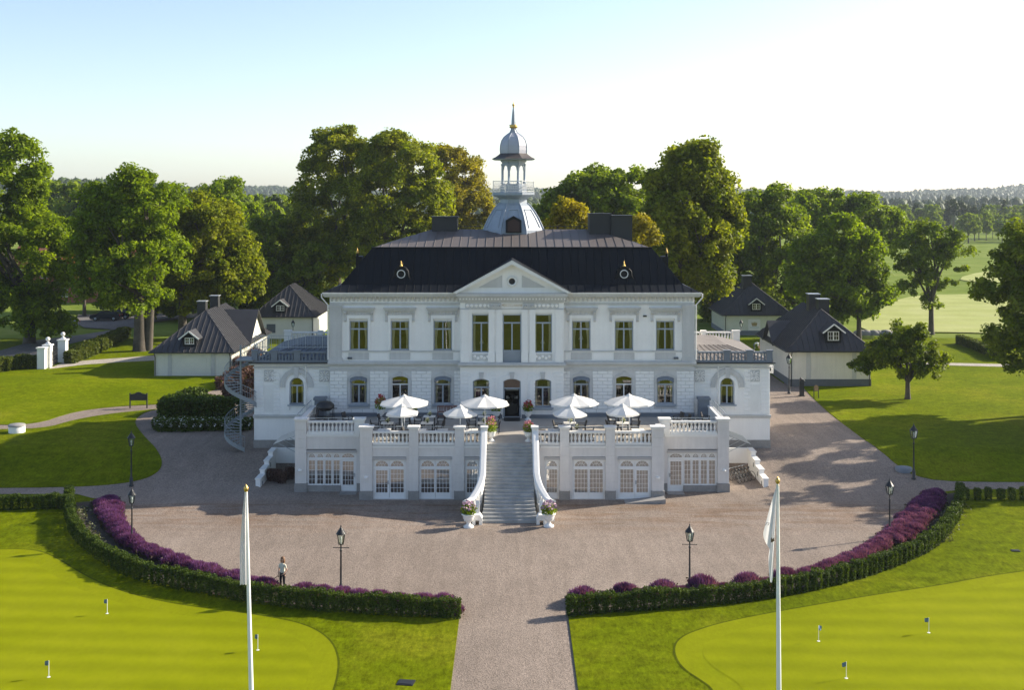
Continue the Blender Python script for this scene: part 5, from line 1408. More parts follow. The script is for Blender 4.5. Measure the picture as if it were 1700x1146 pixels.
LEAF_BERB = leafmat('purple_brown_leaves', (0.08,0.045,0.05), (0.14,0.08,0.07), .25, 1.0)
SALVIA = leafmat('purple_flower_spikes', (0.095,0.028,0.135), (0.185,0.07,0.25), .3, 1.2)
SALVIAS = leafmat('flower_stems', (0.09,0.05,0.06), (0.10,0.09,0.04), .2, 1.0)
PETALW = mat('white_petals', (0.75,0.74,0.70), .8, .05, 3, 0)
PETALR = mat('red_petals', (0.40,0.03,0.04), .7, .2, 3, 0)
PETALP = mat('pink_petals', (0.60,0.20,0.22), .7, .2, 6, 0)
BARK = mat('grey_brown_bark', (0.095,0.08,0.062), .9, .3, 1.5, .15, 12, .6, 14)
npr = np.random.default_rng(11)
def quads_mesh(name, V4, m, mats=None):
    n = len(V4)
    me = bpy.data.meshes.new(name)
    me.vertices.add(n*4); me.loops.add(n*4); me.polygons.add(n)
    me.vertices.foreach_set('co', V4.astype(np.float32).reshape(-1))
    me.loops.foreach_set('vertex_index', np.arange(n*4, dtype=np.int32))
    me.polygons.foreach_set('loop_start', np.arange(0, n*4, 4, dtype=np.int32))
    me.polygons.foreach_set('loop_total', np.full(n, 4, dtype=np.int32))
    me.materials.append(m); me.update(calc_edges=True)
    return me
def unit(a): return a/np.maximum(np.linalg.norm(a, axis=-1, keepdims=True), 1e-9)
def leafquads(P, Nn, size, aspect=.62):
    n = len(P)
    t = unit(np.cross(Nn, npr.normal(size=(n,3)))); b = np.cross(Nn, t)
    s = (size*npr.uniform(.6,1.35,n))[:,None]
    bend = Nn*s*.22
    return np.stack([P+t*s-bend, P+b*s*aspect, P-t*s-bend, P-b*s*aspect], axis=1)
def crown_quads(lobes, n, leaf, clump=1.1, per=95, droop=.0, airy=0.0):
    """leaf sprays gathered in clumps over the surface of several lobes (x,y,z,rx,ry,rz)"""
    L = np.array(lobes, float)
    area = (L[:,3]*L[:,5])**1.0; w = area/area.sum()
    out = []
    for (x,y,z,rx,ry,rz), ww in zip(L, w):
        k = max(4, int(n*ww/per))
        d = unit(npr.normal(size=(k,3))); d[:,2] = np.where(d[:,2] < -.55, -d[:,2], d[:,2])
        ph = npr.uniform(0,6.28,3); gap = np.sin(d[:,0]*5+ph[0])*np.sin(d[:,1]*5+ph[1])+.6*np.sin(d[:,2]*6+ph[2]); d = d[gap > (-.75 if airy > 0 else -1.2)]; k = len(d)
        rad = 1.05 - .5*npr.random(k)**1.3 - (airy*npr.random(k))
        C = np.array([x,y,z]) + d*np.array([rx,ry,rz])*rad[:,None]
        # keep clumps that are not buried in other lobes
        q = np.ones(k)*9
        for o in L:
            v = (C-o[:3])/o[3:6]; q = np.minimum(q, np.linalg.norm(v, axis=1))
        keep = (q > .62) | (npr.random(k) < .18)
        C, d = C[keep], d[keep]
        if len(C) == 0: continue
        sc = npr.uniform(.55,1.35,len(C))*clump
        idx = np.repeat(np.arange(len(C)), per)
        gd = unit(npr.normal(size=(len(idx),3))); g3 = gd*(npr.random((len(idx),1))**.45)*np.array([.95,.95,.72])
        P = C[idx] + g3*sc[idx][:,None] + np.array([0,0,-droop])*(npr.random(len(idx))**2)[:,None]
        Nn = unit(d[idx]*.2 + gd*.55 + npr.normal(size=(len(idx),3))*.5 + np.array([0,0,.28]))
        out.append(leafquads(P, Nn, leaf))
    return np.concatenate(out)
def trunk_mb(base, lobes, r, fork, limbs=7, lean=(0,0)):
    mb = MB(); b = Vector(base)
    top = b + Vector((lean[0],lean[1],fork))
    mb.tube([b-Vector((0,0,.3)), b+Vector((0,0,.25)), b.lerp(top,.35), top], [r*1.5,r*1.12,r*.92,r*.78], 9)
    L = sorted(lobes, key=lambda l: -l[3])[:limbs]
    for l in L:
        e = Vector((l[0],l[1],l[2])) + Vector((0,0,l[5]*.25)); m1 = top.lerp(e,.4)+Vector((rng.uniform(-.6,.6),rng.uniform(-.6,.6),.5))
        mb.tube([top-Vector((0,0,.3)), m1, e], [r*.55,r*.34,r*.10], 6)
        for k in range(2):
            e2 = e + Vector((rng.uniform(-1,1)*l[3]*.7, rng.uniform(-1,1)*l[4]*.7, rng.uniform(-.1,.8)*l[5]*.7))
            mb.tube([m1.lerp(e,.5), e2], [r*.2,r*.05], 5)
    return mb
def tree(name, label, d, circles, basepx, m, n, leaf_, group=None, r=.45, fork=None, clump=1.1, zb=None, depthk=1.0, droop=0., limbs=7, extra_trunks=(), airy=0.0, by=None):
    leaf = leaf_*.76; n = int(n*1.95)
    lobes = []
    for i, (px, py, rp) in enumerate(circles):
        rr = rp*d/F
        for q in ((-.55,.45) if rr > 1.2 else (0,)):
            lobes.append((U(px,d), d+(q+rng.uniform(-.15,.15))*rr*1.1*depthk, V(py,d), rr*.93, rr*1.0, rr*.93))
    for l in list(lobes):           # smaller boughs breaking the outline
        if l[3] > 1.3:
            for _ in range(2):
                a = rng.uniform(-.5,3.64); b = rng.uniform(-.8,.8); r_ = l[3]*rng.uniform(.26,.42)
                lobes.append((l[0]+l[3]*.92*math.cos(a)*math.cos(b), l[1]+l[4]*.9*math.sin(b), l[2]+l[5]*.92*math.sin(a)*math.cos(b), r_*rng.uniform(.9,1.3), r_, r_))
    bx = U(basepx,d); zb = g(bx,d) if zb is None else zb
    t = thing(name, label, 'tree', (bx, d, zb), group)
    zc = min(l[2]-l[5] for l in lobes)
    fork = fork or max(2.0, (zc-zb)*.8+1.5)
    tm = trunk_mb((bx,d,zb), lobes, r, fork, limbs)
    for ox, oy, rr in extra_trunks: tm.tube([(bx+ox,d+oy,zb-.2),(bx+ox*1.3,d+oy,zb+fork*.6),(bx+ox*1.8,d+oy,zb+fork*1.5)],[rr*1.25,rr,rr*.7],8)
    tm.build('trunk', BARK, t)
    q = crown_quads(lobes, n, leaf, clump, droop=droop, airy=airy)
    put('crown', quads_mesh('crown', q, m), t, (-bx,-d,-zb))
    return t
T = tree
T('ash_tree', 'tall bright green ash at the left picture edge overhanging the road', 160, [(8,250,38),(42,270,32),(58,290,20),(5,330,58),(55,330,28),(78,392,34),(30,430,68),(84,470,34),(70,525,40),(20,520,58),(-45,385,75),(-50,290,60),(100,430,22),(95,545,20),(-40,480,60),(35,380,50)], 49, LEAF_MID, 44000, .34, r=.75, fork=5, clump=1.3)
T('linden_tree', 'broad green linden with a double trunk rising from the left lawn', 152, [(225,318,34),(185,342,40),(255,345,45),(160,395,38),(205,405,58),(150,440,28),(170,470,40),(220,485,52),(262,435,45),(245,395,40),(200,355,30),(140,415,22)], 232, LEAF_MID, 42000, .33, r=.8, fork=7, clump=1.2, extra_trunks=((.9,.4,.5),))
T('linden_tree', 'yellow-green linden standing right above the white lodge roof', 166, [(320,355,34),(352,378,42),(300,398,46),(388,415,33),(402,455,30),(350,440,56),(310,480,46),(385,485,33),(275,465,36),(410,480,18),(335,500,30),(280,420,30)], 303, LEAF_LIME, 42000, .34, r=.6, fork=8, clump=1.2)
T('maple_tree', 'green maple crown rising behind the two lindens on the left', 235, [(375,332,32),(345,342,30),(402,368,34),(362,385,45),(405,410,30)], 375, LEAF_MID, 9000, .45, r=.5, clump=1.5)
T('maple_tree', 'dark maple behind the rear outbuilding at the left', 195, [(450,395,36),(425,435,34),(462,440,40),(440,480,40),(480,470,40),(470,400,28),(430,500,30)], 452, LEAF_DARK, 12000, .42, r=.5, clump=1.4)
T('linden_tree', 'huge dark linden, left half of the pair above the black mansard roof', 196, [(560,262,44),(532,300,42),(592,280,48),(525,355,42),(570,345,62),(512,410,36),(560,420,60),(522,465,42),(600,440,50),(545,240,24),(575,232,18),(505,375,24),(500,440,24)], 560, LEAF_LIME, 50000, .33, r=.8, fork=8, clump=1.25)
T('linden_tree', 'huge linden, right half of the pair above the black mansard roof', 190, [(650,262,40),(690,285,45),(640,325,56),(702,335,42),(660,395,56),(712,385,36),(620,400,46),(652,240,20),(625,275,28),(725,330,24),(735,400,24)], 650, LEAF_LIME, 48000, .33, r=.7, fork=8, clump=1.25)
T('linden_tree', 'yellowing linden directly left of the tower', 226, [(745,272,30),(772,292,34),(760,330,36),(788,350,32),(745,368,36),(800,376,22),(735,260,18),(775,320,30),(782,390,28),(815,360,12)], 765, LEAF_GOLD, 32000, .33, r=.5, clump=1.2)
T('maple_tree', 'dark round maple behind the right chimney of the manor', 180, [(950,322,28),(1000,310,30),(1045,312,34),(928,352,30),(980,352,44),(1042,362,44),(905,370,22),(1010,335,36),(965,305,15)], 990, LEAF_DEEP, 18000, .40, r=.5, clump=1.4)
T('lime_sapling', 'small yellow-green tree peeping over the ridge right of the tower', 130, [(945,358,24),(925,375,20),(962,376,22),(940,345,13)], 945, LEAF_GOLD, 7000, .26, r=.2, clump=.8)
T('lime_sapling', 'little golden tree half hidden by the right chimney', 131, [(1062,378,20),(1075,395,18),(1058,400,20)], 1064, LEAF_GOLD, 4500, .26, r=.2, clump=.8)
T('linden_tree', 'tall narrow linden right of the manor with drooping gold-green boughs', 146, [(1130,270,30),(1165,262,26),(1108,300,30),(1176,298,34),(1140,328,50),(1196,340,30),(1110,378,42),(1160,385,52),(1207,372,20),(1120,430,42),(1170,438,38),(1188,462,22),(1140,470,33),(1100,345,28),(1200,310,16),(1205,298,12),(1150,250,16),(1085,390,18)], 1145, LEAF_LIME, 46000, .33, r=.7, fork=6, clump=1.15, droop=1.2)
T('maple_tree', 'dark green maple nearest the tall linden, above the rear lodge', 185, [(1245,350,28),(1290,345,32),(1250,395,42),(1300,398,48),(1240,455,38),(1300,455,52),(1262,505,38),(1322,510,40),(1225,420,26),(1215,480,30)], 1280, LEAF_DEEP, 28000, .42, r=.6, clump=1.4)
T('maple_tree', 'far green maple topping the right-hand wood', 228, [(1335,345,26),(1375,350,28),(1430,355,30),(1468,374,30),(1490,395,22),(1440,400,38),(1350,380,30)], 1420, LEAF_MID, 20000, .46, r=.5, clump=1.6)
T('maple_tree', 'dome-shaped maple in front of the right-hand wood, its trunk on the lawn edge', 163, [(1395,385,28),(1430,412,32),(1380,428,38),(1440,448,28),(1400,478,42),(1452,488,24),(1370,498,38),(1412,515,30),(1345,470,36),(1350,420,30),(1440,510,18)], 1426, LEAF_MID, 30000, .36, r=.35, fork=4, clump=1.25)
T('oak_tree', 'open oak with bare forked trunk standing on the pale fairway edge', 171, [(1540,393,24),(1510,408,22),(1580,404,24),(1606,420,14),(1560,430,22),(1518,446,24),(1596,452,13),(1540,468,22),(1508,480,16),(1545,500,16),(1525,425,22),(1575,470,14),(1490,425,14)], 1546, LEAF_DEEP, 15000, .30, r=.40, fork=4.6, clump=.95, limbs=12, airy=.35)
T('oak_tree', 'spreading oak cut by the right picture edge', 108, [(1690,440,34),(1660,462,24),(1640,488,22),(1705,510,50),(1625,492,14),(1685,555,40),(1658,590,20),(1750,450,60),(1740,560,60),(1700,400,26),(1632,470,12),(1690,605,22)], 1745, LEAF_DARK, 30000, .25, r=.45, fork=4, clump=.9, limbs=12, airy=.12)
T('apple_tree', 'small dark spreading tree alone on the right lawn', 116, [(1505,566,30),(1478,592,26),(1500,590,30),(1535,598,24),(1452,600,22),(1510,610,26),(1428,611,18),(1462,590,24),(1412,614,13),(1552,602,22),(1440,618,14),(1552,580,13),(1490,556,15),(1528,560,15),(1470,575,14),(1440,595,12),(1545,620,12)], 1507, LEAF_DARK, 20000, .20, r=.26, fork=1.9, clump=.62, limbs=10, airy=.2)
T('maple_tree', 'deep green tree filling the gap behind the car park', 205, [(215,470,30),(180,430,40),(240,500,30),(150,470,26),(195,500,26)], 210, LEAF_DARK, 9000, .42, r=.4, clump=1.4)
T('copper_tree', 'rust-coloured tree beside the brick house at the left', 196, [(120,440,16),(150,470,18),(128,470,14),(170,452,14)], 140, LEAF_RUST, 4000, .36, r=.3, clump=1.0)
T('maple_tree', 'shaded tree behind the white lodge chimneys', 190, [(330,500,26),(390,510,30),(360,470,30),(300,500,26),(270,510,26)], 345, LEAF_DARK, 9000, .42, r=.4, clump=1.3)
T('maple_tree', 'shaded tree between the rear outbuilding and the manor roof', 188, [(500,470,36),(520,500,30),(480,500,24),(540,440,36)], 515, LEAF_DARK, 9000, .42, r=.4, clump=1.3)
T('maple_tree', 'shaded tree between the tall linden and the rear lodge', 190, [(1180,500,30),(1160,470,34),(1200,450,28),(1190,535,24)], 1182, LEAF_DARK, 8000, .42, r=.4, clump=1.3)
# trees just right of the frame that shade the lawn and the gravel
shade = [(50.5,98,16),(60,106,19),(64,97,18),(76,111,21),(48.5,91,13.5)]
_sp = None
for i, (x, y, h) in enumerate(shade):
    lob = [(rng.uniform(-3.8,3.8),rng.uniform(-3.8,3.8),h*rng.uniform(.40,.90),2.5,2.5,2.2) for _ in range(15)]
    t = thing('oak_tree', 'oak standing right of the lawn beyond the picture edge', 'tree', (x,y,g(x,y)), 'oaks beyond the right edge')
    if _sp is None:
        _sp = (trunk_mb((0,0,0), lob, .4, 5, 9).data('trunk', BARK), quads_mesh('crown', crown_quads(lob, 16000, .3, 1.0, airy=.15), LEAF_MID))
    put('trunk', _sp[0], t, (0,0,0)); o = put('crown', _sp[1], t, (0,0,0)); t.rotation_euler[2] = i*1.7; t.scale = (h/17,h/17,h/17)

# background woods: tree kinds built once, then copied
def bg_kind(name, kind):
    if kind == 'pine':
        lob = [(0,0,15.5,1.4,1.4,1.8),(.8,.2,13.6,2.3,2.1,1.7),(-.9,-.2,12.2,2.5,2.2,1.6),(.5,.4,10.4,2.3,2.3,1.5)]; m, r, fk = LEAF_PINE, .28, 10
    elif kind == 'spruce':
        lob = [(0,0,2.5+1.75*k,2.7-.28*k,2.7-.28*k,1.5) for k in range(9)]; m, r, fk = LEAF_PINE, .25, 2
    elif kind == 'birch':
        lob = [(0,0,12,2.2,2.2,2.8),(1.6,.3,9,2.4,2.2,2.6),(-1.6,-.3,8.4,2.5,2.4,2.8),(.2,.4,6,3.0,2.8,2.5)]; m, r, fk = LEAF_MID, .22, 4
    else:
        lob = [(0,0,12.5,3,3,3),(2.6,.5,9.6,3.0,3,3),(-2.6,-.5,9.2,3.2,3,3),(.3,-1.5,7,4.0,3.5,3.0),(.5,2,7.5,3.5,3,3)]; m, r, fk = LEAF_DEEP, .35, 4
    return trunk_mb((0,0,0), lob, r, fk, 4).data('trunk', BARK), quads_mesh('crown', crown_quads(lob, 2600, .62, 1.15, per=26), m)
BG = {k: bg_kind(k, k) for k in ('pine','spruce','birch','broad')}
BGN = {'pine':'pine_tree','spruce':'spruce_tree','birch':'birch_tree','broad':'broadleaf_tree'}
def bgtree(kind, x, y, s, label, group, zoff=0):
    t = thing(BGN[kind], label, 'tree', (x, y, g(x,y)+zoff-.1), group, rng.uniform(0,6.28))
    t.scale = (s*rng.uniform(.85,1.15), s*rng.uniform(.85,1.15), s)
    put('trunk', BG[kind][0], t, (0,0,0)); put('crown', BG[kind][1], t, (0,0,0))
    return t
BGLAB = {'pine':'dark pine in the far row beyond the golf course','spruce':'pointed dark spruce in the far row beyond the golf course','birch':'light green birch in the far row beyond the golf course','broad':'round dark tree in the far row beyond the golf course'}
for k in range(34):
    px = 1445+k*9.2+rng.uniform(-4,4); d = rng.uniform(600,720)
    kind = rng.choice(['pine','pine','broad','birch','spruce'] if px > 1560 else ['pine','broad','broad'])
    bgtree(kind, U(px,d), d, rng.uniform(.78,1.02), BGLAB[kind], 'trees beyond the golf course')
for k in range(16):
    px = 1600+k*9+rng.uniform(-4,4); d = rng.uniform(500,560)
    kind = rng.choice(['broad','birch'])
    bgtree(kind, U(px,d), d, rng.uniform(.62,.85), {'broad':'round tree on the golf course in front of the far row','birch':'light birch on the golf course in front of the far row'}[kind], 'trees on the golf course')
LLAB = {'pine':'pine in the wood beyond the left car park','spruce':'pointed spruce in the wood beyond the left car park','birch':'light birch in the wood beyond the left car park','broad':'round tree in the wood beyond the left car park'}
for k in range(72):
    px = 70+k*6.2+rng.uniform(-6,6); d = rng.uniform(300,470)
    kind = rng.choice(['broad','broad','birch','pine','spruce'])
    top = 300 + 25*(px-70)/430 + rng.uniform(0,35)
    h = max(9, V(top,d)-1.35); 
    bgtree(kind, U(px,d), d, min(1.7,h/(17 if kind in('pine','spruce') else 15)), LLAB[kind], 'wood beyond the left car park')
for k in range(26):
    px = 880+k*14+rng.uniform(-6,6); d = rng.uniform(280,360)
    kind = rng.choice(['broad','broad','birch'])
    bgtree(kind, U(px,d), d, rng.uniform(.9,1.15), {'broad':'round tree in the wood hidden behind the manor trees','birch':'birch in the wood hidden behind the manor trees'}[kind], 'wood behind the manor')
# shrubs under the manor trees that close the view of bare trunks
for k,(px,d,s) in enumerate([(250,200,.5),(285,205,.55),(320,200,.5),(420,200,.55),(450,205,.6),(1180,210,.6),(1215,205,.55),(1330,200,.6),(1360,205,.55),(1395,210,.5),(150,240,.7),(190,235,.6),(60,240,.7),(20,230,.7),(95,250,.8)]):
    bgtree('broad', U(px,d), d, s, 'dense low tree in the shade under the park trees', 'understorey trees of the park', -2.5*s)

# far hills with their woods
def hill(y0, y1, prof, name, m, seed):
    """a long wooded ridge: skyline given in photo pixels at distance y1"""
    r2 = np.random.default_rng(seed)
    xs = np.linspace(-400, 2100, 140); mb = MB(); rows = 7
    hts = np.interp(xs, [p for p,_ in prof], [h for _,h in prof])
    for j in range(rows):
        t = j/(rows-1); y = y0+(y1-y0)*t
        for i, px in enumerate(xs):
            zt = V(hts[i], y1); x = U(px, y1)
            zb0 = g(x,y0)-2
            mb.v.append((x, y, zb0+(zt-zb0)*math.sin(t*math.pi/2)+ (r2.normal()*1.2 if 0<j<rows-1 else 0)))
    n = len(xs)
    mb.f = [(j*n+i,j*n+i+1,(j+1)*n+i+1,(j+1)*n+i) for j in range(rows-1) for i in range(n-1)]; mb.sm = [True]*len(mb.f)
    o = mb.build(name, m); tag(o, kind='structure')
    return xs, hts
FOREST = mat('far_forest_floor', (0.035,0.055,0.02), .9, .3, .02, .2, .2)
def far_wood(y0, y1, prof, count, s0, s1, name, seed, conif=.5):
    FM = bpy.data.materials.get('far_forest_green') or leafmat('far_forest_green', (0.03,0.05,0.016), (0.05,0.075,0.02), .1, .02)
    r2 = np.random.default_rng(seed); mb = MB()
    X = [p for p,_ in prof]; Hh = [h for _,h in prof]
    for k in range(count):
        px = r2.uniform(-250,1950); t = r2.random()**.6; y = y0+(y1-y0)*t
        x = U(px, y1); zt = V(np.interp(px,X,Hh), y1); zb0 = g(x,y0)-2
        z = zb0+(zt-zb0)*math.sin(t*math.pi/2)-4
        h = r2.uniform(s0,s1)*(1+.25*math.sin(px*.021+seed)*math.sin(px*.057))
        if r2.random() < conif: mb.lathe([(h*.17,h*.1),(h*.19,h*.3),(h*.11,h*.65),(.01,h)],4,(x,y,z),r2.uniform(0,6),False)
        else: mb.lathe([(h*.12,h*.1),(h*.3,h*.35),(h*.32,h*.6),(h*.2,h*.85),(.01,h*.95)],5,(x,y,z),r2.uniform(0,6),True)
    return tag(mb.build(name, FM), kind='stuff')
PF = [(-400,310),(80,324),(330,328),(400,317),(490,319),(600,326),(880,319),(940,319),(1060,325),(1230,323),(1400,327),(1500,325),(1600,320),(1680,315),(1800,313),(2100,317)]
hill(1900, 3000, PF, 'hills', FOREST, 3); far_wood(1900, 3000, PF, 14000, 12, 19, 'far_woods', 5, .6)
PN = [(-400,308),(80,314),(150,315),(330,326),(420,341),(700,346),(1000,346),(1230,350),(1300,349),(1450,349),(1560,348),(1650,346),(1800,345),(2100,345)]
hill(760, 1150, PN, 'hills', FOREST, 4); far_wood(760, 1150, PN, 9000, 9, 16, 'near_hill_woods', 6, .45)

# ------------------------------------------------------------------ hedges made of single clipped plants
def box_leaves(w, d, h, n, size, rnd=.5, taper=.12):
    """leaf sprays over the faces and in the body of a clipped plant, with a soft outline"""
    P = npr.uniform(-1,1,(n,3)); f = npr.integers(0,5,n)
    ax = np.array([0,0,1,1,2])[f]; sg = np.array([-1,1,-1,1,1])[f]
    P[np.arange(n),ax] = sg*npr.uniform(.72,1.08,n)
    N0 = np.zeros((n,3)); N0[np.arange(n),ax] = sg
    q = P/np.maximum(1, np.linalg.norm(P*np.array([.8,.8,.62]),axis=1,keepdims=True)*rnd+ (1-rnd))
    z = (q[:,2]+1)/2; k = 1-taper*(1-z)
    V3 = np.stack([q[:,0]*w/2*k, q[:,1]*d/2*k, z*h], axis=1)
    V3 += npr.normal(size=V3.shape)*size*.35
    V3[:,2] = np.maximum(V3[:,2], .02)
    return leafquads(V3, unit(N0*.6+npr.normal(size=(n,3))*.6+np.array([0,0,.3])), size)
HB = [quads_mesh('bush', box_leaves(.50,.62,.95,950,.052,.62), LEAF_HEDGE) for _ in range(5)]
def walk(line, step):
    out = []; acc = 0.0
    for a, b in zip(line, line[1:]):
        L = (b-a).length; 
        while acc <= L and L > 0: out.append(a.lerp(b, acc/L)); acc += step
        acc -= L
    return out
def hedge(name, label, line, step=.50, hs=1.0, meshes=HB, skip=()):
    p0 = line[0]; t = thing(name, label, 'hedge', (p0.x,p0.y,g(p0.x,p0.y)))
    for i, p in enumerate(walk(line, step)):
        if i in skip: continue
        s = hs*rng.uniform(.9,1.08)
        put('bush', meshes[rng.randrange(len(meshes))], t, (p.x-p0.x+rng.uniform(-.03,.03), p.y-p0.y+rng.uniform(-.03,.03), g(p.x,p.y)-g(p0.x,p0.y)+.06), rng.uniform(-.3,.3)+math.pi*rng.randrange(2), (s*rng.uniform(.9,1.1),s,s*rng.uniform(.93,1.05)))
    return t
def off(px): return [Vector((v.x, v.y+.34)) for v in chaikin(pxl(*px))]
HL = off([(112,836),(112,850),(114,883),(133,910),(163,933),(195,953),(233,969),(272,977),(311,986),(350,992),(389,1002),(447,1009),(515,1018),(582,1022),(649,1027),(717,1030),(757,1032)])
HR = off([(950,1028),(1001,1023),(1068,1019),(1136,1013),(1203,1008),(1270,1000),(1341,987),(1402,973),(1463,954),(1524,930),(1565,904),(1590,867),(1598,842),(1597,826)])
hedge('clipped_hedge', 'long curved clipped hedge along the left half of the forecourt', HL)
hedge('clipped_hedge', 'long curved clipped hedge along the right half of the forecourt', HR)
hedge('clipped_hedge', 'short straight hedge running to the left edge beside the gravel path', off([(100,848),(0,850),(-120,851)]), .5, 1.0)
hedge('clipped_hedge', 'straight row of separate little hedge plants at the right edge of the photo', off([(1606,834),(1700,834),(1800,834)]), .80, .85)
# salvia clumps
def clump_mesh(w, d, h, n):
    P = npr.normal(size=(n,2))*.42; P = P[np.linalg.norm(P,axis=1)<1.0]; n = len(P)
    x, y = P[:,0]*w/2, P[:,1]*d/2
    hh = h*(1-.45*np.linalg.norm(P,axis=1)**2)*npr.uniform(.75,1.12,n)
    lean = npr.normal(size=(n,2))*.12 + P*.25
    a = npr.uniform(0,math.pi,n); tx_, ty_ = np.cos(a)*.028, np.sin(a)*.028
    b = np.stack([x,y,hh*.35],1); t = np.stack([x+lean[:,0]*hh,y+lean[:,1]*hh,hh],1)
    s = np.stack([tx_,ty_,np.zeros(n)],1); m = b*.45+t*.55
    return np.stack([b, m-s, t, m+s],1)
SM = []
for k in range(4):
    top = quads_mesh('flower_spikes', clump_mesh(1.5,1.15,.62,1500), SALVIA)
    P = np.clip(npr.normal(size=(500,3)),-1.5,1.5)*np.array([.42,.33,.1])+np.array([0,0,.22])
    st = quads_mesh('foliage', leafquads(P, unit(npr.normal(size=(500,3))+np.array([0,0,.6])), .07), SALVIAS)
    SM.append((top, st))
def salvia(p, s, label, group):
    t = thing('salvia_clump', label, 'flowers', (p.x,p.y,g(p.x,p.y)+.08), group, rng.uniform(0,6.28)); t.scale = (s,s*.9,s*rng.uniform(.85,1.05))
    m = SM[rng.randrange(4)]
    put('flower_spikes', m[0], t, (0,0,0)); put('foliage', m[1], t, (0,0,0))
def bedline(pts, step): return walk(chaikin(pxl(*pts)), step)
SL1 = [(168,842),(176,856),(186,872),(196,890),(214,908),(238,920),(268,932),(310,948),(350,960),(390,972),(432,984)]
SL2 = [(182,838),(190,850),(188,868),(204,893),(226,910)]
for p in bedline(SL1, .75):
  if abs(p.x - U(469,p.y)) > .75: salvia(p, rng.uniform(.85,1.1), 'purple flower clump behind the left curved hedge', 'purple flowers of the left bed')
for p in bedline(SL2, .85): salvia(p, rng.uniform(.85,1.1), 'purple flower clump behind the left curved hedge', 'purple flowers of the left bed')
for p in bedline([(440,983),(540,995),(640,1004),(750,1011)], 1.1):
  if abs(p.x - U(469,p.y)) > .75: salvia(p, rng.uniform(.95,1.12), 'purple flower clump behind the left curved hedge', 'purple flowers of the left bed')
salvia(G(757,1021), .8, 'purple flower clump alone at the hedge end by the left path corner', None)
SR1 = [(955,1006),(1020,998),(1095,993),(1185,988),(1265,977),(1338,963),(1380,950),(1428,932),(1462,912),(1490,892),(1506,870),(1524,846),(1548,830),(1562,826)]
for px_, sc_ in ((966,1.15),(1040,1.0),(1100,1.15),(1168,1.2),(1240,1.2),(1302,1.0)):
    salvia(Vector((*G(px_, float(np.interp(px_,[955,1020,1095,1185,1265,1338],[1003,995,990,985,974,961]))).xy, 0)), sc_*1.12, 'purple flower clump standing apart in the front run of the right bed', 'purple flowers of the right bed front run')
for px_ in (1003,1070,1134,1204,1271):
    salvia(Vector((*G(px_, float(np.interp(px_,[955,1020,1095,1185,1265,1338],[1004,997,992,987,977,963]))).xy, 0)), .72, 'small purple flower clump between two large ones in the front run of the right bed', 'small purple flowers of the right bed front run')
for p in bedline(SR1[5:], .7): salvia(p, rng.uniform(.85,1.12), 'purple flower clump behind the right curved hedge', 'purple flowers of the right bed')
for p in bedline([(1490,905),(1522,886),(1536,862),(1556,838)], .85): salvia(p, rng.uniform(.85,1.1), 'purple flower clump behind the right curved hedge', 'purple flowers of the right bed')
for p in bedline([(1402,944),(1450,922),(1478,900)], .85): salvia(p, rng.uniform(.8,1.0), 'purple flower clump behind the right curved hedge', 'purple flowers of the right bed')
# low planting inside the right bed
P = []
for a in chaikin(pxl((1560,900),(1580,870),(1590,840))) + chaikin(pxl((1535,905),(1560,880),(1574,848))) + chaikin(pxl((128,850),(140,880),(160,905))):
    for _ in range(40): P.append((a.x+max(-.7,min(.7,rng.gauss(0,.35))), a.y+max(-.8,min(.8,rng.gauss(0,.4))), .1+.16*rng.random()))
P = np.array(P)
tag(put('ground_cover', quads_mesh('ground_cover', leafquads(P, unit(npr.normal(size=P.shape)+np.array([0,0,.8])), .10), leafmat('silver_foliage',(0.10,0.12,0.06),(0.2,0.2,0.14),.2,1.5))), kind='stuff')

# hedges and shrubs at the left
HB2 = [quads_mesh('bush', box_leaves(1.5,1.6,1.5,1500,.13,.75), LEAF_HEDGEB) for _ in range(3)]
HB3 = [quads_mesh('bush', box_leaves(1.5,1.7,1.75,1500,.12,.25), LEAF_HEDGE) for _ in range(3)]
lin = lambda *p: [v.xy for v in (G(*q) for q in p)]
hedge('leafy_hedge', 'loose leafy hedge climbing from the gate towards the lindens', lin((118,604),(150,590),(180,576),(206,562)), 1.0, 1.0, HB2)
hedge('ivy_hedge', 'dark low hedge left of the white gate pillars', lin((68,612),(40,612),(0,618),(-60,622)), 1.1, .95, HB2)
hedge('clipped_hedge', 'dark block-shaped hedge left of the spiral stair', lin((280,700),(395,700)), 1.15, 1.15, HB3)
for px,py,s,w_ in ((282,692,.95,'leftmost'),(300,688,1.0,'second from the left'),(318,684,1.08,'tallest, in the middle'),(336,690,.9,'fourth from the left'),(352,688,.8,'rightmost')):
    p = G(px,py); t = thing('yew_shrub', 'rounded dark yew shrub, %s of five behind the block hedge' % w_, 'shrub', (p.x,p.y+1.2,p.z), 'yew shrubs behind the block hedge'); put('foliage', HB3[0], t, (0,0,0), rng.uniform(0,3), (s,s,s))
hedge('low_hedge', 'low hedge at the far right lawn path by the edge oak', lin((1594,572),(1618,580),(1640,590),(1662,600)), 1.0, .75, HB2)
RB = quads_mesh('foliage', box_leaves(1.3,1.3,.95,900,.085,.8), LEAF_HEDGE)
Pp = npr.uniform(-1,1,(60,3)); Pp = np.stack([Pp[:,0]*.6,Pp[:,1]*.6-.1,.45+.55*npr.random(60)],1)
RF = quads_mesh('blossoms', leafquads(Pp, unit(npr.normal(size=(60,3))*.5+np.array([0,-.6,.8])), .075, .9), PETALW)
for k in range(20):
    p = G(266+k*7.3+rng.uniform(-2,2), 714+rng.uniform(-2,2)); t = thing('white_rose_bush', 'white rose bush in the row before the dark block hedge', 'bush', tuple(p), 'white roses before the block hedge', rng.uniform(-.4,.4)); put('foliage', RB, t, (0,0,0)); put('blossoms', RF, t, (0,0,0))
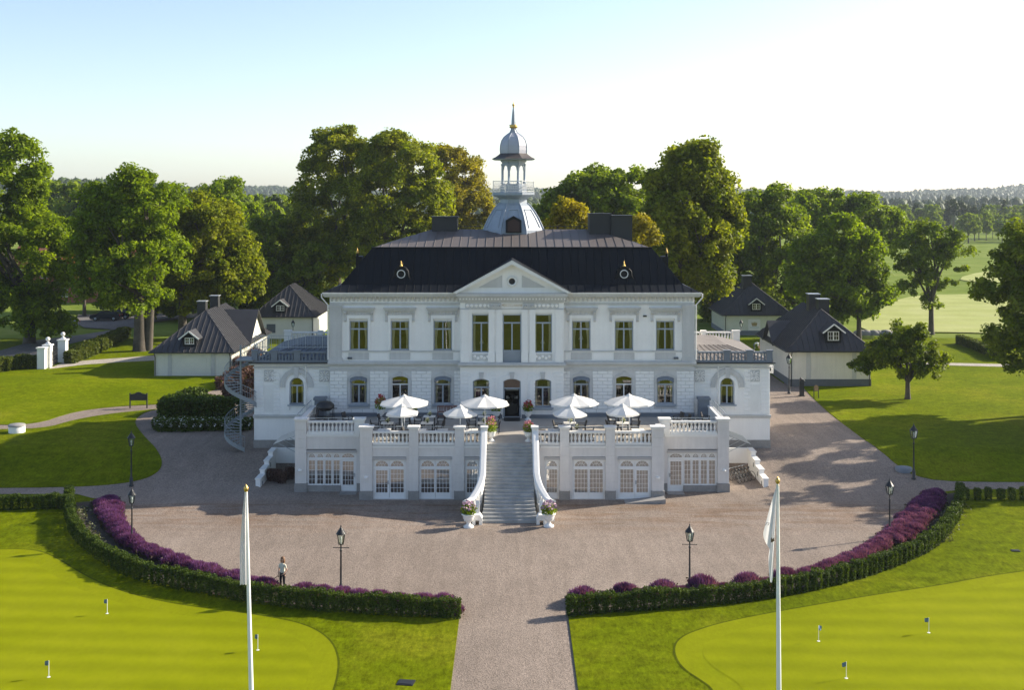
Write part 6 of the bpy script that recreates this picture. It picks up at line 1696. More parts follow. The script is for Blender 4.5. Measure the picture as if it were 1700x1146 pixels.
BB = quads_mesh('foliage', box_leaves(2.0,2.0,1.5,1400,.12,.9), LEAF_BERB)
for px,py,s in ((372,640,.8),(388,636,1.0),(402,630,1.1),(398,616,1.2),(412,618,1.3),(385,652,.9),(414,600,1.2),(405,652,1.0)):
    p = G(px,py+6); t = thing('berberis_shrub', 'purple-brown shrub behind the spiral stair', 'shrub', tuple(p), 'purple-brown shrubs behind the spiral stair'); put('foliage', BB, t, (0,0,0), rng.uniform(0,3), (s,s,s))
for px, py in ((450,806),(470,800),(478,812),(462,812)):
    p = G(px,py-26); t = thing('dark_shrub', 'dark leafy plant in the sunken corner left of the terrace', 'shrub', (U(px,88.5),88.5+rng.uniform(-.6,.8),0), 'dark plants in the left sunken area'); put('foliage', BB, t, (0,0,0), rng.uniform(0,3), (.3,.3,.55))

# ------------------------------------------------------------------ lamps
lm = lantern_mesh(1.35)
LPOST = MB().lathe([(.17,0),(.17,.12),(.13,.16),(.125,.55),(.09,.68),(.06,.76),(.055,1.5),(.045,2.55),(.07,2.58),(.07,2.64),(.042,2.68),(.038,2.9),(.06,2.95),(.035,3.0)],12).data('post', BLACK)
LBAR = MB().tube([(-.42,0,2.78),(.42,0,2.78)],.022,6).lathe([(.001,-.04),(.035,0),(.001,.04)],6,(-.44,0,2.78)).lathe([(.001,-.04),(.035,0),(.001,.04)],6,(.44,0,2.78)).data('ladder_bar', BLACK)
LFR = lm.data('lantern', BLACK)
LCAP = MB().lathe([(.30,.56),(.14,.80),(.10,.82),(.10,.88),(.03,.93),(.05,1.0),(.012,1.05),(.001,1.2)],8).data('lantern_cap', BLACK)
gl = MB()
for k in range(4):
    a = math.pi/4+k*math.pi/2; a2 = a+math.pi/2; r0, r1 = .17, .275
    gl.quad((r0*math.cos(a),r0*math.sin(a),.01),(r0*math.cos(a2),r0*math.sin(a2),.01),(r1*math.cos(a2),r1*math.sin(a2),.56),(r1*math.cos(a),r1*math.sin(a),.56))
LGL = gl.data('lantern_glass', CLEAR)
LBU = MB().lathe([(.03,.0),(.03,.2),(.05,.24),(.05,.38),(.001,.42)],8).data('burner', CAPW)
def lamp_post(label, p, bar=False, s=1.0, rot=.2, name='street_lamp', cat='lamp post'):
    t = thing(name, label, cat, (p.x,p.y,p.z), 'iron lamp posts around the forecourt', rot); t.scale = (s,s,s)
    put('post', LPOST, t, (0,0,0))
    if bar: put('ladder_bar', LBAR, t, (0,0,0), -.25)
    l = put('lantern', LFR, t, (0,0,3.0))
    put('lantern_cap', LCAP, l, (0,0,0)); put('lantern_glass', LGL, l, (0,0,0)); put('burner', LBU, l, (0,0,0))
    return t
lamp_post('black lamp post standing in the purple flowers of the left bed', G(219,907), s=.86)
lamp_post('black lamp post on the shaded lawn edge at the left of the forecourt', G(218,808), s=.98)
lamp_post('black lamp post with a ladder bar right of the standing woman', G(566,991), True, .92)
lamp_post('black lamp post with a ladder bar behind the right hedge near the flag', G(1145,979), True, .86)
lamp_post('black lamp post in the purple flowers of the right bed', G(1477,894), s=.90)
lamp_post('black lamp post on the right lawn corner beside the round cover', G(1517,796), s=1.0)
lamp_post('slim lamp post in front of the right white lodge corner', G(1310,654), s=1.0)
for s, nm in ((-1,'left'),(1,'right')):
    t = thing('pier_lantern', 'small lantern on the rear parapet of the %s wing roof' % ('blue' if s<0 else 'brown'), 'lantern', (s*19.9+.45, 107.0, 9.05)); t.scale = (.62,.62,.62)
    put('stem', MB().lathe([(.10,0),(.05,.06),(.04,.5)],8).data('stem', BLACK), t, (0,0,0))
    l = put('lantern', LFR, t, (0,0,.5)); put('lantern_cap', LCAP, l, (0,0,0)); put('lantern_glass', LGL, l, (0,0,0)); put('burner', LBU, l, (0,0,0))

# ------------------------------------------------------------------ flagpoles and flags
def flagpole(label, xt, xb, ytop, d):
    zt = V(ytop,d); xa, xc = U(xt,d), U(xb,d)
    k = (xa-xc)/(V(ytop,d)-V(1146,d)); x0 = xa - k*zt
    t = thing('flagpole', label, 'flagpole', (x0,d,0))
    put('pole', MB().tube([(0,0,0),(k*zt*.5,0,zt*.5),(k*(zt-.1),0,zt-.1)],[.095,.075,.046],14).data('pole', POLEW), t, (0,0,0))
    put('finial', MB().lathe([(.05,-.14),(.03,-.10),(.07,-.04),(.078,.02),(.055,.07),(.02,.11),(.001,.14)],12,(k*zt,0,zt)).data('finial', GOLD), t, (0,0,0))
    return x0, k, zt
fp1 = flagpole('tall white flagpole on the left putting green with a slack flag', 408.5, 417, 812, 38)
fp2 = flagpole('tall white flagpole on the right putting green with a half open flag', 1291, 1293, 799, 38)
def flag(name, label, d, cols, foldy, emblem=None):
    """cols: list of (py, [px...]) rows; cloth hanging in folds"""
    mb = MB(); n = len(cols[0][1]); vs = []
    for j, (py, xs) in enumerate(cols):
        for i, px in enumerate(xs): vs.append((U(px,d), d-.05+foldy(i,j), V(py[i] if hasattr(py,'__len__') else py, d)))
    mb.add(vs, [(j*n+i,j*n+i+1,(j+1)*n+i+1,(j+1)*n+i) for j in range(len(cols)-1) for i in range(n-1)], True)
    o = mb.build(name, FLAGW); sb = o.modifiers.new('smooth','SUBSURF'); sb.levels = 1; sb.render_levels = 2
    return tag(o, label, 'flag')
zig = lambda i, j: (-.16 if i%2 else .10)*(min(1,j/2))
rows = []
for j in range(9):
    t = j/8; py = 818+t*152
    l = 407.5-1-8.5*min(1,t*1.6)**.8; r = 409+t*2.5
    rows.append((py, [r-(r-l)*u for u in (0,.2,.35,.5,.65,.82,1.0)]))
flag('flag', 'white flag hanging slack along the left flagpole', 38, rows, zig)
rows = []
for j in range(11):
    t = j/10
    top = [806,806,807,808,809,810]; bot = [968,966,915,912,905,889]
    xt_ = [1289.5,1289,1288.5,1288.3,1288,1287.5]; xb_ = [1282.5,1273.5,1276,1279,1272,1266]
    py = [a+(b-a)*t for a,b in zip(top,bot)]
    rows.append((py, [a+(b-a)*(t**(1.0 if i<2 else .95)) for i,(a,b) in enumerate(zip(xt_,xb_))]))
fl2 = flag('flag', 'white flag with a small dark crest, half open beside the right flagpole', 38, rows, lambda i,j: (-.30 if i in (1,) else .18 if i==2 else -.12 if i==3 else .05)*min(1,j/4))
EMB = mat('dark_gold_emblem', (0.16,0.10,0.05), .8, .3, 30, 0)
e = MB(); d = 37.60
e.add([(U(1279.5,d),d,V(902,d)),(U(1285.5,d),d,V(899,d)),(U(1285,d),d,V(893,d)),(U(1282.5,d),d,V(896,d)),(U(1281,d),d,V(892.5,d)),(U(1280,d),d,V(895,d))],[(0,1,2,3,4,5)])
e.build('crest', EMB, fl2, (0,0,0))
e = MB(); d = 37.78
e.tube([(U(1271,d),d,V(873,d)),(U(1273,d),d,V(868,d)),(U(1277,d),d,V(869,d)),(U(1275,d),d,V(873,d))],.012,5)
e.build('script_mark', mat('grey_flag_print',(0.4,0.4,0.42),.8,.1,5,0), fl2, (0,0,0))

# ------------------------------------------------------------------ putting-green cups and flags
PSTK = MB().tube([(0,0,0),(0,0,.72)],.012,6).data('stick', CAPW)
PFL = MB().add([(0,0,.72),(.10,.03,.71),(.17,-.02,.66),(.16,.0,.50),(.08,-.03,.48),(0,0,.54)],[(0,1,4,5),(1,2,3,4)]).data('pennant', mat('blue_white_pennant',(0.10,0.18,0.32),.8,.5,14,0))
PCUP = MB().lathe([(.07,.004),(.06,.006)],12).data('cup_rim', CAPW)
for lab, px, py, rz in (('blue putting flag behind the left flagpole', 428,1083,2.6),('blue putting flag in the middle of the left green',178,1022,2.9),('blue putting flag nearest the lower left corner',81,1128,3.0),
                    ('blue putting flag on the far side of the right green',1542,1054,2.9),('blue putting flag right of the right flagpole',1359,1068,.6),('blue putting flag at the bottom of the right green',1405,1130,3.3)):
    p = G(px,py); t = thing('putting_flag', lab, 'golf flag', (p.x,p.y,p.z+.078), 'putting flags', rz); s = 1.0; t.scale = (1.15,1.15,1.0)
    put('stick', PSTK, t, (0,0,0)); put('pennant', PFL, t, (0,0,0)); put('cup_rim', PCUP, t, (0,0,0))
for lab, px, py, w in (('dark flat cover plate on the left lawn by the path corner',674,1137,.36),('dark flat cover plate on the right lawn above the green',1686,917,.24)):
    p = G(px,py); o = MB().box(-w,w,-w*.8,w*.8,0,.03).box(-w*.8,w*.8,-w*.6,w*.6,.03,.05).build('cover_plate', BLACK, None, (p.x,p.y,.062)); tag(o, lab, 'cover plate'); o.rotation_euler[2] = -.15

# ------------------------------------------------------------------ garden bits
p = G(28,719)
t = thing('well_ring', 'low white round well ring with a grey lid on the left path', 'well', (p.x,p.y,p.z))
put('ring', MB().lathe([(.66,-.1),(.66,.55),(.60,.60)],24).data('ring', CAPW), t, (0,0,0)); put('lid', MB().lathe([(.70,.58),(.70,.66),(.62,.72),(.001,.76)],24).data('lid', GRANITE), t, (0,0,0))
p = G(1500,781)
t = thing('round_cover', 'flat round stone cover on the lawn beside the right lamp post', 'cover', (p.x,p.y,p.z)); put('slab', MB().lathe([(.62,-.1),(.62,.18),(.58,.22),(.001,.24)],24).data('slab', BALD), t, (0,0,0))
p = G(230,678)
t = thing('black_signboard', 'black arched signboard on two posts at the lawn path', 'sign', (p.x,p.y,p.z))
sb = MB(); ap = arch_pts(-.35,.35,1.5,.16,6)
sb.prism_y([(-.72,.72),(.72,.72),(.72,1.28),(.45,1.34)]+list(reversed(ap))+[(-.45,1.34),(-.72,1.28)], -.04,.04)
put('board', sb.data('board', BLACK), t, (0,0,0))
for s in (-1,1): put('post', MB().box(s*.78-.05,s*.78+.05,-.05,.05,-.1,1.4).data('post', BLACK), t, (0,0,0))
p = G(1331,658)
t = thing('info_stand', 'dark upright info stand with a slanted pale panel by the lodge lane', 'stand', (p.x,p.y,p.z))
put('body', MB().prism_x([(-.16,0),(.16,0),(.13,1.5),(-.06,1.62),(-.13,1.45)],-.2,.2).lathe([(.13,1.55),(.15,1.68),(.09,1.8),(.001,1.84)],8,(-.08,0,0)).data('body', BLACK), t, (0,0,0)); put('panel', MB().bar((.12,-.05,1.72),(.30,-.05,1.5),.3,.03).data('panel', CAPW), t, (0,0,0)); put('foot', MB().box(-.28,.28,-.25,.25,0,.06).data('foot', BLACK), t, (0,0,0))
p = G(1355,662)
t = thing('small_signboard', 'small tan sign on two dark legs on the lodge lawn', 'sign', (p.x,p.y,p.z))
put('board', MB().prism_y([(-.2,.75),(.2,.75),(.2,1.15),(.1,1.28),(-.1,1.28),(-.2,1.15)],-.03,.03).data('board', WOODL), t, (0,0,0))
for s in (-1,1): put('leg', MB().box(s*.22-.03,s*.22+.03,-.04,.04,-.05,1.0).data('leg', BLACK), t, (0,0,0))
p = G(1642,588)
t = thing('course_sign', 'dark oval course marker on a thin post at the right lawn hedge', 'sign', (p.x,p.y,p.z)); put('post', MB().tube([(0,0,0),(0,0,2.2)],.04,6).data('post', BLACK), t, (0,0,0)); put('disc', MB().lathe([(.001,-.05),(.3,-.05),(.34,0),(.3,.05),(.001,.05)],14,(0,0,0)).data('disc', DGREY), t, (0,0,2.4)).rotation_euler[0] = R(90)
t = thing('white_dome', 'white rounded dome tent half hidden by the right wing', 'tent', (23.2,117,1.35))
put('shell', MB().lathe([(1.7,0),(1.68,.5),(1.5,1.0),(1.1,1.5),(.6,1.8),(.001,1.95)],18).data('shell', CANVAS), t, (0,0,0)); put('base_ring', MB().lathe([(1.75,0),(1.75,.1)],18).data('base_ring', CAPW), t, (0,0,0))
for k in range(9):
    q = G(1425+k*6.5, 556); o = MB().lathe([(.9,-.2),(1.0,.25),(.6,.6),(.001,.68)],7).build('field_stone', GRANITE, None, (q.x,q.y,q.z+.05)); o.scale = (rng.uniform(.6,1.1),rng.uniform(.5,.9),rng.uniform(.5,1)); tag(o, 'grey field stone in the row by the pale fairway', 'stone', 'field stones by the fairway')

# gate
def gate_pillar(label, px, py, w, h, ball):
    p = G(px,py); t = thing('gate_pillar', label, 'pillar', (p.x,p.y,p.z))
    n = 5
    for k in range(n): put('pillar_block', MB().box(-w/2,w/2,-w/2,w/2,k*h/n+.012,(k+1)*h/n-.012).data('pillar_block', CAPW), t, (0,0,0))
    put('core', MB().box(-w/2+.02,w/2-.02,-w/2+.02,w/2-.02,-.2,h-.02).data('core', CAPW), t, (0,0,0))
    put('cap', MB().box(-w/2-.1,w/2+.1,-w/2-.1,w/2+.1,h,h+.14).lathe([(w/2,.14),(.12,.42 if ball else .18)],4,(0,0,h),R(45),False).data('cap', CAPW), t, (0,0,0))
    if ball: put('ball', MB().lathe([(.08,.4),(.07,.5),(.2,.58),(.26,.75),(.2,.92),(.001,1.0)],14,(0,0,h)).data('ball', CAPW), t, (0,0,0))
    return p
gate_pillar('white gate pillar without a ball, leftmost of the gate', 70, 613, .85, 2.35, False)
ga = gate_pillar('white gate pillar topped with a ball left of the iron gate', 79.5, 611, .80, 2.55, True)
gb_ = gate_pillar('taller white gate pillar topped with a ball right of the iron gate', 104.5, 602, .90, 2.6, True)
t = thing('iron_gate', 'black wrought iron gate between the two ball-topped pillars', 'gate', ((ga.x+gb_.x)/2,(ga.y+gb_.y)/2,1.35))
A = Vector((ga.x+.45,ga.y+.1,0)); B = Vector((gb_.x-.5,gb_.y-.1,0)); O = Vector((t.location.x,t.location.y,0))
mb = MB(); hf = lambda u: 1.9+.55*math.exp(-((u-.4)/.18)**2)
for z in (.15,.9,1.6): mb.bar(A-O+Vector((0,0,z)),B-O+Vector((0,0,z)),.05)
for k in range(15):
    u = k/14; q = A.lerp(B,u)-O; mb.bar(q+Vector((0,0,.1)),q+Vector((0,0,hf(u))),.04)
put('frame', mb.data('frame', BLACK), t, (0,0,0))
mb = MB()
for k in range(6):
    for z in (.5,1.25):
        q = A.lerp(B,(k+.5)/6)-O; mb.tube([q+Vector((.12*math.cos(a)*(1-a/9),.03,z+.22*math.sin(a)*(1-a/9))) for a in [i*.7 for i in range(11)]],.018,5)
put('scrollwork', mb.data('scrollwork', BLACK), t, (0,0,0))

# cars
def car(label, p, rz, body, estate=True):
    t = thing('parked_car', label, 'car', (p.x,p.y,p.z+.08), 'cars in the left car park', rz)
    prof = [(-2.3,.35),(-2.32,.75),(-2.2,.95),(-1.3,1.02),(-.75,1.42),(.3,1.5),(1.6,1.44),(2.05,1.05),(2.28,.95),(2.3,.4)] if estate else [(-2.2,.35),(-2.22,.75),(-2.0,.92),(-1.2,1.0),(-.5,1.40),(.5,1.45),(1.2,1.35),(1.75,1.0),(2.15,.92),(2.2,.4)]
    mb = MB(); n = len(prof); vs = []
    for y, k in ((-.88,1),(-.80,0),(.80,0),(.88,1)):
        for x, z in prof:
            yy = y
            if z > 1.1: yy = y*.80
            vs.append((x,yy,z if k==0 else min(z,z)))
    mb.add(vs, [(j*n+i,j*n+i+1,(j+1)*n+i+1,(j+1)*n+i) for j in range(3) for i in range(n-1)]+[tuple(range(n-1,-1,-1)),tuple(range(3*n,4*n))], False)
    mb.box(-2.2,2.2,-.84,.84,.28,.36)
    b = put('body', mb.data('body', body), t, (0,0,0))
    for s in (-1,1):
        y = s*.725; mb = MB()
        for a in ([(-1.15,1.06),(-.7,1.37),(-.1,1.40),(-.1,1.06)],[(-.02,1.06),(-.02,1.40),(.75,1.41),(.85,1.06)],[(.95,1.06),(.85,1.40),(1.5,1.36),(1.85,1.08)]):
            mb.quad(*[(x,s*(.89 if z<1.1 else .722),z) for x,z in a])
        put('side_window', mb.data('side_window', CARGL), t, (0,0,0))
        for x in (-1.4,1.4):
            w = MB().lathe([(.20,-.1),(.33,-.1),(.34,0),(.33,.1),(.2,.1)],16).data('wheel', TYRE)
            o = put('wheel', w, t, (x,s*.80,.33)); o.rotation_euler[0] = R(90)
            rm = put('rim', MB().lathe([(.001,-.12),(.2,-.115),(.2,.115),(.001,.12)],12).data('rim', STEEL), o, (0,0,0))
        put('headlight', MB().box(-2.33,-2.2,s*.62-.18,s*.62+.18,.72,.88).data('headlight', CLEARP), t, (0,0,0))
        put('tail_light', MB().box(2.2,2.33,s*.68-.14,s*.68+.14,.75,1.0).data('tail_light', PETALR), t, (0,0,0))
    put('windscreen', MB().quad((-1.27,-.68,1.06),(-.80,-.62,1.40),(-.80,.62,1.40),(-1.27,.68,1.06)).data('windscreen', CARGL), t, (0,0,.015))
    put('rear_window', MB().quad((2.02,-.68,1.10),(1.64,-.62,1.42),(1.64,.62,1.42),(2.02,.68,1.10)).data('rear_window', CARGL), t, (.03,0,.01))
TYRE = mat('tyre_rubber',(0.02,0.02,0.02),.8,.1,3,0); CARGL = mat('car_glass',(0.02,0.025,0.03),.08,.1,2,0); CLEARP = mat('lamp_plastic',(0.7,0.72,0.72),.2,.05,3,0)
car('silver grey estate car parked under the left ash', G(104,545), .12, mat('silver_paint',(0.42,0.44,0.46),.3,.03,2,0,metal=.5))
car('dark car parked with its tail to the right in the car park', G(176,533), .05, mat('dark_blue_paint',(0.018,0.02,0.03),.25,.05,2,0))
car('black car half hidden behind the dark car in the car park', G(195,530), .1, mat('black_paint',(0.012,0.012,0.014),.25,.05,2,0), False)

# ------------------------------------------------------------------ spiral stair
SSTEEL = mat('grey_stair_steel', (0.24,0.27,0.29), 0.55, 0.1, 2, 0.03)
ss = thing('spiral_stair', 'grey steel spiral staircase at the left end of the manor', 'staircase', (-21.15,93.9,1.35))
Rr, zt = 1.22, 6.9
put('pole', MB().tube([(0,0,0),(0,0,zt+1.1)],.075,10).data('pole', SSTEEL), ss, (0,0,0))
NS = 36; a0 = -.35*math.pi; da = 2*math.pi*1.75/NS
def sp(r, a, z): return Vector((r*math.cos(a), r*math.sin(a), z))
tread = MB()
for k in range(NS):
    a = a0-k*da; z = (k+1)*zt/NS
    tr = MB(); v = [sp(.06,a,z),sp(Rr,a,z),sp(Rr,a-da*1.08,z),sp(.06,a-da*1.08,z)]
    tr.add(v+[q-Vector((0,0,.05)) for q in v],[(0,1,2,3),(7,6,5,4),(0,4,5,1),(1,5,6,2),(2,6,7,3),(3,7,4,0)])
    put('tread', tr.data('tread', SSTEEL), ss, (0,0,0))
mb = MB(); vs = []
m = NS*2
for k in range(m+1):
    a = a0-k*da/2; z = k*zt/m
    for r, dz in ((Rr,-.12),(Rr+.03,-.12),(Rr+.03,.22),(Rr,.22)): vs.append(sp(r,a,z+dz))
mb.add(vs,[(k*4+i,k*4+(i+1)%4,(k+1)*4+(i+1)%4,(k+1)*4+i) for k in range(m) for i in range(4)])
put('stringer', mb.data('stringer', SSTEEL), ss, (0,0,0))
mb = MB()
for h in (1.05,.62): mb.tube([sp(Rr,a0-k*da/2,k*zt/m+h) for k in range(m+1)],.024 if h>1 else .014,6)
for k in range(m*1+1): mb.bar(sp(Rr,a0-k*da/2,k*zt/m+.2),sp(Rr,a0-k*da/2,k*zt/m+1.05),.018)
put('handrail', mb.data('handrail', SSTEEL), ss, (0,0,0))
put('landing', MB().box(-.2,1.1,-.9,1.2,zt-.02,zt+.06).data('landing', SSTEEL), ss, (0,0,0))

# ------------------------------------------------------------------ terrace furniture
def umbrella_proto(name, label, cat, n, rad, zr, ztop, drop, x, y):
    t = thing(name, label, cat, (x,y,FLOOR))
    mb = MB(); a0 = math.pi/n
    rim = [Vector((rad*math.cos(a0+2*math.pi*k/n), rad*math.sin(a0+2*math.pi*k/n), zr)) for k in range(n)]
    top = Vector((0,0,ztop)); vs = [top]; fs = []
    m = 4
    for j in range(1,m+1):
        for k in range(n):
            f = j/m
            vs.append(top.lerp(rim[k],f)+Vector((0,0,.03*rad/1.8*math.sin(f*math.pi))))
            q = top.lerp((rim[k]+rim[(k+1)%n])/2,f)+Vector((0,0,.01*math.sin(f*math.pi)-.05*f*f)); vs.append(q)
    W = 2*n
    for k in range(W): fs.append((0,1+k,1+(k+1)%W))
    for j in range(m-1):
        for k in range(W): fs.append((1+j*W+k,1+(j+1)*W+k,1+(j+1)*W+(k+1)%W,1+j*W+(k+1)%W))
    mb.add(vs, fs)
    base = 1+(m-1)*W
    low = [Vector(vs[base+k])+Vector((0,0,-drop)) for k in range(W)]
    mb.add([vs[base+k] for k in range(W)]+low, [(k,k+W,(k+1)%W+W,(k+1)%W) for k in range(W)])
    c = put('canopy', mb.data('canopy', CANVAS), t, (0,0,0))
    put('vent_cap', MB().lathe([(.26,ztop-.06),(.12,ztop+.04),(.03,ztop+.10),(.001,ztop+.14)],n,(0,0,0),a0,False).data('vent_cap', CANVAS), c, (0,0,0))
    rb = MB()
    for r in rim: rb.bar(top-Vector((0,0,.12)),r-Vector((0,0,.03)),.025); rb.bar((0,0,zr-.35),top.lerp(r,.5)-Vector((0,0,.05)),.02)
    put('rib', rb.data('rib', POLEW), t, (0,0,0))
    put('pole', MB().tube([(0,0,.05),(0,0,ztop)],.03,10).data('pole', POLEW), t, (0,0,0))
    put('base', MB().lathe([(.35,0),(.35,.06),(.06,.09),(.05,.35)],14).data('base', GRANITE), t, (0,0,0))
    return t
GU = 'white parasols on the terrace'
YB_, YS_ = 86.0, 84.5
u0 = umbrella_proto('large_parasol','large white parasol, leftmost of the big ones on the terrace','parasol',8,1.80,2.32,2.84,.10,U(671,YB_),YB_)
u0['group'] = GU
dup(u0,(U(805,YB_),YB_-.1,FLOOR),.12,'large white parasol just left of the entrance door',GU)
dup(u0,(U(953.5,YB_),YB_+.3,FLOOR),.2,'large white parasol first right of the stair',GU)
dup(u0,(U(1045,YB_),YB_+.3,FLOOR),.35,'large white parasol furthest right on the terrace',GU)
u1 = umbrella_proto('small_parasol','small white parasol below the leftmost big one','parasol',6,1.24,1.88,2.42,.12,U(667.5,YS_),YS_); u1['group'] = GU
dup(u1,(U(764,YS_),YS_,FLOOR-.05),.3,'small white parasol left of the stair, in front of the second big one',GU)
dup(u1,(U(946,YS_),YS_,FLOOR-.06),.25,'small white parasol right of the stair in front of the third big one',GU)
dup(u1,(U(1033.5,YS_),YS_,FLOOR+.03),.1,'small white parasol right of the stair under the furthest big one',GU)
# chair and table prototypes
def chair_proto():
    t = thing('terrace_chair','','chair',(0,0,0))
    put('seat', MB().box(-.27,.27,-.27,.27,.38,.45).data('seat', WICKER), t, (0,0,0))
    put('backrest', MB().prism_x([(.22,.45),(.28,.45),(.40,.92),(.34,.94)],-.27,.27).data('backrest', WICKER), t, (0,0,0))
    put('cushion', MB().box(-.25,.25,-.26,.2,.451,.51).data('cushion', CUSH), t, (0,0,0))
    for s in (-1,1):
        put('armrest', MB().bar((s*.28,-.25,.64),(s*.28,.3,.66),.06,.04).bar((s*.28,-.24,.0),(s*.28,-.24,.64),.05).data('armrest', WICKER), t, (0,0,0))
        put('leg', MB().bar((s*.25,.25,0),(s*.25,.27,.42),.05).data('leg', WICKER), t, (0,0,0))
    return t
def table_proto():
    t = thing('terrace_table','','table',(0,0,0))
    put('tabletop', MB().box(-.44,.44,-.40,.40,.71,.745).data('tabletop', TTOP), t, (0,0,0))
    for sx_ in (-1,1):
        for sy in (-1,1): put('leg', MB().box(sx_*.38-.025,sx_*.38+.025,sy*.34-.025,sy*.34+.025,0,.71).data('leg', BLACK), t, (0,0,0))
    return t
ch0, tb0 = chair_proto(), table_proto()
_used = {'c':False,'t':False}
def add_chair(x, y, rz, label, group='wicker chairs on the terrace'):
    if not _used['c']: _used['c'] = True; o = ch0; o.location = (x,y,FLOOR); o.rotation_euler[2] = rz; o['label'] = label; o['group'] = group; return o
    return dup(ch0, (x,y,FLOOR), rz, label, group)
def add_table(x, y, label, group='white-topped terrace tables'):
    if not _used['t']: _used['t'] = True; o = tb0; o.location = (x,y,FLOOR); o['label'] = label; o['group'] = group; return o
    return dup(tb0, (x,y,FLOOR), 0, label, group)
VASE = MB().lathe([(.05,0),(.07,.04),(.05,.12),(.06,.15)],10).data('vase', mat('dark_vase',(0.03,0.035,0.03),.3,.1,3,0))
Pq = npr.normal(size=(46,3))*np.array([.08,.08,.06])+np.array([0,0,.24]); VFL = quads_mesh('blooms', leafquads(Pq, unit(npr.normal(size=(46,3))+np.array([0,0,1.])), .05, .8), mat('pale_yellow_petals',(0.7,0.68,0.42),.8,.1,6,0))
Pq = npr.normal(size=(40,3))*np.array([.07,.07,.05])+np.array([0,0,.18]); VGR = quads_mesh('greens', leafquads(Pq, unit(npr.normal(size=(40,3))), .05), LEAF_MID)
TAB = [(643,86.8,'left table of the middle row under the leftmost big parasol'),(709,86.8,'middle-row table left of the second small parasol'),(803,86.8,'middle-row table below the second big parasol'),
       (655,89.4,'back-row table behind the leftmost big parasol'),(713,89.4,'back-row table near the brown wooden bench'),(803.5,89.4,'back-row table left of the entrance'),
       (638,84.3,'front-row table at the left balustrade'),(697,84.3,'front-row table between the first two balustrade piers'),(733,84.3,'front-row table with grey top beside the second small parasol'),(783,84.3,'front-row table left of the stair head'),
       (946,86.8,'middle-row table first right of the stair'),(1034,86.8,'middle-row table under the right-hand parasols'),(1035,89.4,'back-row table on the right terrace'),(920,84.3,'front-row table right of the stair head'),(957,84.3,'front-row table below the third small parasol'),(1059,84.3,'front-row table at the right balustrade')]
for i,(px,y,lab) in enumerate(TAB):
    x = U(px,y); add_table(x,y,'white '+lab)
    for s in (-1,1):
        if i in (8,) : continue
        add_chair(x+s*.85, y+rng.uniform(-.08,.08), -s*math.pi/2+rng.uniform(-.15,.15), 'wicker chair %s of the %s' % ('left' if s<0 else 'right', lab))
    if i not in (6,7,8,9,15,13):
        t = thing('flower_vase','small flower vase on the %s' % lab,'vase',(x+.03,y,FLOOR+.747),'flower vases on the tables'); v = put('vase', VASE, t, (0,0,0)); put('blooms', VFL, t, (0,0,0)); put('greens', VGR, t, (0,0,0))
for lab, px, y, rz in (('armchair at the left end of the left lounge group',518,89.9,1.3),('armchair at the right end of the left lounge group',577,90.0,-1.2),('armchair with pale back in the right lounge group',1126,90.0,1.2),('second armchair of the right lounge group',1138,89.2,1.4),('armchair nearest the parapet in the right lounge group',1172,89.9,-1.3)):
    add_chair(U(px,y), y, -rz, 'dark wicker '+lab)
for lab, px in (('low dark lounge table by the grill',548),('low dark lounge table on the right end terrace',1150)):
    y = 89.6; t = thing('lounge_table', lab, 'table', (U(px,y),y,FLOOR), 'low lounge tables'); put('tabletop', MB().box(-.5,.5,-.35,.35,.40,.45).data('tabletop', WICKER), t, (0,0,0))
    for a in (-1,1):
        for b in (-1,1): put('leg', MB().box(a*.44-.03,a*.44+.03,b*.3-.03,b*.3+.03,0,.4).data('leg', WICKER), t, (0,0,0))
    
y = 91.3; t = thing('kettle_grill','big black kettle grill on a legged stand by the left parapet','grill',(U(540,y),y,FLOOR))
put('bowl', MB().lathe([(.06,.78),(.45,.85),(.66,1.05),(.68,1.12)],18).data('bowl', BLACK), t, (0,0,0)); put('lid', MB().lathe([(.70,1.12),(.66,1.30),(.45,1.48),(.15,1.56),(.001,1.57)],18).data('lid', BLACK), t, (0,0,0))
for sx_ in (-1,1):
    for sy in (-1,1): put('leg', MB().bar((sx_*.62,sy*.4,0),(sx_*.58,sy*.36,1.1),.05).data('leg', BLACK), t, (0,0,0))
put('shelf', MB().box(-.58,.58,-.38,.38,.3,.34).bar((.6,-.3,1.05),(.95,-.3,1.05),.05).data('shelf', BLACK), t, (0,0,0))
for k, px in enumerate((732,744.5,757)):
    y = 92.4; t = thing('wooden_chair', 'red-brown folding chair leaning on the wall, %s of three' % ('left','middle','right')[k], 'chair', (U(px,y),y,FLOOR),'red-brown chairs by the wall')
    mb = MB(); mb.box(-.27,-.21,-.03,.03,0,1.0).box(.21,.27,-.03,.03,0,1.0).box(-.21,.21,-.03,.03,.92,1.0)
    put('frame', mb.data('frame', WOODR), t, (0,0,0))
    for z in (.15,.5): put('rail', MB().box(-.21,.21,-.02,.02,z,z+.08).data('rail', WOODR), t, (0,0,0))
    for q in (-.1,0,.1): put('slat', MB().box(q-.03,q+.03,-.015,.015,.58,.92).data('slat', WOODR), t, (0,0,0))
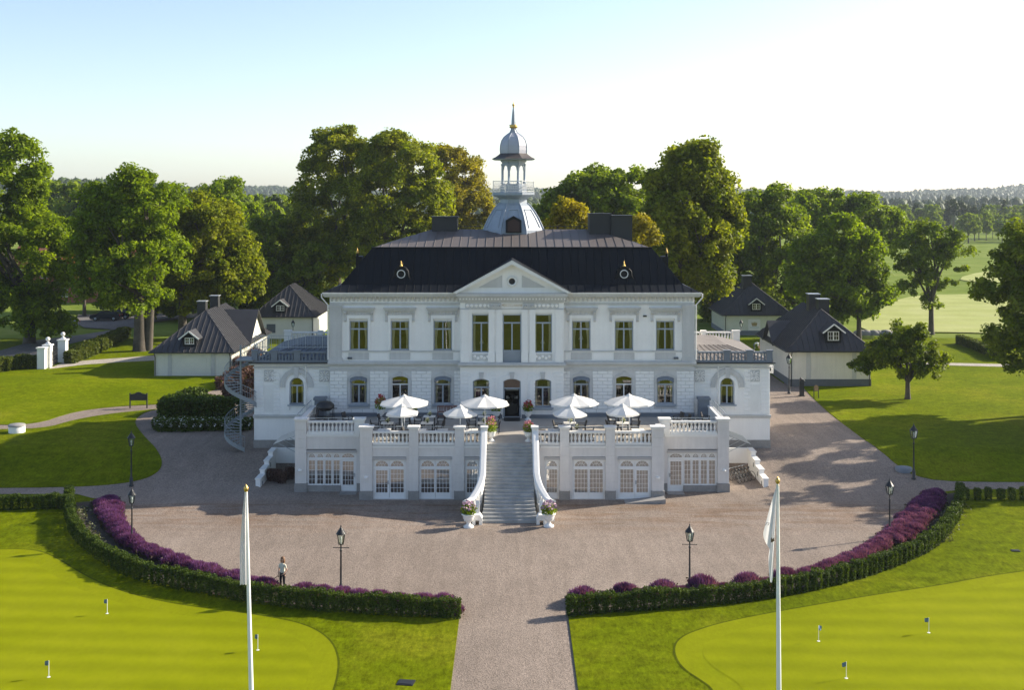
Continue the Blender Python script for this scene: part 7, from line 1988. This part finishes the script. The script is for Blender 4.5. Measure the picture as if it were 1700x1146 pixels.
# planters
def urn(label, x, y, z, s, petal, big=True, rz=0, tall=0.):
    t = thing('flower_urn', label, 'flower urn', (x,y,z), None, rz); t.scale = (s,s,s)
    put('urn', MB().lathe([(.30,0),(.30,.08),(.20,.13),(.11,.22),(.13,.30),(.27,.42),(.34,.60),(.33,.68),(.42,.74),(.42,.79),(.32,.79)],16).data('urn', CAPW), t, (0,0,0))
    P = npr.normal(size=(420,3)); P = unit(P)*(npr.random((420,1))**.4); P = P*np.array([.5,.5,.38+tall])+np.array([0,0,1.02+tall*.6])
    put('leaves', quads_mesh('leaves', leafquads(P, unit(npr.normal(size=P.shape)+np.array([0,0,.5])), .075), LEAF_MID), t, (0,0,0))
    P = unit(npr.normal(size=(150,3))); P[:,2] = np.abs(P[:,2]); P = P*np.array([.46,.46,.48+tall])*(.75+.3*npr.random((150,1)))+np.array([0,0,1.08+tall*.6])
    put('blossoms', quads_mesh('blossoms', leafquads(P, unit(npr.normal(size=P.shape)*.5+np.array([0,-.4,.8])), .065, .9), petal), t, (0,0,0))
MIXP = mat('mauve_petals',(0.50,0.32,0.40),.7,.35,7,0)
p = G(778,876); urn('white urn with mauve flowers at the left foot of the stair', p.x,p.y,0,1.08,MIXP)
p = G(911,875); urn('white urn with mauve flowers at the right foot of the stair', p.x,p.y,0,1.08,MIXP)
urn('pink geranium pot at the left of the stair head', U(815.5,83.9),83.9,FLOOR,.85,PETALP,tall=.35); urn('pink geranium pot at the right of the stair head', U(877.5,83.9),83.9,FLOOR,.85,PETALP,tall=.1)
urn('red flower urn left of the entrance door', U(824,91.9),91.9,FLOOR,.85,PETALR,tall=.15); urn('red flower urn right of the entrance door', U(876.5,91.9),91.9,FLOOR,.85,PETALR,tall=.15)
urn('red flower urn by the wall behind the leftmost parasol', U(632,92.2),92.2,FLOOR,.95,PETALR,tall=.3); urn('red flower urn by the wall right of the leftmost parasol', U(686,92.2),92.2,FLOOR,.85,PETALR,tall=.2)

# bicycles in the right sunken area
def bike():
    t = thing('bicycle','','bicycle',(0,0,0)); W = MB()
    for x in (-.52,.52):
        w = MB(); w.add([], []); pts = [(x+.33*math.cos(a),0,.34+.33*math.sin(a)) for a in [2*math.pi*k/20 for k in range(21)]]; w.tube(pts,.02,5,False)
        o = put('wheel', w.data('wheel', TYRE), t, (0,0,0)); s_ = MB()
        for k in range(8): a = 2*math.pi*k/8; s_.bar((x,0,.34),(x+.31*math.cos(a),0,.34+.31*math.sin(a)),.006)
        put('spokes', s_.data('spokes', STEEL), o, (0,0,0))
    put('frame', MB().tube([(-.52,0,.34),(-.1,0,.34),(.32,0,.78),(-.2,0,.82),(-.1,0,.34)],.022,6).tube([(-.2,0,.82),(-.52,0,.34)],.015,5).tube([(.30,0,.92),(.52,0,.34)],.02,6).data('frame', BLACK), t, (0,0,0))
    put('saddle', MB().lathe([(.03,.84),(.09,.92),(.10,.96),(.001,.98)],8,(-.22,0,0)).data('saddle', BLACK), t, (0,0,0))
    put('handlebar', MB().tube([(.18,-.3,1.02),(.32,-.12,.98),(.32,.12,.98),(.18,.3,1.02)],.015,5).data('handlebar', STEEL), t, (0,0,0))
    return t
b0 = bike()
for k in range(5):
    loc = (16.35+.28*k, 88.3+.42*k*.6, 0.0); lab = 'dark bicycle in the row parked beside the right end of the terrace'
    if k == 0: b0.location = loc; b0.rotation_euler[2] = R(115); b0['label'] = lab; b0['group'] = 'bicycles in the right sunken area'; o = b0
    else: o = dup(b0, loc, R(112+3*k), lab, 'bicycles in the right sunken area')
    o.rotation_euler[0] = R(-8)

# ------------------------------------------------------------------ people
SKIN = mat('skin',(0.50,0.29,0.20),.6,.05,8,0); TEE = mat('beige_tee',(0.55,0.53,0.44),.85,.05,6,0); TROU = mat('black_trousers',(0.012,0.011,0.014),.85,.1,5,0); SHOE = mat('black_shoes',(0.012,0.012,0.012),.5,.1,5,0); HAIR = mat('brown_hair',(0.16,0.075,0.03),.6,.25,12,0); WTEE = mat('white_shirt',(0.75,0.76,0.78),.85,.05,6,0)
def skinned(name, joints, bones, mats, rule, parent, root=0):
    me = bpy.data.meshes.new(name); me.from_pydata([j[:3] for j in joints], bones, [])
    o = bpy.data.objects.new(name, me); COL.objects.link(o)
    o.modifiers.new('skin','SKIN'); s = o.modifiers.new('sub','SUBSURF'); s.levels = 2; s.render_levels = 2
    for v, j in zip(me.skin_vertices[0].data, joints):
        r = j[3]; v.radius = (r, r) if not hasattr(r,'__len__') else r
    me.skin_vertices[0].data[root].use_root = True
    bpy.context.view_layer.update()
    ev = o.evaluated_get(bpy.context.evaluated_depsgraph_get()); m2 = bpy.data.meshes.new_from_object(ev)
    o.modifiers.clear(); o.data = m2; bpy.data.meshes.remove(me)
    m2.materials.clear()
    for m in mats: m2.materials.append(m)
    for f in m2.polygons: f.material_index = rule(f.center); f.use_smooth = True
    o.parent = parent
    return o
def hand(joints, bones, wrist_i, d, side):
    """palm and five bent fingers continuing from the wrist joint, pointing along d"""
    w = Vector(joints[wrist_i][:3]); d = Vector(d).normalized(); s = Vector(side).normalized(); n = d.cross(s)
    pi = len(joints); joints.append((*(w+d*.06),.024)); bones.append((wrist_i,pi))
    for k,(o,l) in enumerate(((-.03,.070),(-.010,.080),(.010,.076),(.028,.060))):
        a = w+d*.095+s*o; i = len(joints); joints += [(*a,.0105),(*(a+d*l*.55+n*.012),.009),(*(a+d*l*.9+n*.035),.007)]; bones += [(pi,i),(i,i+1),(i+1,i+2)]
    a = w+d*.05-s*.04; i = len(joints); joints += [(*a,.011),(*(a+d*.045-s*.012+n*.02),.009)]; bones += [(pi,i),(i,i+1)]
pp = G(469,981)
per = thing('person','woman with shoulder-length brown hair, beige tee and black trousers standing on the gravel','person',(pp.x,pp.y,pp.z),None,R(-25))
J = [(0,0,.96,.125),(0,.0,1.12,.115),(0,-.01,1.30,.135),(0,.0,1.42,.10),(0,-.005,1.50,.052),(0,-.02,1.56,.07),(0,-.025,1.63,.088),(0,-.02,1.71,.07),
     (-.10,0,.90,.10),(-.105,-.02,.50,.068),(-.11,.02,.10,.048),(-.12,-.10,.04,.038),(.10,0,.90,.10),(.105,-.01,.50,.068),(.11,.03,.10,.048),(.13,-.09,.04,.038),
     (-.18,.0,1.38,.062),(-.23,.02,1.10,.042),(-.21,-.08,.88,.030),(.18,0,1.38,.062),(.245,.03,1.12,.042),(.17,-.14,.94,.030)]
Bn = [(0,1),(1,2),(2,3),(3,4),(4,5),(5,6),(6,7),(0,8),(8,9),(9,10),(10,11),(0,12),(12,13),(13,14),(14,15),(2,16),(16,17),(17,18),(2,19),(19,20),(20,21)]
hand(J,Bn,18,(0,-.15,-1),(0,1,0)); hand(J,Bn,21,(-.6,-.5,-.5),(.4,-.6,.3))
def rule(c):
    x,y,z = c
    if z < .07: return 3
    if z < .98 and abs(x) < .19 and not (z > .80 and (abs(x) > .175 or y < -.13)): return 2
    if z > 1.47 or (abs(x) > .17 and z < 1.20) or (z < 1.0 and y < -.12): return 0
    return 1
body = skinned('body', J, Bn, [SKIN,TEE,TROU,SHOE], rule, per)
hm = MB().lathe([(.085,1.44),(.118,1.50),(.122,1.60),(.118,1.70),(.09,1.77),(.03,1.80),(.001,1.805)],14)
hm.v = [(x*1.0, y*1.05+.025, z) for x,y,z in hm.v]
hm.f = [f for f in hm.f if not (sum(hm.v[i][1] for i in f)/len(f) < -.02 and sum(hm.v[i][2] for i in f)/len(f) < 1.725)]; hm.sm = [True]*len(hm.f)
put('hair', hm.data('hair', HAIR), per, (0,0,0))
fc = MB().lathe([(.001,-.03),(.016,-.01),(.012,.03),(.001,.035)],6,(0,-.115,1.615)); put('nose', fc.data('nose', SKIN), per, (0,0,0))
for s in (-1,1): put('eye', MB().lathe([(.001,-.008),(.011,0),(.001,.008)],6,(s*.033,-.102,1.645)).data('eye', BLACK), per, (0,0,0)); put('ear', MB().lathe([(.001,-.03),(.014,0),(.001,.03)],6,(s*.088,0,1.62)).data('ear', SKIN), per, (0,0,0))
put('mouth', MB().box(-.022,.022,-.108,-.10,1.572,1.58).data('mouth', PETALR), per, (0,0,0))
tw_ = tag(MB().tube([(-.19,-.12,.80),(-.28,-.25,.70),(-.36,-.32,.66)],[.012,.02,.012],6).build('garden_shears', mat('olive_tool',(0.12,0.10,0.04),.6,.2,5,0), None, (pp.x,pp.y,pp.z)), 'small tool held low in the standing woman\'s hand', 'tool'); tw_.rotation_euler[2] = R(-25)
# man bending on the lawn behind the right wing
pd = 151.0; px_ = U(1253,pd)
per2 = thing('person','person in a white shirt bending over the lawn behind the right wing','person',(px_,pd,1.42),None,R(70))
J = [(0,.1,.92,.13),(0,-.12,1.08,.13),(0,-.36,1.12,.15),(0,-.48,1.10,.09),(0,-.56,1.06,.055),(0,-.66,1.03,.085),(0,-.73,1.0,.07),
     (-.1,.1,.86,.10),(-.11,.02,.48,.07),(-.11,.12,.09,.05),(-.11,-.02,.04,.04),(.1,.1,.86,.10),(.11,.05,.48,.07),(.11,.16,.09,.05),(.11,.02,.04,.04),
     (-.19,-.40,1.06,.06),(-.21,-.42,.80,.042),(-.16,-.52,.58,.03),(.19,-.40,1.06,.06),(.21,-.44,.80,.042),(.16,-.56,.60,.03)]
Bn = [(0,1),(1,2),(2,3),(3,4),(4,5),(5,6),(0,7),(7,8),(8,9),(9,10),(0,11),(11,12),(12,13),(13,14),(2,15),(15,16),(16,17),(2,18),(18,19),(19,20)]
hand(J,Bn,17,(0,-.2,-1),(1,0,0)); hand(J,Bn,20,(0,-.2,-1),(-1,0,0))
def rule2(c):
    x,y,z = c
    if z < .08: return 3
    if y > -.02: return 2
    if y < -.53 or (z < .78 and y < -.3): return 0
    return 1
skinned('body', J, Bn, [SKIN,WTEE,DGREY,SHOE], rule2, per2)
put('hair', MB().lathe([(.10,.98),(.115,1.04),(.10,1.11),(.05,1.14),(.001,1.15)],12,(0,-.67,0)).data('hair', HAIR), per2, (0,0,0))

# ------------------------------------------------------------------ air: pale even haze around everything
hz = MB().box(-4200,4200,-300,4200,-3,112)
hzm = bpy.data.materials.new('pale_air'); hzm.use_nodes = True; hn = hzm.node_tree; hn.nodes.clear()
ho_ = hn.nodes.new('ShaderNodeOutputMaterial'); pv = hn.nodes.new('ShaderNodeVolumePrincipled'); pv.inputs['Density'].default_value = HAZE = 0.000095
pv.inputs['Color'].default_value = (0.78,0.89,1.0,1); pv.inputs['Anisotropy'].default_value = .3
hn.links.new(pv.outputs[0], ho_.inputs['Volume'])
tag(hz.build('haze', hzm), kind='stuff')
